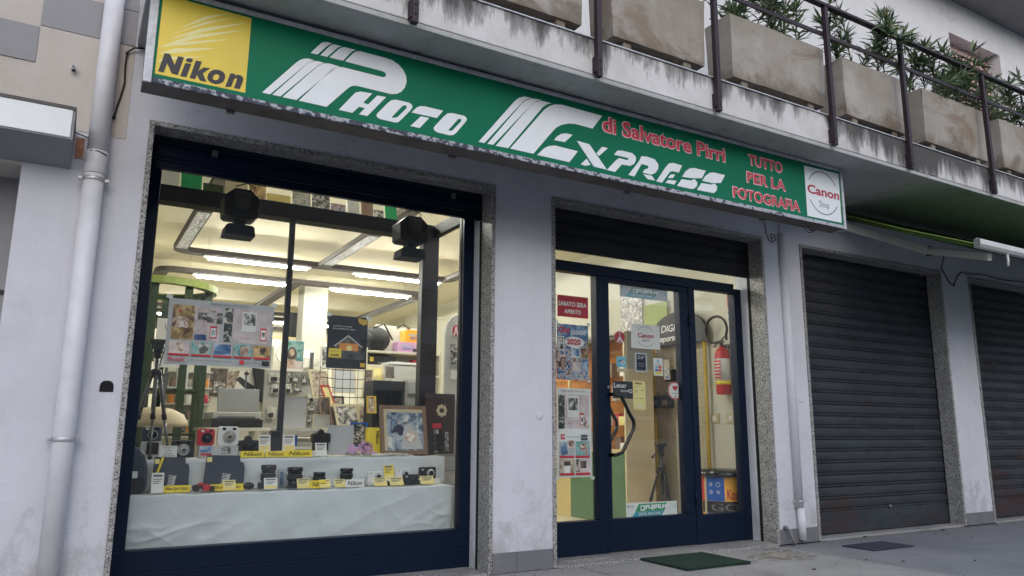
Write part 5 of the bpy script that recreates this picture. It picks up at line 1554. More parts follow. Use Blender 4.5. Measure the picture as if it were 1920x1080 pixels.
# white shelf trolley with boards
tr_ = thing('white_trolley', 'white low shelf trolley behind the price cards', 'shelf', (1.75, 1.5, 0.006))
r_ = (1.4821, 0.8061, 1.8596, 0.9677)
for k, z in enumerate((r_[3] - 0.02, r_[3] - 0.16, 0.30)):
    B('shelf_board', tr_, 'white_plastic', r_[0], r_[2], 1.45, 1.85, z, z + 0.02, 0.002)
for sx in (r_[0], r_[2] - 0.02):
    for sy in (1.452, 1.828):
        B('post', tr_, 'white_plastic', sx, sx + 0.02, sy, sy + 0.02, 0.008, r_[3] - 0.021)
for lab, q, mt_ in (('tall pale grey marble-like board leaning on the white trolley', (1.5022, 0.9734, 1.7101, 1.2348), 'paper_grey'), ('small plain pale board leaning on the white trolley', (1.7671, 0.9747, 1.9047, 1.088), 'light_grey_plastic')):
    o = thing('display_board', lab, 'board', ((q[0] + q[2]) / 2, 1.6, q[1]))
    B('panel', o, mt_, q[0] + 0.006, q[2] - 0.006, 1.606, 1.622, q[1] + 0.006, q[3] - 0.006)
    for (a, b, c, d) in ((q[0], q[2], q[3] - 0.0055, q[3]), (q[0], q[2], q[1], q[1] + 0.0055), (q[0], q[0] + 0.0055, q[1] + 0.0056, q[3] - 0.0056), (q[2] - 0.0055, q[2], q[1] + 0.0056, q[3] - 0.0056)):
        B('edge_strip', o, 'frame_cream', a, b, 1.603, 1.623, c, d)
q = (1.4922, 0.9094, 1.6183, 0.9594)
tag(MB().box(q[0], q[2], 1.5, 1.7, r_[3] - 0.139, r_[3] - 0.05).build('paper_pack', 'kodak_blue', bevel=0.003), 'blue paper pack lying on the white trolley', 'package')

# frame rack with photo frames
fr = thing('frame_rack', 'black wire rack holding photo frames behind the window display', 'rack', (2.4, 2.3, 0.006))
r_ = (1.9987, 0.9931, 2.4406, 1.5329)
for k in range(6):
    z = r_[3] - k * 0.085
    MB().tube([(r_[0], 2.28, z), (r_[0] + 0.16, 2.20, z - 0.02), (r_[2], 2.28, z - 0.01)], 0.0035, 5).build('wire_rail', 'black_rubber', fr)
for k in range(7):
    x = r_[0] + k * (r_[2] - r_[0]) / 6
    MB().tube([(x, 2.29, r_[3] + 0.02), (x + 0.01, 2.27, 0.02)], 0.003, 5).build('wire_upright', 'black_rubber', fr)
def frame(label, q, y, rim, picture, bar=0.02, lean=0.0, group='photo frames on sale', dep=0.018, mat2=None, skew=0.0):
    t = thing('framed_photo', label, 'photo frame', ((q[0] + q[2]) / 2, y, q[1]), group)
    x0, z0, x1, z1 = q
    def P(x, z, dy):
        f = (z - z0) / (z1 - z0)
        return (x + skew * f, y + lean * f + dy, z)
    def pane(name, a, b, c, d, y0, y1, mt):
        m = MB()
        vs = [P(a, c, y0), P(b, c, y0), P(b, d, y0), P(a, d, y0), P(a, c, y1), P(b, c, y1), P(b, d, y1), P(a, d, y1)]
        m.add(vs, [(0, 1, 2, 3), (7, 6, 5, 4), (0, 4, 5, 1), (1, 5, 6, 2), (2, 6, 7, 3), (3, 7, 4, 0)])
        return m.build(name, mt, t)
    pane('picture', x0 + bar, x1 - bar, z0 + bar, z1 - bar, 0.006, dep, picture)
    pane('frame_bar', x0, x1, z1 - bar, z1, 0, dep, rim)
    pane('frame_bar', x0, x1, z0, z0 + bar, 0, dep, rim)
    pane('frame_bar', x0, x0 + bar, z0 + bar, z1 - bar, 0, dep, rim)
    pane('frame_bar', x1 - bar, x1, z0 + bar, z1 - bar, 0, dep, rim)
    if mat2:
        b2 = bar * 1.5
        pane('mount', x0 + bar, x0 + b2 + bar * .3, z0 + bar, z1 - bar, 0.003, 0.0058, mat2)
        pane('mount', x0 + b2 + bar * .3, x1 - bar, z1 - b2 - bar * .3, z1 - bar, 0.003, 0.0058, mat2)
    return t
frame('cream framed picture leaning in the wire rack, left of the dark framed one', (1.9822, 1.2527, 2.1624, 1.5301), 2.42, 'frame_cream', 'print_beige', 0.02, 0.05, skew=-0.05)
frame('pale green glazed frame standing upright in the wire rack', (2.1553, 1.3085, 2.3897, 1.5559), 2.38, 'frame_cream', 'paper_grey', 0.014, 0.05)
frame('cream frame with a dark portrait, low in the wire rack', (2.1323, 0.9922, 2.3606, 1.1977), 2.1, 'frame_cream', 'print_grey', 0.022, 0.05, skew=-0.04)
frame('narrow cream frame with a brown picture beside the dark portrait', (2.053, 0.9812, 2.1841, 1.1925), 2.15, 'frame_cream', 'print_room', 0.02, 0.05, skew=-0.05)
frame('thin red framed strip leaning across the wire rack', (2.0788, 1.1275, 2.1623, 1.3712), 2.2, 'red_plastic', 'paper_cream', 0.012, 0.03, skew=-0.09)
frame('pair of pale frames at the right end of the wire rack', (2.354, 0.9834, 2.4904, 1.2105), 2.2, 'frame_cream', 'print_beige', 0.03, 0.05)
frame('cream frame with a yellow print above the wire rack', (2.5619, 1.4363, 2.7637, 1.6227), 2.6, 'frame_cream', 'paper_cream', 0.03, 0.06)

frame('black framed square picture leaning behind the red strip', (2.1365, 1.142, 2.268, 1.2795), 2.34, 'black_plastic', 'print_beige', 0.014, 0.04)
frame('brown album cover leaning left of the wire rack', (1.956, 0.9897, 2.0574, 1.2526), 2.0, 'frame_wood', 'print_room', 0.012, 0.04, skew=-0.03)
frame('white framed print high behind the wire rack, left end', (2.2083, 1.594, 2.2881, 1.8232), 3.0, 'paper_white', 'print_grey', 0.012, 0.03)
frame('tall narrow cream frame right of the dark portrait', (2.4844, 1.2559, 2.5925, 1.5691), 2.5, 'frame_cream', 'print_room', 0.014, 0.05, skew=0.03)
frame('grey framed landscape print above the black stand', (2.7186, 1.4664, 2.8391, 1.6124), 2.5, 'panel_grey', 'print_room', 0.014, 0.03)
frame('small gold framed print leaning low left of the black stand', (2.3038, 1.11, 2.3907, 1.2645), 1.8, 'yellow_metal', 'print_beige', 0.012, 0.03)
frame('blue edged print flat behind the grey board', (2, 0.8259, 2.1448, 1.0224), 1.3, 'kodak_blue', 'print_tree', 0.014, 0.03)
rest = thing('low_bench', 'low cream bench under the leaning frames', 'bench', (2.4, 2.2, 0.006))
B('bench_top', rest, 'shop_cream', 1.55, 3.1, 1.78, 2.6, 0.86, 0.89, 0.003)
for bx__ in (1.58, 3.03):
    for by__ in (1.82, 2.54):
        B('leg', rest, 'shop_cream', bx__, bx__ + 0.04, by__, by__ + 0.04, 0.008, 0.859)
# left corner: pale poster, mug shelves, dome lamp
sheet('branch_poster', 'tall pale poster with thin grey branches left of the wide poster', 'poster', (0.5685, 1.4688, 0.7687, 1.8818), 2.2, 'paper_white',
      [('p', [(.2, .98), (.26, .98), (.5, .4), (.9, .1), (.86, .08), (.45, .38)], 'thin_grey'), ('p', [(.5, .42), (.52, .40), (.3, .12), (.28, .13)], 'thin_grey'), ('p', [(.36, .68), (.38, .65), (.85, .5), (.86, .52)], 'thin_grey')], thick=0.01)
B('poster_prop', bpy.data.objects['branch_poster'], 'dark_silver', 0.6629, 0.6629 + 0.02, 2.2105, 2.23, 0.008, 1.7789)
ms = thing('mug_shelves', 'white wall shelves with small mugs and ornaments left of the printer', 'shelf', (0.95, 3.9, 0.006))
r_ = (0.8348, 0.9869, 1.3012, 1.5875)
for k in range(5):
    z = r_[3] - 0.02 - k * 0.17
    B('shelf_board', ms, 'white_plastic', r_[0], r_[2], 3.9, 4.1, z - 0.015, z)
B('shelf_back', ms, 'shop_cream', r_[0], r_[2], 4.101, 4.12, 0.008, r_[3] + 0.1)
rm = random.Random(31)
MC = (('paper_white', 'white'), ('orange_wall', 'orange'), ('panel_grey', 'grey'), ('frame_wood', 'brown'), ('red_plastic', 'red'))
for k in range(1, 5):
    for q_ in range(5):
        mx_ = r_[0] + 0.08 + q_ * (r_[2] - r_[0] - 0.14) / 4
        z = r_[3] - 0.02 - k * 0.17
        c_ = MC[(k * 3 + q_ * 2) % 5]
        rr = rm.uniform(0.03, 0.042)
        mg = thing('mug', '%s mug on the %s white shelf left of the printer, %s from the left' % (c_[1], ('top', 'upper', 'middle', 'low')[k - 1], ('first', 'second', 'third', 'fourth', 'fifth')[q_]), 'mug', (mx_, 3.98, z), 'mugs on the white shelves')
        MB().lathe((mx_, 3.98, z + 0.001), [(rr * 0.9, 0), (rr, 0.01), (rr, 0.09), (rr * 0.9, 0.09), (rr * 0.88, 0.02)], 'z', 14).build('cup', c_[0], mg)
        MB().tube([(mx_ + rr, 3.98, z + 0.07), (mx_ + rr + 0.025, 3.98, z + 0.06), (mx_ + rr + 0.025, 3.98, z + 0.03), (mx_ + rr, 3.98, z + 0.02)], 0.005, 6).build('handle', c_[0], mg)
dl = thing('dome_lamp', 'cream dome shade standing low behind the left tripod', 'lamp shade', (0.6, 1.5, 0.5))
dcx, dcz = 0.552, 0.9774
MB().lathe((dcx, 1.5, dcz), [(0.24, 0), (0.235, 0.03), (0.20, 0.09), (0.12, 0.13), (0.03, 0.145), (0.0, 0.146)], 'z', 24).build('dome', 'panel_beige', dl)
MB().lathe((dcx, 1.5, 0.008), [(0.12, 0), (0.12, 0.02), (0.015, 0.03), (0.015, dcz - 0.01)], 'z', 14).build('stand', 'dark_silver', dl)

# black stand box
bx_ = thing('black_stand', 'black open fronted box stand behind the yellow box', 'stand', (2.6, 1.9, 0.006))
r_ = (2.3841, 0.9652, 2.6986, 1.4112)
B('back_panel', bx_, 'black_plastic', r_[0], r_[2], 2.10, 2.13, 0.008, r_[3])
B('side_panel', bx_, 'black_plastic', r_[0], r_[0] + 0.03, 1.9, 2.099, 0.008, r_[3])
B('side_panel', bx_, 'black_plastic', r_[2] - 0.03, r_[2], 1.9, 2.099, 0.008, r_[3])
B('top_panel', bx_, 'black_plastic', r_[0] + 0.031, r_[2] - 0.031, 1.9, 2.099, r_[3] - 0.09, r_[3])
B('front_panel', bx_, 'black_plastic', r_[0] + 0.031, r_[2] - 0.031, 1.9, 1.93, 0.008, r_[1] + 0.05)

# wall shelf unit with boxes
su = thing('shelf_unit', 'cream open shelf unit with camera boxes behind the black stand', 'shelf', (4.0, 4.7, 0.006))
r_ = (3.3055, 1.2918, 4.0855, 1.9944)
for z in (r_[3], r_[3] - 0.30, 0.85, 0.45):
    B('shelf_board', su, 'shop_cream', r_[0], r_[2] + 0.25, 4.7, 5.1, z - 0.03, z, 0.003)
for sx in (r_[0] - 0.03, r_[2] + 0.25):
    B('side_panel', su, 'shop_cream', sx, sx + 0.03, 4.7, 5.1, 0.008, r_[3] + 0.03)
B('back_panel', su, 'shop_cream', r_[0], r_[2] + 0.25, 5.101, 5.12, 0.008, r_[3] + 0.02)
def boxed(label, q, y, mat, depth=0.18, items=(), cat='box'):
    t = thing('product_box', label, cat, ((q[0] + q[2]) / 2, y, q[1]))
    B('carton', t, mat, q[0], q[2], y, y + depth, q[1], q[3], 0.003)
    for it in items:
        a = rect_on(q, *it[1:5])
        if it[0] == 't':
            text('lettering', t, it[5], a, y - 0.0015, it[6], 0.02)
        else:
            MB().add([(a[0], y - 0.0008, a[1]), (a[2], y - 0.0008, a[1]), (a[2], y - 0.0008, a[3]), (a[0], y - 0.0008, a[3])], [(0, 1, 2, 3)]).build('printed_picture', it[5], t)
    return t
q = (3.8439, 2.275, 4.1167, 2.417)
zz = r_[3] + 0.012 - q[1]
q1 = (3.7375, 2.1059, 4.0224, 2.2474)
dz = r_[3] + 0.001 - q1[1]
boxed('orange photo product box standing on the purple box', (q[0], q1[3] + dz + 0.001, q[2], q[3] + dz), 4.75, 'kodak_yellow', 0.2, [('t', 0.18, 0.3, 0.8, 0.52, 'PHOTO', 'sky_blue'), ('t', 0.28, 0.55, 0.9, 0.76, 'BOX', 'kodak_blue')])
boxed('purple photo product box on top of the cream shelf unit', (q1[0], q1[1] + dz, q1[2], q1[3] + dz), 4.74, 'pink_petal', 0.2, [('t', 0.18, 0.3, 0.7, 0.52, 'PHOTO', 'sky_blue'), ('t', 0.28, 0.55, 0.7, 0.76, 'BOX', 'kodak_blue'), ('r', 0.75, 0.6, 0.95, 0.9, 'ink_black')])
boxed('black camera box with a camera picture on the cream shelf unit', (r_[0] + 0.04, r_[3] - 0.299, r_[0] + 0.42, r_[3] - 0.07), 4.78, 'black_plastic', 0.2, [('r', 0.05, 0.05, 0.18, 0.3, 'paper_yellow'), ('r', 0.35, 0.3, 0.6, 0.8, 'dark_silver'), ('r', 0.42, 0.38, 0.54, 0.7, 'ink_black')])
boxed('red gift box on the cream shelf unit', (r_[2] - 0.10, r_[3] - 0.299, r_[2] + 0.06, r_[3] - 0.09), 4.80, 'paper_red', 0.15, [('r', 0.2, 0.2, 0.8, 0.45, 'print_beach')])
bg = thing('camera_bag', 'black camera bags piled on top of the cream shelf unit', 'bag', (3.9, 4.9, 2.0))
mbg = MB()
b0 = r_[0] + 0.02
for (cx, cz, rx, rz) in ((b0 + 0.16, 0.17, 0.20, 0.17), (b0 + 0.02, 0.14, 0.14, 0.14)):
    mbg.ball((cx, 4.9, r_[3] + cz), rx, 0.14, rz, 14, 8)
mbg.build('bag_body', 'bag_black', bg)
MB().tube([(b0 + 0.06, 4.76, r_[3] + 0.3), (b0 + 0.2, 4.72, r_[3] + 0.36), (b0 + 0.34, 4.76, r_[3] + 0.16)], 0.012, 6).build('strap', 'bag_black', bg)
gb = thing('grey_case', 'flat grey case leaning behind the camera bags', 'case', (4.2, 5.0, 2.0))
MB().slab([(b0 + 0.34, r_[3] + 0.001), (b0 + 0.95, r_[3] + 0.001), (b0 + 0.95, r_[3] + 0.33), (b0 + 0.9, r_[3] + 0.37), (b0 + 0.2, r_[3] + 0.40), (b0 + 0.2, r_[3] + 0.2)], 5.04, 5.09).build('case_body', 'panel_grey', gb, 0.006)
MB().tube([(b0 + 0.5, 5.03, r_[3] + 0.37), (b0 + 0.6, 5.03, r_[3] + 0.42), (b0 + 0.7, 5.03, r_[3] + 0.365)], 0.008, 6).build('case_handle', 'bag_black', gb)

# grey kiosk and bin-like printers at the right
kk = thing('print_kiosk', 'light grey plastic photo kiosk with stepped front behind the wedding frame', 'kiosk', (3.4, 2.9, 0.006))
r_ = (2.9905, 1.0006, 3.3103, 1.6658)
MB().extr_x([(2.9, 0.008), (2.9, r_[3] - 0.30), (2.98, r_[3] - 0.28), (3.02, r_[3]), (3.3, r_[3]), (3.3, 0.008)], r_[0], r_[2] + 0.1).build('kiosk_body', 'light_grey_plastic', kk, 0.008)
B('rim', kk, 'white_plastic', r_[0] - 0.02, r_[2] + 0.12, 3.0, 3.32, r_[3] + 0.001, r_[3] + 0.03, 0.006)
q = (3.058, 1.2913, 3.2359, 1.4885)
MB().extr_x([(2.72, q[1] - 0.25), (2.72, q[1] + 0.02), (2.68, q[1] + 0.05), (2.70, q[3] - 0.02), (2.78, q[3]), (2.899, q[3] - 0.01), (2.899, q[1] - 0.25)], q[0], q[2]).build('ticket_hood', 'grey_plastic', kk, 0.006)

# accessory panel with rounded top beside the right window post
mp = thing('accessory_panel', 'rounded grey accessory panel with red logo at the right of the display', 'display panel', (3.0, 1.6, 0.006))
r_ = (2.9611, 0.9982, 3.2555, 2.0395)
MB().slab([(r_[0], 0.008), (r_[2], 0.008), (r_[2], r_[3] + 0.04), (r_[0] + 0.18, r_[3] + 0.03), (r_[0] + 0.06, r_[3] - 0.03), (r_[0] + 0.015, r_[3] - 0.10), (r_[0], r_[3] - 0.18)], 1.6, 1.63).build('panel_board', 'light_grey_plastic', mp, 0.004)
c_ = (3.0692, 1.598, 1.8858)
MB().slab([(c_[0] + 0.036 * math.cos(a * math.pi / 10), c_[2] + 0.052 * math.sin(a * math.pi / 10)) for a in range(20)], 1.597, 1.5995).build('logo_disc', 'canon_red', mp)
MB().slab([(c_[0] - 0.022, c_[2] - 0.045), (c_[0] - 0.012, c_[2] - 0.045), (c_[0], c_[2] + 0.015), (c_[0] + 0.012, c_[2] - 0.045), (c_[0] + 0.022, c_[2] - 0.045), (c_[0] + 0.004, c_[2] + 0.04), (c_[0] - 0.004, c_[2] + 0.04)], 1.5955, 1.5968).build('logo_mark', 'ink_white', mp)
text('lettering', mp, 'Mo', (c_[0] + 0.06, c_[2] - 0.045, c_[0] + 0.16, c_[2] + 0.02), 1.598, 'ink_black', 0.03)
q = (3.0184, 1.5661, 3.2119, 1.7558)
MB().box(q[0], q[2], 1.594, 1.5995, q[1], q[3]).build('photo_print', 'print_grey', mp)
q = (3.024, 1.4313, 3.2144, 1.5126)
MB().box(q[0], q[2], 1.594, 1.5995, q[1], q[3]).build('price_list', 'paper_white', mp)
dc = thing('drawer_cabinet', 'pale green drawer cabinet at the right end behind the maroon photo panel', 'cabinet', (3.0, 1.45, 0.006))
q = (2.8104, 0.717, 3.158, 1.2484)
B('carcass', dc, 'light_grey_plastic', q[0], q[2] + 0.1, 1.372, 1.58, 0.008, q[3])
for k in range(6):
    B('drawer_front', dc, 'paper_grey', q[0] + 0.006, q[2] + 0.094, 1.352, 1.3715, q[3] - 0.006 - (k + 1) * 0.125 + 0.006, q[3] - 0.006 - k * 0.125, 0.003)
tag(MB().box(2.8067, 3.0128, 7.0, 7.25, 2.3718, 2.7638).build('hanging_bag', 'bag_black', bevel=0.03), 'black rigid bag standing high at the back of the shop beside the column', 'bag')
hb = thing('high_cabinet', 'cream high cabinet at the back of the shop under the black bag', 'cabinet', (3.0, 7.1, 0.006))
zt_ = 2.3718 - 0.002
B('carcass', hb, 'shop_cream', 2.4981, 3.6626, 6.98, 7.5, 0.008, zt_ - 0.03)
B('top_board', hb, 'pale_wood', 2.4823, 3.6801, 6.96, 7.5, zt_ - 0.029, zt_)
for k in range(3):
    a_ = 2.4981 + 0.02 + k * 0.55
    B('cabinet_door', hb, 'shop_cream', a_, a_ + 0.53, 6.962, 6.979, 0.1, zt_ - 0.05, 0.003)

# ------------------------------------------------------------------ right side of the shop seen through the door
tc = thing('tall_showcase', 'tall showcase with green base and lit orange shelves along the right wall', 'showcase', (5.35, 2.3, 0.006))
B('base_front', tc, 'counter_green', 5.044, 5.07, 1.58, 2.58, 0.008, 0.735)
B('base_front', tc, 'pale_wood', 5.044, 5.07, 2.581, 4.2, 0.008, 0.735)
B('base_plinth', tc, 'black_plastic', 5.071, 5.38, 1.60, 4.2, 0.008, 0.05)
B('worktop', tc, 'pale_wood', 5.03, 5.42, 1.57, 4.2, 0.736, 0.77, 0.003)
B('end_panel', tc, 'panel_beige', 5.03, 5.42, 1.545, 1.569, 0.008, 2.02, 0.003)
B('end_cap', tc, 'panel_grey', 5.07, 5.42, 1.540, 1.5445, 1.62, 2.02)
B('back_panel', tc, 'orange_wall', 5.39, 5.42, 1.571, 4.2, 0.771, 2.02)
for z in (1.02, 1.28, 1.54, 1.80):
    B('glass_shelf', tc, 'glass', 5.08, 5.385, 1.60, 4.18, z, z + 0.008)
B('top_board', tc, 'panel_grey', 5.03, 5.42, 1.571, 4.2, 1.995, 2.02)
B('corner_post', tc, 'pale_wood', 5.035, 5.06, 2.57, 2.60, 0.771, 1.994)
lp = B('shelf_lamp', tc, 'white_plastic', 5.10, 5.14, 1.65, 3.9, 1.97, 1.994)
rnd = random.Random(9)
BC = (('paper_white', 'white'), ('paper_red', 'red'), ('paper_cream', 'cream'), ('silver', 'silver'), ('print_amber', 'amber'), ('frame_wood', 'brown'))
for zi, z in enumerate((0.771, 1.029, 1.289, 1.549)):
    for k in range(6):
        y = 1.68 + k * 0.20 + rnd.uniform(0, .05)
        x = rnd.uniform(5.12, 5.26)
        c_ = BC[(k * 5 + zi * 2) % 6]
        o = MB().box(x, x + rnd.uniform(.05, .11), y, y + rnd.uniform(.06, .13), z + .001, z + rnd.uniform(0.07, 0.18)).build('boxed_stock', c_[0])
        tag(o, '%s box on the %s shelf of the orange showcase, %s from the street' % (c_[1], ('lowest', 'second', 'third', 'top')[zi], ('first', 'second', 'third', 'fourth', 'fifth', 'last')[k]), 'box', 'boxed articles in the orange showcase')
for lab, y0, y1, z0, z1, m1 in (('tall black and white photo print above the showcase', 2.05, 2.45, 2.06, 2.70, 'print_grey'), ('lime green print standing above the showcase', 1.62, 2.02, 2.06, 2.42, 'lime_edge')):
    o = thing('wall_print', lab, 'picture', (5.72, (y0 + y1) / 2, z0))
    B('print_panel', o, m1, 5.722, 5.735, y0, y1, z0, z1)
    B('print_backing', o, 'paper_white', 5.736, 5.748, y0 - .01, y1 + .01, z0 - .01, z1 + .01)

gp = thing('wire_grid_panel', 'cream wire grid display panel with yellow posts under the black arched sign', 'grid panel', (5.68, 1.4, 0.006))
for k in range(17):
    y = 1.07 + k * 0.0455
    MB().tube([(5.70, y, 0.05), (5.70, y, 1.93)], 0.0028, 5).build('grid_wire', 'pale_wood', gp)
for k in range(36):
    z = 0.08 + k * 0.0515
    MB().tube([(5.696, 1.05, z), (5.696, 1.80, z)], 0.0028, 5).build('grid_wire', 'pale_wood', gp)
for y in (1.03, 1.83):
    MB().tube([(5.69, y, 0.008), (5.69, y, 2.0)], 0.017, 8).build('grid_post', 'yellow_metal', gp)
ag = thing('arched_sign', 'black arched sign with white lettering above the wire grid panel', 'sign', (5.68, 1.4, 1.93))
arc = [(1.83, 1.90)] + [(1.40 + 0.43 * math.cos(math.radians(a)), 1.99 + 0.27 * math.sin(math.radians(a))) for a in range(0, 181, 15)] + [(0.97, 1.90)]
n = len(arc)
MB().add([(5.66, y, z) for y, z in arc] + [(5.685, y, z) for y, z in arc], [tuple(range(n)), tuple(range(2 * n - 1, n - 1, -1))] + [(i, n + i, n + (i + 1) % n, (i + 1) % n) for i in range(n)]).build('sign_board', 'ink_black', ag)
def text_on_x(parent, s, y0, y1, z0, z1, x, mat, bold=0.02, shear=0.0):
    vs, fs = text_mesh(s, bold, shear)
    ax, bx = min(v[0] for v in vs), max(v[0] for v in vs); az, bz = min(v[1] for v in vs), max(v[1] for v in vs)
    MB().add([(x, y0 + (a - ax) / (bx - ax) * (y1 - y0), z0 + (b - az) / (bz - az) * (z1 - z0)) for a, b in vs], fs).build('lettering', mat, parent)
text_on_x(ag, 'DIGIT', 1.66, 1.35, 2.05, 2.13, 5.658, 'ink_white', 0.01, 0.25)
text_on_x(ag, 'reporter', 1.72, 1.36, 1.925, 2.005, 5.658, 'ink_white', 0.02, 0.25)
m = MB()
for k in range(14):
    q = []
    for kk in (k, k + 1):
        a = math.radians(100 + 170 * kk / 14)
        for r in (0.085, 0.065):
            q.append((5.658, 1.26 - r * math.cos(a) * 1.0, 2.10 + r * math.sin(a)))
    m.add([q[0], q[1], q[3], q[2]], [(0, 1, 2, 3)])
m.build('logo_ring', 'ink_white', ag)
for lab, y, z in (('black pouch hanging on the wire grid above the heart sticker', 1.50, 1.50), ('black pouch hanging on the wire grid left of the heart sticker', 1.58, 1.22), ('narrow black pouch at the rear edge of the wire grid', 1.74, 1.22), ('black pouch at the front of the wire grid, level with the round pouch row', 1.30, 1.52)):
    o = thing('camera_pouch', lab, 'pouch', (5.64, y, z), 'pouches on the wire grid')
    MB().rbox(5.60, 5.685, y - 0.06, y + 0.06, z, z + 0.13, 0.02).build('pouch_body', 'bag_black', o)
    MB().box(5.596, 5.5995, y - 0.04, y + 0.04, z + 0.03, z + 0.08).build('pouch_label', 'frame_wood', o)
    MB().tube([(5.64, y - 0.03, z + 0.13), (5.66, y, z + 0.17), (5.64, y + 0.03, z + 0.13)], 0.004, 5).build('pouch_loop', 'black_rubber', o)
tripod('black tripod with pan handle on the shop floor behind the door', 5.22, 1.22, 0.008, 0.84, 0.20, 'pan', 0.4, ('black_plastic', 'black_plastic'))
tripod('small black tripod beside the wire grid, right of the taller one', 5.50, 1.10, 0.008, 0.66, 0.16, 'flat', 1.0, ('black_plastic', 'black_plastic'))

fx = thing('fire_extinguisher', 'red fire extinguisher with black hose hung on the right wall', 'fire extinguisher', (5.66, 0.76, 1.33))
MB().lathe((5.66, 0.76, 1.33), [(0.0, 0), (0.068, 0.004), (0.072, 0.02), (0.072, 0.40), (0.060, 0.445), (0.035, 0.468), (0.022, 0.475), (0.022, 0.49)], 'z', 20).build('cylinder', 'red_plastic', fx)
MB().lathe((5.66, 0.76, 1.47), [(0.0728, 0), (0.0728, 0.22)], 'z', 20).build('label_wrap', 'paper_white', fx)
MB().lathe((5.66, 0.76, 1.43), [(0.0728, 0), (0.0728, 0.038)], 'z', 20).build('yellow_band', 'paper_yellow', fx)
for k in range(6):
    B('label_print', fx, 'red_plastic', 5.5862, 5.5872, 0.715, 0.800, 1.49 + k * 0.033, 1.508 + k * 0.033)
v_ = MB().lathe((5.66, 0.76, 1.82), [(0.018, 0), (0.018, 0.03), (0.026, 0.035), (0.026, 0.06)], 'z', 12)
v_.bar((5.66, 0.76, 1.885), (5.60, 0.66, 1.90), 0.016, 0.014)
v_.bar((5.66, 0.76, 1.865), (5.60, 0.66, 1.85), 0.016, 0.010)
v_.build('valve_handle', 'dark_silver', fx)
MB().tube([(5.64, 0.76, 1.86), (5.625, 0.80, 1.855)] + [(5.62, 0.79 - 0.15 * math.cos(math.radians(a)) * -1, 1.985 + 0.14 * math.sin(math.radians(a))) for a in range(-60, 215, 14)] + [(5.62, 0.655, 1.87)], 0.013, 8).build('hose', 'black_rubber', fx)
MB().lathe((5.635, 0.845, 1.835), [(0.0, 0), (0.026, 0.003), (0.026, 0.02), (0.0, 0.022)], 'y', 12).build('gauge', 'silver', fx)
B('wall_hook', fx, 'dark_silver', 5.70, 5.749, 0.74, 0.78, 1.80, 1.84)
es = thing('extinguisher_notice', 'red extinguisher notice on the right wall above the hose', 'sign', (5.745, 0.66, 2.15))
B('red_plate', es, 'paper_red', 5.744, 5.749, 0.50, 0.735, 2.215, 2.40)
text_on_x(es, 'ESTINTORE', 0.735, 0.50, 2.15, 2.19, 5.7435, 'ink_black', 0.01)
text_on_x(es, 'A POLVERE', 0.735, 0.50, 2.09, 2.13, 5.7435, 'ink_black', 0.01)
B('white_plate', es, 'paper_white', 5.7445, 5.749, 0.49, 0.745, 2.03, 2.213)
for y, lab in ((0.76, 'square light switch on the right wall, nearer the street'), (0.98, 'square socket plate on the right wall behind the yellow post')):
    o = thing('switch_plate', lab, 'switch', (5.74, y, 1.06), 'wall plates by the fire extinguisher')
    B('plate', o, 'frame_cream', 5.738, 5.749, y - 0.06, y + 0.06, 1.05, 1.15, 0.003)
    B('rocker', o, 'white_plastic', 5.733, 5.7375, y - 0.025, y + 0.025, 1.075, 1.125, 0.002)

kb = thing('film_bin', 'yellow and blue film brand display bin with black lid behind the right door pane', 'display bin', (5.50, 0.62, 0.006))
cx, cy = 5.475, 0.64
MB().lathe((cx, cy, 0.0), [(0.205, 0.012), (0.205, 0.55)], 'z', 32).build('bin_body', 'kodak_yellow', kb)
def arc_patch(name, mat, a0, a1, z0, z1, r, nn=10):
    vs = []
    for k in range(nn + 1):
        a = math.radians(a0 + (a1 - a0) * k / nn)
        vs += [(cx + r * math.cos(a), cy + r * math.sin(a), z0), (cx + r * math.cos(a), cy + r * math.sin(a), z1)]
    return MB().add(vs, [(2 * k, 2 * k + 2, 2 * k + 3, 2 * k + 1) for k in range(nn)]).build(name, mat, kb)
arc_patch('blue_field', 'kodak_blue', 175, 226, 0.33, 0.55, 0.2056)
arc_patch('blue_field', 'kodak_blue', 175, 226, 0.02, 0.22, 0.2056)
arc_patch('red_field', 'kodak_red', 140, 165, 0.33, 0.55, 0.2056)
arc_patch('black_band', 'black_plastic', 150, 335, 0.222, 0.328, 0.2065, 20)
arc_patch('white_strip', 'frame_cream', 166, 174, 0.02, 0.55, 0.2075, 2)
arc_patch('white_strip', 'frame_cream', 284, 292, 0.02, 0.55, 0.2075, 2)
MB().lathe((cx, cy, 0.0), [(0.21, 0.552), (0.245, 0.556), (0.25, 0.575), (0.235, 0.60), (0.19, 0.615), (0.0, 0.62)], 'z', 32).build('lid', 'black_gloss', kb)
def wrap_text(s, a0, a1, z0, z1, r, mat, bold):
    vs, fs = text_mesh(s, bold)
    ax, bx = min(v[0] for v in vs), max(v[0] for v in vs); az, bz = min(v[1] for v in vs), max(v[1] for v in vs)
    out = []
    for a, b in vs:
        an = math.radians(a0 + (a - ax) / (bx - ax) * (a1 - a0))
        out.append((cx + r * math.cos(an), cy + r * math.sin(an), z0 + (b - az) / (bz - az) * (z1 - z0)))
    MB().add(out, fs).build('lettering', mat, kb)
wrap_text('Kodak', 232, 282, 0.345, 0.44, 0.2068, 'kodak_red', 0.03)
wrap_text('GO', 190, 262, 0.24, 0.31, 0.2085, 'grey_plastic', 0.02)
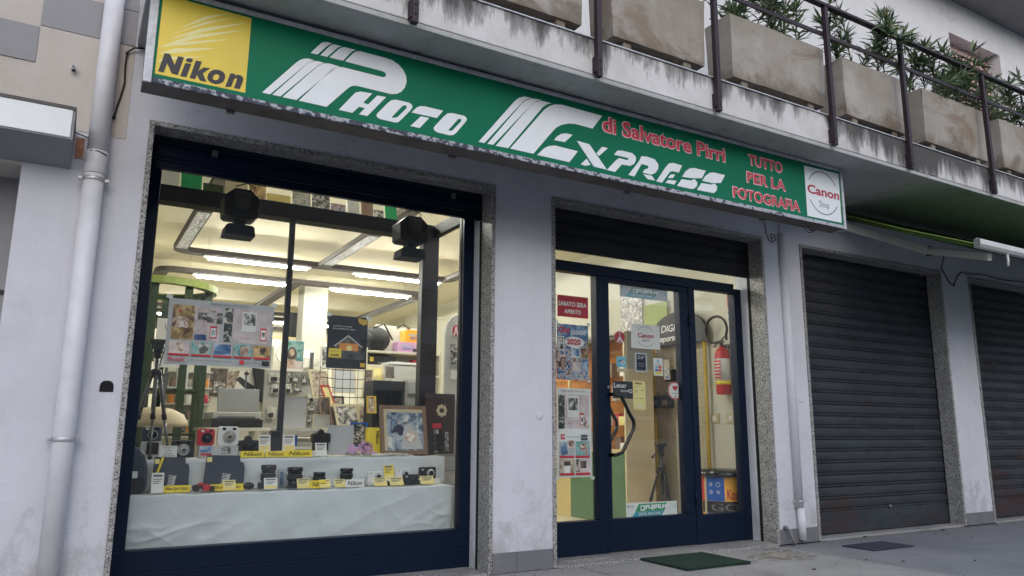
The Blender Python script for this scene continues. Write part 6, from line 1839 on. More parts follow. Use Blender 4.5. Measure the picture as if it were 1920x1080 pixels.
def small_disc(an, z, r_in, r_out):
    m = MB()
    for k in range(14):
        qd = []
        for kk in (k, k + 1):
            t_ = 2 * math.pi * kk / 14
            for rr in (r_out, r_in):
                a = math.radians(an) + rr * math.cos(t_) / 0.2066
                qd.append((cx + 0.2066 * math.cos(a), cy + 0.2066 * math.sin(a), z + rr * math.sin(t_)))
        m.add([qd[0], qd[1], qd[3], qd[2]], [(0, 1, 2, 3)])
    m.build('white_symbol', 'ink_white', kb)
for an, z in ((190, 0.48), (190, 0.41), (210, 0.41)):
    small_disc(an, z, 0.011, 0.016)
small_disc(210, 0.48, 0.017, 0.021)

# ------------------------------------------------------------------ window display: stepped platform under satin cloth
SH1 = 0.566
ds = thing('display_platform', 'two stepped white satin covered platform filling the shop window', 'display platform', (1.4, 0.65, 0.014))
B('lower_step', ds, 'paper_white', 0.30, 2.54, 0.46, 0.915, 0.016, SH1 - 0.012)
B('upper_step', ds, 'paper_white', 0.30, 2.54, 0.72, 0.915, SH1 - 0.0115, SH2 - 0.012)
def drape(name, x0, x1, ytop_back, yfront, ztop, zbot, seed, amp, nx=90, nz=22, nt=8):
    """cloth lying on a step (back to front) and hanging down its front in folds"""
    rn = noise
    vs, fs = [], []
    rows = []
    for j in range(nt + 1):
        rows.append((ytop_back + (yfront - ytop_back) * j / nt, ztop, 0.0))
    for j in range(1, nz + 1):
        rows.append((yfront, ztop - (ztop - zbot) * j / nz, j / nz))
    for r, (y, z, f) in enumerate(rows):
        for i in range(nx + 1):
            x = x0 + (x1 - x0) * i / nx
            u = x * 3.2 + seed
            # broad diagonal folds running down the cloth
            n1 = rn.noise((u * 0.9 + f * 1.1, f * 0.8 - seed, seed)) * 0.9
            n2 = rn.noise((u * 2.1 - f * 1.9, f * 1.2, seed + 4)) * 0.5
            n3 = abs(rn.noise((u * 1.3 + f * 2.6, f * 0.7, seed + 9))) * 0.7
            hang = min(1.0, f * 2.0)
            ed = min(1.0, max(0.0, abs((x - x0) / (x1 - x0) - 0.5) * 2 - 0.35) * 1.9)
            n4 = (1 - abs(rn.noise((u * 1.1 + f * 2.4, f * 1.6, seed + 20)))) ** 10 * 0.9 * ed + (1 - abs(rn.noise((u * 2.3 - f * 2.9, f * 2.2, seed + 31)))) ** 12 * 0.6 * ed + rn.noise((x * 14, f * 9, seed)) * 0.10
            dy = -(n1 + n2 - n3 + n4) * amp * hang
            edge = rn.noise((x * 9.0, seed, 3.0)) * 0.006 + rn.noise((x * 22.0, seed, 1.0)) * 0.003
            zz = z + (edge if f == 0 else edge * max(0, 1 - f * 3))
            if f == 0:
                zz += 0.003 * rn.noise((x * 12, y * 14, seed))
            vs.append((x, y + min(dy, 0.035), zz))
    w_ = nx + 1
    for r in range(len(rows) - 1):
        for i in range(nx):
            a = r * w_ + i
            fs.append((a, a + w_, a + w_ + 1, a + 1))
    return MB().add(vs, fs, True).build(name, 'satin_cloth', ds)
drape('lower_cloth', 0.357, 2.484, 0.718, 0.412, SH1, 0.20, 3.7, 0.016, 150, 40)
drape('upper_cloth', 0.30, 2.54, 0.914, 0.672, SH2, SH1 + 0.004, 11.3, 0.016, 80, 10, 6)

Y1, Y2 = 0.50, 0.76            # display depth on the lower and on the upper step
def price_card(label, q, y, mat='paper_white', band='pale_yellow', lean=0.03, z=None):
    t = thing('price_card', label, 'price card', ((q[0] + q[2]) / 2, y, q[1]), 'price cards in the window display')
    x0, z0, x1, z1 = q
    if z is not None:
        z0, z1 = z, z + (z1 - z0)
    def pl(name, a, b, c, d, off, mt):
        f = lambda zz: y + lean * (zz - z0) / (z1 - z0) - off
        MB().add([(a, f(c), c), (b, f(c), c), (b, f(d), d), (a, f(d), d), (a, f(c) + 0.0015, c), (b, f(c) + 0.0015, c), (b, f(d) + 0.0015, d), (a, f(d) + 0.0015, d)],
                 [(0, 1, 2, 3), (7, 6, 5, 4), (0, 4, 5, 1), (1, 5, 6, 2), (2, 6, 7, 3), (3, 7, 4, 0)]).build(name, mt, t)
    pl('card', x0, x1, z0, z1, 0.0, mat)
    H, W = z1 - z0, x1 - x0
    pl('header_print', x0 + W * .12, x1 - W * .12, z0 + H * .80, z0 + H * .92, 0.002, 'ink_grey')
    for k in range(3):
        pl('line_print', x0 + W * .12, x1 - W * (.12 + .13 * k), z0 + H * (.66 - .1 * k), z0 + H * (.70 - .1 * k), 0.002, 'ink_grey')
    pl('price_band', x0 + W * .06, x1 - W * .06, z0 + H * .06, z0 + H * .32, 0.002, band)
    return t
def brand_strip(label, x0, x1, y, z, h, s='Nikon', mat='paper_yellow', tx=(0.12, 0.9)):
    t = thing('brand_strip', label, 'brand strip', ((x0 + x1) / 2, y, z), 'yellow brand strips in the window display')
    MB().extr_x([(y, z), (y, z + h), (y + 0.012, z + h), (y + 0.03, z)], x0, x1).build('strip_body', mat, t)
    w_ = x1 - x0
    text('lettering', t, s, (x0 + w_ * tx[0], z + h * 0.2, x0 + w_ * tx[1], z + h * 0.82), y - 0.001, 'ink_black', 0.015, 0.15)
    return t
def instant_camera(label, q, y, mat, ring, z, depth=0.05, dark=True):
    x0, z0, x1, z1 = q
    h = z1 - z0
    z0, z1 = z, z + h
    t = thing('instant_camera', label, 'camera', ((x0 + x1) / 2, y, z0), 'instant cameras in the window display')
    w_ = x1 - x0
    MB().rbox(x0, x1, y, y + depth, z0, z1, min(w_, h) * 0.16, 4).build('body', mat, t, 0.004)
    c = (x0 + w_ * 0.55, y, z0 + h * 0.45)
    lr = min(w_, h) * 0.33
    MB().lathe(c, [(lr, -0.001), (lr, 0.010), (lr * 0.86, 0.014), (lr * 0.84, 0.008)], 'y', 24).build('lens_ring', ring, t)
    l_ = MB().lathe(c, [(lr * 0.83, 0.0005), (lr * 0.83, 0.008), (lr * 0.45, 0.011), (lr * 0.45, 0.016), (lr * 0.3, 0.018)], 'y', 24).build('lens', 'black_gloss' if dark else 'light_grey_plastic', t)
    MB().lathe((c[0], c[1] - 0.018, c[2]), [(lr * 0.28, 0), (lr * 0.2, 0.002), (0, 0.003)], 'y', 16).build('lens_glass', 'lens_glass', l_)
    B('flash', t, 'white_plastic' if dark else 'black_gloss', x0 + w_ * 0.2, x0 + w_ * 0.36, y - 0.003, y - 0.0002, z0 + h * 0.80, z0 + h * 0.93)
    B('viewfinder', t, 'lens_glass', x0 + w_ * 0.68, x0 + w_ * 0.84, y - 0.003, y - 0.0002, z0 + h * 0.82, z0 + h * 0.93)
    return t
def dslr(label, q, y, z, lens=True, mat='black_plastic'):
    x0, z0, x1, z1 = q
    h, w_ = z1 - z0, x1 - x0
    t = thing('reflex_camera', label, 'camera', ((x0 + x1) / 2, y, z), 'reflex cameras in the window display')
    MB().slab([(x0, z), (x1, z), (x1, z + h * 0.66), (x1 - w_ * .1, z + h * 0.72), (x0 + w_ * .66, z + h * 0.74), (x0 + w_ * .60, z + h), (x0 + w_ * .38, z + h), (x0 + w_ * .30, z + h * 0.74), (x0 + w_ * .06, z + h * 0.72), (x0, z + h * 0.62)], y, y + 0.05).build('body', mat, t, 0.004)
    MB().rbox(x0 - 0.004, x0 + w_ * .22, y - 0.022, y - 0.0005, z, z + h * 0.66, 0.01).build('grip', mat, t, 0.003)
    if lens:
        c = (x0 + w_ * 0.55, y, z + h * 0.36)
        r = h * 0.34
        l_ = MB().lathe(c, [(r, 0), (r, 0.02), (r * 0.92, 0.022), (r * 0.92, 0.05), (r, 0.052), (r, 0.075), (r * 0.85, 0.078)], 'y', 20).build('lens_barrel', 'black_plastic', t)
        MB().lathe((c[0], c[1] - 0.0785, c[2]), [(r * 0.8, 0), (r * 0.5, 0.003), (0, 0.005)], 'y', 20).build('lens_glass', 'lens_glass', l_)
    B('shoe', t, 'dark_silver', x0 + w_ * .44, x0 + w_ * .54, y + 0.015, y + 0.035, z + h, z + h + 0.004)
    return t
def lens(label, q, y, z, hood=False):
    x0, z0, x1, z1 = q
    h, r = z1 - z0, (x1 - x0) / 2
    cx_ = (x0 + x1) / 2
    t = thing('camera_lens', label, 'camera lens', (cx_, y, z), 'camera lenses in the window display')
    pr = [(r * 0.78, 0), (r * 0.80, h * 0.08), (r * 0.86, h * 0.10), (r * 0.86, h * 0.36)]
    MB().lathe((cx_, y, z), pr, 'z', 20).build('mount_barrel', 'black_plastic', t)
    MB().lathe((cx_, y, z), [(r * 0.90, h * 0.361), (r * 0.97, h * 0.37), (r * 0.97, h * 0.60), (r * 0.90, h * 0.61)], 'z', 28).build('zoom_ring', 'black_rubber', t)
    MB().lathe((cx_, y, z), [(r * 0.87, h * 0.611), (r * 0.90, h * 0.78), (r * 0.99 if hood else r * 0.92, h * 0.80), (r if hood else r * 0.92, h * 0.98), (r * 0.85, h)], 'z', 20).build('front_barrel', 'black_gloss', t)
    MB().lathe((cx_, y, z), [(r * 0.872, h * 0.63), (r * 0.885, h * 0.632), (r * 0.885, h * 0.65), (r * 0.872, h * 0.652)], 'z', 20).build('scale_ring', 'ink_grey', t)
    return t
def compact(label, q, y, z, mat, ring):
    x0, z0, x1, z1 = q
    h, w_ = z1 - z0, x1 - x0
    t = thing('compact_camera', label, 'camera', ((x0 + x1) / 2, y, z), 'compact cameras in the window display')
    MB().rbox(x0, x1, y, y + 0.026, z, z + h, h * 0.12).build('body', mat, t, 0.002)
    c = (x0 + w_ * 0.66, y, z + h * 0.46)
    r = h * 0.38
    l_ = MB().lathe(c, [(r, 0), (r, 0.006), (r * 0.9, 0.008), (r * 0.88, 0.016), (r * 0.7, 0.017)], 'y', 20).build('lens_ring', ring, t)
    MB().lathe((c[0], c[1] - 0.0175, c[2]), [(r * 0.6, 0), (r * 0.3, 0.002), (0, 0.003)], 'y', 16).build('lens_glass', 'lens_glass', l_)
    B('flash', t, 'paper_grey', x0 + w_ * 0.12, x0 + w_ * 0.26, y - 0.0015, y - 0.0002, z + h * 0.72, z + h * 0.86)
    MB().lathe((x0 + w_ * 0.25, y + 0.013, z + h), [(0.006, 0), (0.006, 0.005)], 'z', 10).build('shutter_button', ring, t)
    return t
def on(q, z):
    return (q[0], z, q[2], z + q[3] - q[1])
Z1, Z2 = SH1 + 0.010, SH2 + 0.010

# upper step, left to right
bx0 = (0.4255, 0.7849, 0.5469, 0.8805)
o = thing('clear_box', 'clear plastic box with a printed card under the ringed dark instant camera', 'box', ((bx0[0] + bx0[2]) / 2, Y2, Z2))
B('box_body', o, 'paper_grey', bx0[0], bx0[2], Y2, Y2 + 0.08, Z2, bx0[3], 0.002)
B('inner_card', o, 'print_maroon', bx0[0] + 0.03, bx0[2] - 0.02, Y2 - 0.002, Y2 - 0.0003, Z2 + 0.02, bx0[3] - 0.005)
instant_camera('dark blue instant camera with a silver lens ring on the clear box at left', (0.4205, 0.8802, 0.5388, 0.9719), Y2 + 0.01, 'binocular_card', 'silver', bx0[3] + 0.001)
instant_camera('black instant camera with white ringed lens, low beside the polaroid card', (0.6017, 0.7827, 0.7346, 0.8939), Y2 - 0.03, 'black_plastic', 'silver', Z2, dark=False)
pc = sheet('notice_card', 'white notice card standing between the two dark instant cameras', 'notice card', on((0.5316, 0.777, 0.6372, 0.853), Z2), Y2 - 0.035, 'paper_white',
           [('t', .15, .1, .85, .25, 'SI eseguono', 'ink_black'), ('t', .3, .32, .7, .47, 'stampe', 'ink_black'), ('t', .3, .54, .72, .69, 'Formato', 'ink_black'), ('t', .2, .76, .85, .9, 'POLAROID', 'ink_black')])
o = thing('camera_carton', 'flat silver product carton under the red and the white instant cameras', 'box', (1.0, Y2, Z2))
q = (0.7755, 0.7721, 1.027, 0.8518)
B('carton', o, 'paper_grey', q[0], q[2], Y2, Y2 + 0.09, Z2, q[3], 0.002)
B('product_picture', o, 'print_blue', q[0] + 0.006, q[0] + 0.085, Y2 - 0.002, Y2 - 0.0003, Z2 + 0.03, q[3] - 0.003)
B('product_picture', o, 'print_grey', q[0] + 0.14, q[0] + 0.20, Y2 - 0.002, Y2 - 0.0003, Z2 + 0.02, q[3] - 0.006)
B('label_text', o, 'paper_red', q[0] + 0.01, q[0] + 0.08, Y2 - 0.002, Y2 - 0.0003, Z2 + 0.01, Z2 + 0.025)
instant_camera('red instant camera with a black lens on the silver carton', (0.7597, 0.8549, 0.8695, 0.9674), Y2 + 0.01, 'red_plastic', 'black_plastic', q[3] + 0.001)
instant_camera('white rounded instant camera with grey lens on the silver carton', (0.8871, 0.8542, 1.0246, 0.9824), Y2 + 0.005, 'white_plastic', 'light_grey_plastic', q[3] + 0.001, dark=False)
st0 = Z2
brand_strip('yellow brand strip in front of the first black reflex camera', 1.0402, 1.1924, 0.73, Z2 - 0.004, 0.042)
brand_strip('middle yellow brand strip on the upper step', 1.2038, 1.3425, 0.735, Z2 - 0.004, 0.04)
brand_strip('right yellow brand strip on the upper step beside the grey board', 1.3413, 1.5255, 0.73, Z2 - 0.004, 0.046)
B('strip_riser', ds, 'paper_white', 1.0344, 1.5972, 0.765, 0.86, SH2 + 0.004, SH2 + 0.045)
Zr = SH2 + 0.046
dslr('black reflex camera with lens left of the tall black speaker', on((1.0242, 0.8126, 1.1741, 0.9147), Zr), 0.80, Zr)
dslr('black reflex camera without lens beside the grey board', on((1.5512, 0.8772, 1.6865, 0.9726), 0.86), 0.83, Zr + 0.055, False)
B('camera_stand', bpy.data.objects['reflex_camera.001'], 'black_plastic', 1.5647, 1.671, 0.83, 0.88, Zr, Zr + 0.0545)
price_card('white price card right of the first reflex camera', on((1.1651, 0.8127, 1.245, 0.9225), Zr), 0.775)
price_card('white price card right of the tall black speaker', on((1.3337, 0.815, 1.4155, 0.9265), Zr), 0.775)
price_card('white price card below the second reflex camera', on((1.5539, 0.7874, 1.6366, 0.8783), Z2), 0.735, band='paper_white')
sk = thing('flash_unit', 'tall black box shaped flash unit between two price cards', 'flash', (1.27, 0.8, Zr))
q = on((1.2452, 0.8114, 1.3171, 0.952), Zr)
B('body', sk, 'black_plastic', q[0], q[2], 0.80, 0.85, q[1], q[3], 0.005)
B('front_lens', sk, 'black_gloss', q[0] + 0.008, q[2] - 0.008, 0.797, 0.7995, q[3] - 0.05, q[3] - 0.008)
o = thing('grey_board', 'plain grey board standing upright left of the yellow box', 'board', (1.7, 0.87, Z2))
q = on((1.6744, 0.7779, 1.873, 0.9967), Z2)
MB().rbox(q[0], q[2], 0.868, 0.876, q[1], q[3], 0.008).build('panel', 'paper_grey', o)
B('prop', o, 'grey_plastic', (q[0] + q[2]) / 2 - 0.02, (q[0] + q[2]) / 2 + 0.02, 0.877, 0.905, q[1], q[1] + 0.10)
fl = thing('fabric_flower', 'pink fabric flower and scarf lying on the upper step', 'flower', (1.9, 0.78, Z2))
q = (1.7923, 0.7788, 2.0116, 0.885)
rnd = random.Random(5)
m = MB()
fc = Vector((1.9339, 0.78, Z2 + 0.045))
for k in range(46):
    a, b = rnd.uniform(0, 6.28), rnd.uniform(-0.6, 1.4)
    d = Vector((math.cos(a) * math.cos(b), math.sin(a) * math.cos(b), math.sin(b)))
    u = d.orthogonal().normalized() * 0.018
    v2 = d.cross(u).normalized() * 0.018
    p = fc + d * rnd.uniform(0.02, 0.055)
    m.add([p - u, p + d * 0.014 - v2, p + u + d * 0.004, p + d * 0.014 + v2], [(0, 1, 2, 3)])
m.build('petals', 'pink_petal', fl)
sx = 1.8441
MB().slab([(sx - 0.05, Z2), (sx + 0.045, Z2), (sx + 0.03, Z2 + 0.05), (sx, Z2 + 0.085), (sx - 0.03, Z2 + 0.06)], 0.775, 0.80).build('scarf', 'pink_petal', fl, 0.008)
MB().ball((1.9951, 0.765, Z2 + 0.012), 0.035, 0.02, 0.014).build('petal_bunch', 'pink_petal', fl)
o = thing('yellow_box', 'yellow brand box standing upright left of the wedding frame', 'box', (2.0, 0.88, Z2))
q = on((1.9743, 0.8348, 2.1364, 1.0074), Z2 + 0.03)
B('carton', o, 'paper_yellow', q[0], q[2], 0.865, 0.90, Z2, q[3], 0.003)
text('lettering', o, 'Nikon', (q[0] + 0.075, q[1] + 0.05, q[0] + 0.10, q[1] + 0.145), 0.8635, 'ink_black', 0.03, 0.0, 1.0, 0.0, 90)
q = on((1.8585, 0.9875, 1.9865, 1.0144), Z2 + 0.2)
frame('large wood framed wedding photo leaning at the right of the upper step', on((2.0753, 0.7938, 2.4605, 1.1691), Z2), 0.80, 'frame_wood', 'print_wedding', 0.030, 0.05, 'photo frames in the window', 0.02, 'frame_cream', -0.012)
wf = bpy.data.objects[[o.name for o in bpy.data.objects if o.get('label', '').startswith('large wood framed')][0]]
wq = on((2.0753, 0.7938, 2.4605, 1.1691), Z2)
def wpoly(pts, m_, lv):
    f = lambda v: 0.80 + 0.05 * (1 - v) + 0.0055 - 0.0006 * lv
    MB().add([(wq[0] + 0.045 + (wq[2] - wq[0] - 0.08) * u, f(v), wq[3] - 0.035 - (wq[3] - wq[1] - 0.07) * v) for u, v in pts], [tuple(range(len(pts)))]).build('figure_print', m_, wf)
ell = lambda cu, cv, ru, rv: [(cu + ru * math.cos(k * math.pi / 8), cv + rv * math.sin(k * math.pi / 8)) for k in range(16)]
wpoly([(.10, .60), (.22, .42), (.34, .36), (.46, .42), (.48, .58), (.36, .66), (.28, .56)], 'paper_navy', 1)
wpoly(ell(.35, .30, .07, .06), 'print_beach', 2)
wpoly(ell(.52, .30, .06, .06), 'print_room', 2)
wpoly([(.44, .56), (.52, .38), (.66, .36), (.86, .60), (.98, .98), (.40, .98)], 'paper_grey', 3)
wpoly(ell(.64, .68, .15, .14), 'print_beach', 4)
wpoly(ell(.58, .62, .06, .05), 'paper_white', 5)
wpoly(ell(.70, .66, .06, .05), 'paper_white', 5)
wpoly(ell(.63, .74, .06, .05), 'paper_white', 5)
q = on((2.465, 0.7736, 2.7219, 1.251), Z2)
mr_ = thing('maroon_photo_panel', 'dark maroon photo panel with a pale flower emblem at the right end', 'photo panel', ((q[0] + q[2]) / 2, 0.84, Z2))
MB().add([(q[0], 0.84, q[1]), (q[2] - 0.02, 0.84, q[1]), (q[2], 0.88, q[3]), (q[0] - 0.01, 0.88, q[3]), (q[0], 0.85, q[1]), (q[2] - 0.02, 0.85, q[1]), (q[2], 0.89, q[3]), (q[0] - 0.01, 0.89, q[3])],
         [(0, 1, 2, 3), (7, 6, 5, 4), (0, 4, 5, 1), (1, 5, 6, 2), (2, 6, 7, 3), (3, 7, 4, 0)]).build('panel', 'print_maroon', mr_)
yy = lambda z: 0.84 + 0.04 * (z - q[1]) / (q[3] - q[1]) - 0.002
fcx, fcz = q[0] + 0.135, q[3] - 0.135
for k in range(8):
    a = 2 * math.pi * k / 8
    px, pz = fcx + 0.034 * math.cos(a), fcz + 0.034 * math.sin(a)
    MB().add([(px + 0.014 * math.cos(t_ * math.pi / 4), yy(pz) - 0.0, pz + 0.018 * math.sin(t_ * math.pi / 4)) for t_ in range(8)], [tuple(range(8))]).build('petal_print', 'frame_cream', mr_)
for (a, b, c, d, mt_) in ((0.02, 0.14, 0.0, 0.16, 'black_plastic'), (0.06, 0.105, 0.01, 0.19, 'print_grey'), (0.16, 0.19, 0.02, 0.17, 'print_grey'), (0.05, 0.13, 0.20, 0.24, 'canon_red')):
    zc = q[1] + (c + d) / 2
    MB().add([(q[0] + a, yy(q[1] + c) - .001, q[1] + c), (q[0] + b, yy(q[1] + c) - .001, q[1] + c), (q[0] + b, yy(q[1] + d) - .001, q[1] + d), (q[0] + a, yy(q[1] + d) - .001, q[1] + d)], [(0, 1, 2, 3)]).build('figure_print', mt_, mr_)
for k, (l, r, yv) in enumerate(((645, 692, .71), (690, 720, .73), (718, 765, .72))):
    a, b = 1.7572, 2.2571
    xa, xb = a + (b - a) * (l - 645) / 120, a + (b - a) * (r - 645) / 120
    o = MB().add([(xa, yv - .03, Z2), (xb, yv - .03, Z2), (xb + .01, yv + .05, Z2 + .004), (xa + .02, yv + .05, Z2 + .012), (xa, yv - .03, Z2 + .006), (xb, yv - .03, Z2 + .008), (xb + .01, yv + .05, Z2 + .012), (xa + .02, yv + .05, Z2 + .02)],
                 [(3, 2, 1, 0), (4, 5, 6, 7), (0, 1, 5, 4), (1, 2, 6, 5), (2, 3, 7, 6), (3, 0, 4, 7)]).build('booklet', ('print_grey', 'paper_white', 'print_packaging_white')[k])
    tag(o, ('dark booklet lying left of the pink flower stem', 'white booklet lying under the wedding frame, middle one', 'open leaflet lying before the wedding frame, right one')[k], 'booklet', 'booklets on the upper step')

# lower step, left to right
bp = thing('backpack', 'dark camera backpack at the left end of the lower step', 'backpack', (0.42, 0.55, Z1))
q = on((0.2999, 0.5678, 0.4611, 0.8519), Z1)
MB().slab([(q[0], q[1]), (q[2] - 0.01, q[1]), (q[2], q[1] + 0.05), (q[2] - 0.004, q[1] + 0.15), (q[2] - 0.025, q[1] + 0.23), (q[2] - 0.06, q[3] - 0.01), (q[0] + 0.06, q[3]), (q[0], q[3] - 0.03)], 0.55, 0.66).build('pack_body', 'binocular_card', bp, 0.02)
MB().rbox(q[0] + 0.01, q[2] - 0.02, 0.515, 0.549, q[1], q[1] + 0.10, 0.02).build('front_pocket', 'bag_black', bp, 0.01)
MB().tube([(q[0] + 0.05, 0.6, q[3] - 0.01), (q[0] + 0.07, 0.6, q[3] + 0.02), (q[0] + 0.1, 0.6, q[3] - 0.01)], 0.006, 6).build('carry_loop', 'bag_black', bp)
B('hang_tag', bp, 'paper_white', q[0] + 0.045, q[0] + 0.10, 0.511, 0.5145, q[1] + 0.09, q[1] + 0.13)
for lab, l, t_, r, b in (('left dark display card with a yellow strap and pale slanted window', 287, 858, 352, 921), ('right dark display card with a pale slanted window', 384, 856, 456, 919)):
    q = on((0.4855, 0.572, 0.7051, 0.7841) if l == 287 else (0.7905, 0.5672, 1.0457, 0.7871), Z1)
    o = thing('binocular_card', lab, 'display card', ((q[0] + q[2]) / 2, 0.6, Z1), 'binocular display cards')
    x0, z0, x1, z1 = q
    w_, h = x1 - x0, z1 - z0
    MB().slab([(x0, z0), (x1, z0), (x1, z0 + h * .62), (x1 - w_ * .03, z1 - h * .24), (x1 - w_ * .12, z1 - h * .2), (x1 - w_ * .14, z1 - h * .02), (x0 + w_ * .05, z1), (x0 + w_ * .02, z0 + h * .5)], 0.60, 0.605).build('card', 'binocular_card', o)
    MB().slab([(x0 + w_ * .42, z0), (x0 + w_ * .58, z0), (x0 + w_ * .66, z0 + h * .44), (x0 + w_ * .46, z0 + h * .47)], 0.5975, 0.5995).build('pale_window', 'paper_grey', o)
    for k in range(5):
        zz = z0 + h * (.04 + .085 * k)
        MB().slab([(x0 + w_ * .45, zz), (x0 + w_ * .56, zz + h * .05), (x0 + w_ * .565, zz + h * .075), (x0 + w_ * .45, zz + h * .03)], 0.596, 0.5973).build('stripe_print', 'binocular_card', o)
    B('small_label', o, 'paper_cream', x0 + w_ * .06, x0 + w_ * .18, 0.5975, 0.5995, z1 - h * .2, z1 - h * .06)
    B('card_foot', o, 'binocular_card', x0 + w_ * .3, x0 + w_ * .5, 0.6051, 0.64, z0, z0 + 0.02)
    if l == 287:
        MB().tube([(x0 + w_ * .26, 0.594, z1 - 0.005), (x0 + w_ * .16, 0.59, z0 + h * .6), (x0 + w_ * .07, 0.59, z0 + h * .3)], 0.008, 6).build('yellow_strap', 'paper_yellow', o)
brand_strip('long yellow optics strip before the left dark display card', 0.5447, 0.7112, 0.53, Z1 - 0.004, 0.042, 'Nikon Sport Optics')
brand_strip('long yellow optics strip before the right dark display card', 0.8279, 1.0347, 0.53, Z1 - 0.004, 0.042, 'Nikon Sport Optics')
price_card('tall price card with orange header left of the first optics strip', on((0.4782, 0.5483, 0.5479, 0.6676), Z1), 0.47, band='paper_white')
price_card('slanted cream price card lying against the second optics strip', on((0.9052, 0.5462, 0.9817, 0.6085), Z1), 0.50, 'paper_cream', lean=0.05)
bn = thing('red_binoculars', 'small red and black binoculars lying between the two optics strips', 'binoculars', (0.75, 0.5, Z1))
bxx = 0.7662
for s in (-1, 1):
    MB().lathe((bxx + s * 0.030, 0.52, Z1 + 0.022), [(0.015, -0.05), (0.017, -0.02), (0.020, 0.0), (0.022, 0.03), (0.022, 0.05), (0.018, 0.052)], 'y', 16).build('barrel', 'red_plastic' if s > 0 else 'print_maroon', bn)
MB().box(bxx - 0.014, bxx + 0.014, 0.48, 0.54, Z1 + 0.016, Z1 + 0.034).build('bridge', 'black_plastic', bn, 0.004)
MB().ball((bxx, 0.5, Z1 + 0.044), 0.02, 0.02, 0.010).build('focus_wheel', 'red_plastic', bn)
MB().rbox(bxx + 0.045, bxx + 0.085, 0.49, 0.53, Z1, Z1 + 0.030, 0.008).build('strap_case', 'print_maroon', bn, 0.004)
o = MB().ball((1.0645, 0.53, Z1 + 0.022), 0.036, 0.02, 0.024, 16, 10)
tag(o.build('lens_pouch', 'black_gloss'), 'black oval pouch right of the second optics strip', 'pouch')
lens('tallest black zoom lens on the lower step', on((1.1419, 0.5877, 1.2425, 0.7425), Z1), 0.56, Z1, True)
o = thing('lens_box', 'clear plastic tube box between the two left lenses', 'box', (1.3, 0.6, Z1))
q = on((1.2626, 0.5754, 1.3272, 0.6967), Z1)
B('clear_shell', o, 'glass', q[0], q[2], 0.60, 0.63, q[1], q[3])
MB().lathe(((q[0] + q[2]) / 2, 0.615, Z1 + 0.005), [(0.012, 0), (0.012, 0.09), (0.008, 0.10)], 'z', 12).build('inner_tube', 'print_blue', o)
lens('black hooded lens right of the clear tube box', on((1.3164, 0.5716, 1.4218, 0.708), Z1), 0.56, Z1, True)
lens('short squat black lens in the middle of the lower step', on((1.5038, 0.5923, 1.5947, 0.6775), Z1), 0.60, Z1 + 0.012)
B('lens_plinth', bpy.data.objects['camera_lens.002'], 'paper_white', 1.5047, 1.5984, 0.57, 0.63, Z1 - 0.004, Z1 + 0.0115)
lens('right hand black lens with flared hood', on((1.696, 0.5976, 1.7905, 0.6991), Z1), 0.60, Z1 + 0.018, True)
B('lens_plinth', bpy.data.objects['camera_lens.003'], 'paper_white', 1.6977, 1.7949, 0.57, 0.63, Z1 - 0.004, Z1 + 0.0175)
lcap = MB()
for k, (px, s) in enumerate(((0, 1),)):
    lcap.box(1.3066, 1.3918, 0.50, 0.53, Z1, Z1 + 0.018)
tag(lcap.build('cap_case', 'black_plastic', bevel=0.004), 'flat black lens cap case before the hooded lens', 'lens cap')
tag(MB().rbox(1.1256, 1.1668, 0.53, 0.56, Z1, Z1 + 0.04, 0.008).build('cap_case', 'black_plastic'), 'black lens cap leaning left of the tallest lens', 'lens cap')
price_card('cream price card at the foot of the tallest lens', on((1.1536, 0.5451, 1.2405, 0.6159), Z1), 0.48, 'paper_white')
price_card('cream price card right of the hooded lens', on((1.3697, 0.5479, 1.4557, 0.6096), Z1), 0.48, 'paper_cream')
brand_strip('yellow brand strip below the short squat lens', 1.4547, 1.5642, 0.475, Z1 - 0.002, 0.05)
brand_strip('white brand strip below the flared lens', 1.6984, 1.8327, 0.475, Z1 - 0.002, 0.05, 'Nikon', 'paper_white')
price_card('first cream folded price card beside the white brand strip', on((1.5159, 0.5516, 1.592, 0.6031), Z1), 0.455, 'paper_cream', lean=0.04)
price_card('second cream folded price card beside the white brand strip', on((1.6187, 0.5587, 1.6962, 0.6108), Z1), 0.455, 'paper_cream', lean=0.04)
compact('white compact camera left of the upright yellow card', on((1.8951, 0.5926, 2.0111, 0.6664), Z1), 0.58, Z1 + 0.02, 'white_plastic', 'silver')
pt = thing('camera_plinth', 'low white plinth carrying the upper white compact camera', 'plinth', (2.1, 0.6, Z1))
qa, qb = 1.8807, 2.0263
B('plinth_body', pt, 'paper_white', qa, 2.0345, 0.57, 0.63, Z1 - 0.004, Z1 + 0.0195, 0.002)
B('plinth_body', pt, 'black_plastic', 2.0544, 2.2986, 0.585, 0.66, Z1 - 0.004, Z1 + 0.022, 0.002)
B('plinth_top', pt, 'paper_white', 2.0462, 2.3072, 0.58, 0.665, Z1 + 0.0225, Z1 + 0.034, 0.002)
compact('white compact camera on the striped plinth right of the yellow card', on((2.1257, 0.6261, 2.2382, 0.6977), Z1), 0.62, Z1 + 0.035, 'white_plastic', 'silver')
compact('black compact camera lying low before the striped plinth', on((2.1385, 0.5452, 2.2534, 0.6162), Z1), 0.50, Z1, 'black_plastic', 'black_gloss')
compact('black camera with a large silver lens at the right of the lower step', on((2.3051, 0.595, 2.4383, 0.6798), Z1), 0.60, Z1 + 0.03, 'black_plastic', 'silver')
B('plinth_body', pt, 'paper_white', 2.3033, 2.4604, 0.575, 0.64, Z1 - 0.004, Z1 + 0.0295, 0.002)
price_card('upright yellow card between the two white compact cameras', on((2.0446, 0.628, 2.1195, 0.7328), Z1 + 0.03), 0.64, 'paper_yellow', 'paper_cream')
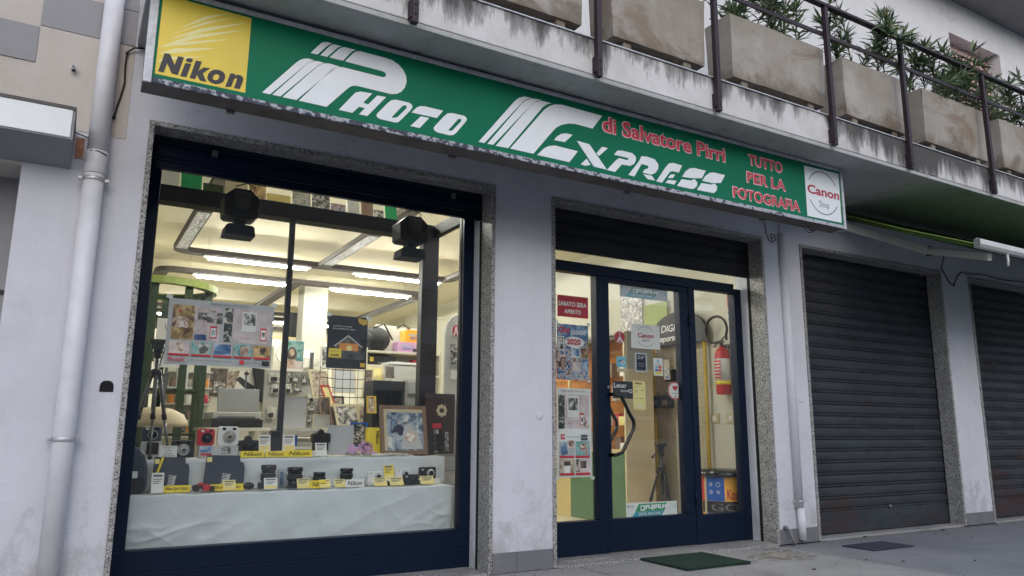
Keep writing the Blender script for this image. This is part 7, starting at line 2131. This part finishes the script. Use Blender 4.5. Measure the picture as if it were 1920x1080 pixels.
price_card('cream price card under the left white compact camera', on((1.9058, 0.5524, 1.9992, 0.6063), Z1), 0.455, 'paper_cream', lean=0.04)
price_card('cream price card left of the black compact camera', on((2.0211, 0.5521, 2.1244, 0.6068), Z1), 0.455, 'paper_cream', lean=0.04)
price_card('orange cream price card under the silver lens camera', on((2.2679, 0.554, 2.3759, 0.6102), Z1), 0.475, 'paper_cream', lean=0.04)
o = MB().lathe((1.8544, 0.50, Z1), [(0.014, 0), (0.015, 0.03), (0.013, 0.04)], 'z', 14)
tag(o.build('small_jar', 'light_grey_plastic'), 'small translucent jar beside the white brand strip', 'jar')

# ------------------------------------------------------------------ posters and stickers on the glass
YS = 0.3175
sheet('app_poster', 'wide pale poster with photo prints and red captions in the display window', 'poster', (0.4684, 1.353, 1.1066, 1.7629), YS, 'paper_grey',
      [('r', .04, .09, .48, .62, 'print_pale'), ('r', .04, .09, .24, .62, 'print_amber'), ('r', .52, .09, .975, .62, 'print_pale'), ('r', .52, .09, .60, .62, 'print_tree'),
       ('r', .05, .27, .19, .44, 'print_family'), ('r', .25, .17, .46, .36, 'print_pale'), ('r', .27, .19, .36, .31, 'print_grey'), ('r', .355, .15, .43, .34, 'print_grey'), ('r', .445, .18, .50, .35, 'print_grey'),
       ('r', .69, .13, .83, .44, 'paper_white'), ('r', .70, .15, .82, .34, 'print_grey'), ('r', .39, .39, .455, .58, 'paper_red'), ('r', .397, .42, .448, .56, 'paper_white'), ('r', .405, .45, .44, .53, 'print_teal'),
       ('r', .875, .37, .935, .57, 'paper_red'), ('r', .882, .40, .928, .555, 'paper_white'), ('r', .89, .44, .92, .51, 'print_grey'), ('r', .25, .53, .36, .61, 'print_blue'),
       ('p', [(.10, .17), (.125, .21), (.09, .21)], 'paper_red'), ('p', [(.17, .13), (.185, .17), (.16, .20), (.15, .15)], 'frame_wood'),
       ('r', .03, .65, .215, .86, 'print_pale'), ('r', .10, .67, .16, .80, 'print_family'), ('r', .03, .835, .215, .865, 'paper_red'),
       ('r', .235, .65, .415, .86, 'print_teal'), ('r', .30, .68, .39, .82, 'print_grey'), ('r', .235, .835, .415, .865, 'paper_red'),
       ('r', .435, .65, .61, .86, 'print_pale'), ('r', .44, .66, .60, .83, 'print_blue'), ('r', .435, .835, .61, .865, 'paper_red'),
       ('r', .63, .65, .80, .86, 'print_teal'), ('r', .69, .68, .77, .81, 'print_family'), ('r', .63, .835, .80, .865, 'paper_red'),
       ('r', .82, .65, .985, .86, 'print_amber'), ('r', .88, .68, .93, .80, 'print_room'), ('r', .82, .835, .985, .865, 'paper_red'),
       ('r', .69, .895, .735, .955, 'paper_red'), ('r', .905, .895, .98, .925, 'ink_black'), ('r', .905, .93, .98, .96, 'ink_black'),
       ('t', .03, .89, .175, .955, 'PhotoSi', 'paper_red', 0.01, 0.1), ('t', .37, .02, .74, .07, 'Regala una gioia con le tue foto', 'ink_grey', 0.0, 0.2), ('t', .75, .91, .89, .945, 'Scarica l\'app PhotoSi', 'ink_grey'),
       ('t', .09, .53, .17, .575, '€ 4,90', 'frame_wood'), ('t', .69, .53, .77, .565, '€ 4,90', 'canon_red'), ('t', .23, .91, .62, .935, 'Idee regalo con le tue foto pronte in pochi giorni', 'ink_grey')],
      tapes=((0.0, -0.02), (1.0, -0.015)))
sheet('cabin_poster', 'dark poster of a glowing wooden cabin at night with a yellow price label', 'poster', (1.4718, 1.3756, 1.755, 1.7389), YS, 'print_cabin_night',
      [('r', .03, .02, .97, .60, 'print_cabin_night'), ('p', [(.20, .66), (.20, .57), (.52, .38), (.86, .57), (.86, .66)], 'print_room'), ('p', [(.16, .58), (.52, .36), (.90, .58), (.86, .585), (.52, .39), (.20, .585)], 'paper_grey'),
       ('r', .30, .52, .78, .66, 'orange_wall'), ('e', .48, .56, .62, .68, 'paper_cream'), ('r', .03, .66, .97, .82, 'print_snow'), ('r', .03, .82, .97, .98, 'ink_black'),
       ('r', .05, .63, .36, .80, 'paper_yellow'), ('t', .09, .73, .30, .78, '€400', 'ink_black', 0.03), ('t', .08, .66, .30, .70, 'FINO A', 'ink_grey'), ('t', .12, .19, .60, .215, 'CATTURA LA MAGIA', 'paper_white'), ('t', .12, .24, .68, .265, 'DEI MOMENTI PIU BELLI', 'paper_white'),
       ('p', [(.74, .02), (.98, .05), (.98, .13), (.88, .16), (.76, .11)], 'yellow_metal'), ('r', .84, .88, .96, .96, 'yellow_metal')],
      tapes=((0.02, -0.01), (1.02, 0.02)))
# door: left side pane
sheet('opening_notice', 'red notice with white lettering at the top of the left door pane', 'notice', (3.3604, 1.8852, 3.6697, 2.0637), YS, 'paper_red',
      [('t', .03, .28, .95, .50, 'SABATO SERA', 'ink_white', 0.03), ('t', .22, .64, .76, .84, 'APERTO', 'ink_white', 0.03)])
sheet('calendar_poster', 'blue collage calendar poster 2020 below the red notice', 'poster', (3.3536, 1.3706, 3.6667, 1.8248), YS, 'print_blue',
      [('r', 0, 0, 1, .28, 'print_blue'), ('r', 0, .28, 1, 1, 'print_collage'), ('r', .02, .22, .22, .48, 'paper_white'), ('r', .04, .24, .20, .34, 'print_grey'), ('r', .04, .36, .20, .46, 'print_grey'), ('r', .45, .40, .72, .60, 'paper_white'), ('r', .48, .43, .70, .58, 'print_blue'),
       ('r', .0, .56, .28, .78, 'print_family'), ('r', .74, .42, .98, .60, 'print_amber'), ('r', .48, .68, .74, .84, 'print_pale'), ('r', .76, .62, .98, .80, 'print_blue'), ('e', .22, .22, .86, .42, 'paper_white'),
       ('t', .04, .05, .40, .17, 'Qui', 'paper_red', 0.04, 0.2), ('t', .44, .10, .92, .18, 'CALENDARI', 'ink_white', 0.01), ('t', .30, .26, .74, .37, '2020', 'canon_red', 0.05)],
      tapes=((-0.01, -0.03), (1.01, -0.03), (1.0, 1.0)))
sheet('gift_poster', 'tall pale gift poster with red captions low in the left door pane', 'poster', (3.3502, 0.6027, 3.6857, 1.3034), YS, 'paper_white',
      [('r', .04, .07, .93, .46, 'print_pale'), ('r', .04, .08, .22, .46, 'print_tree'), ('r', .30, .09, .64, .33, 'paper_white'), ('r', .33, .11, .60, .25, 'print_grey'), ('r', .66, .28, .79, .42, 'paper_red'), ('r', .68, .30, .77, .41, 'paper_white'), ('r', .70, .33, .75, .38, 'ink_black'),
       ('p', [(.72, .42), (.80, .33), (.93, .42), (.93, .46), (.85, .46)], 'print_beach'), ('r', .10, .52, .22, .58, 'paper_red'), ('r', .68, .525, .88, .555, 'ink_black'), ('r', .68, .56, .88, .59, 'ink_black'),
       ('r', .06, .60, .48, .78, 'paper_grey'), ('p', [(.07, .64), (.24, .61), (.30, .74), (.12, .76)], 'print_blue'), ('r', .30, .59, .47, .67, 'print_family'), ('r', .06, .76, .48, .785, 'paper_red'), ('r', .52, .60, .93, .78, 'print_teal'), ('r', .64, .63, .82, .69, 'print_family'), ('r', .52, .76, .93, .785, 'paper_red'),
       ('r', .06, .80, .48, .97, 'print_beige'), ('r', .18, .82, .36, .87, 'print_room'), ('r', .18, .87, .36, .95, 'paper_white'), ('r', .06, .95, .48, .975, 'paper_red'), ('r', .52, .80, .93, .97, 'print_pale'), ('r', .64, .82, .82, .90, 'print_room'), ('r', .53, .80, .62, .94, 'print_tree'), ('r', .52, .95, .93, .975, 'paper_red'),
       ('t', .12, .015, .82, .05, 'Regala una gioia con le tue foto', 'ink_grey', 0.0, 0.2), ('t', .27, .54, .64, .565, 'Scarica l\'app PhotoSi', 'ink_grey'), ('t', .28, .39, .42, .41, '€ 4,90', 'canon_red'), ('t', .14, .535, .20, .56, 'PS', 'ink_white')],
      tapes=((-0.01, 1.0), (1.02, 1.01)))
# door leaf stickers
def fuji(label, q, faded):
    g = 'counter_green' if faded else 'fuji_green'
    b = 'fuji_blue'
    t = sheet('film_sticker', label, 'sticker', q, YS, 'paper_grey' if faded else 'paper_white',
              [('p', [(.24, .08), (.80, .08), (.74, .60), (.17, .60)], g), ('p', [(.17, .61), (.74, .61), (.67, .94), (.10, .94)], b), ('p', [(.82, .16), (.99, .12), (.99, .16)], 'fuji_green'), ('p', [(.80, .32), (.99, .26), (.99, .30)], 'fuji_green'), ('p', [(.82, .5), (.99, .42), (.99, .46)], 'fuji_blue'),
               ('r', .27, .18, .36, .54, 'ink_white'), ('r', .285, .25, .33, .47, g), ('t', .37, .17, .78, .53, 'FUJIFILM', 'ink_white', 0.05), ('t', .23, .67, .66, .86, 'DIGITAL PRINT SHOP', 'ink_white', 0.01, 0.2), ('t', .01, .12, .15, .34, 'Envy', 'ink_grey', 0.0, 0.3)], group='film brand stickers on the door')
    return t
fuji('faded green film brand sticker at the top of the door leaf', (4.0109, 2.1111, 4.5542, 2.2114), True)
fuji('bright green film brand sticker at the bottom of the door leaf', (4.0283, 0.2614, 4.5813, 0.3813), False)
sheet('shop_card', 'white square card with red camera brand name on the door leaf', 'card', (4.1247, 1.6717, 4.4483, 1.8842), YS, 'paper_white',
      [('a', .5, .5, .34, .42, 35, 145, .04, 'ink_grey'), ('a', .5, .5, .34, .42, 215, 325, .04, 'ink_grey'), ('t', .22, .36, .78, .55, 'Canon', 'canon_red', 0.03), ('t', .36, .61, .64, .72, 'SHOP', 'ink_grey')])
sheet('arrow_sticker', 'round red sticker with white chevron lines on the door leaf', 'sticker', (3.9426, 1.7036, 4.055, 1.806), YS, 'canon_red',
      [('p', [(.18, .92), (.50, .40), (.82, .92), (.72, .96), (.50, .58), (.28, .96)], 'ink_white'), ('p', [(.47, .02), (.53, .02), (.53, .38), (.47, .38)], 'ink_white'), ('p', [(.47, .62), (.53, .62), (.53, .98), (.47, .98)], 'ink_white')], ring=True)
sheet('eye_sticker', 'light blue square sticker with an eye on the door leaf', 'sticker', (3.9599, 1.4986, 4.0607, 1.5886), YS, 'sky_blue',
      [('p', [(.1, .55), (.35, .33), (.7, .28), (.92, .5), (.7, .5), (.45, .45)], 'ink_black'), ('e', .45, .35, .85, .70, 'ink_white'), ('e', .55, .43, .75, .62, 'ink_black')])
sheet('print_caption', 'small printed caption strip below the eye sticker', 'sticker', (3.963, 1.4582, 4.071, 1.4895), YS, 'panel_beige', [('t', .05, .15, .7, .85, 'Print it', 'ink_grey')])
sheet('framed_notice', 'small dark blue framed notice on the door leaf', 'notice', (4.158, 1.468, 4.2947, 1.6316), YS, 'paper_grey',
      [('r', .13, .08, .87, .92, 'paper_navy'), ('t', .25, .16, .75, .32, 'C.I.F', 'ink_white', 0.0, 0.3), ('t', .24, .52, .76, .60, 'Associazione', 'paper_grey'), ('t', .28, .66, .72, .73, 'Fotografi', 'paper_grey')])
sheet('payment_sticker', 'white payment sticker with small card logos right of the framed notice', 'sticker', (4.3658, 1.443, 4.4695, 1.5967), YS, 'paper_white',
      [('e', .36, .08, .64, .26, 'sky_blue'), ('r', .15, .45, .46, .58, 'sky_blue'), ('r', .52, .45, .85, .58, 'kodak_red'), ('r', .15, .62, .46, .75, 'kodak_blue'), ('r', .52, .62, .85, .75, 'kodak_red'), ('r', .15, .79, .85, .92, 'paper_yellow'), ('t', .2, .3, .8, .4, 'Consel', 'ink_grey')])
sheet('card_sticker', 'faded transparent card logo sticker beside the payment sticker', 'sticker', (4.4818, 1.4134, 4.5484, 1.5888), YS, 'panel_beige',
      [('r', .15, .4, .45, .5, 'paper_white'), ('r', .55, .4, .85, .5, 'paper_grey'), ('r', .15, .55, .45, .65, 'paper_grey'), ('r', .55, .55, .85, .65, 'paper_white'), ('r', .15, .7, .45, .8, 'paper_white'), ('r', .3, .85, .75, .93, 'kodak_blue')])
sheet('memory_sticker', 'black sticker with white memory brand lettering by the door handle', 'sticker', (3.915, 1.2348, 4.1279, 1.38), YS, 'black_plastic',
      [('t', .05, .10, .68, .38, 'Lexar', 'ink_white', 0.01), ('t', .38, .46, .80, .66, 'Speciali', 'ink_white', 0.0), ('a', .88, .56, .09, .11, 0, 360, .35, 'ink_white'), ('t', .38, .76, .66, .83, 'scheda e altro', 'ink_grey')])
sheet('brand_list_card', 'cream list card with black brand heading right of the black sticker', 'card', (4.1327, 1.1478, 4.2653, 1.3883), YS, 'paper_cream',
      [('t', .15, .04, .75, .12, 'Nikon', 'ink_black', 0.03), ('r', .15, .20, .55, .215, 'ink_grey'), ('r', .10, .32, .36, .335, 'ink_grey'), ('r', .55, .32, .85, .335, 'ink_grey'), ('r', .10, .38, .36, .395, 'ink_grey'), ('r', .10, .6, .36, .615, 'ink_grey'), ('r', .55, .6, .85, .615, 'ink_grey'), ('r', .3, .86, .7, .90, 'ink_white')])
sheet('heart_sticker', 'round white sticker with red heart and red rim on the door leaf', 'sticker', (4.523, 1.2398, 4.6842, 1.3984), YS, 'paper_white',
      [('a', .5, .5, .5, .5, 0, 360, .13, 'paper_red'), ('p', [(.5, .52), (.33, .36), (.33, .27), (.40, .22), (.47, .24), (.5, .30), (.54, .23), (.62, .22), (.68, .28), (.66, .38)], 'paper_red'), ('t', .25, .60, .75, .68, 'cuore sicuro', 'ink_black'), ('r', .45, .78, .55, .88, 'ink_grey')], ring=True)

for _o in bpy.data.objects:
    if '_o' in _o:
        del _o['_o']
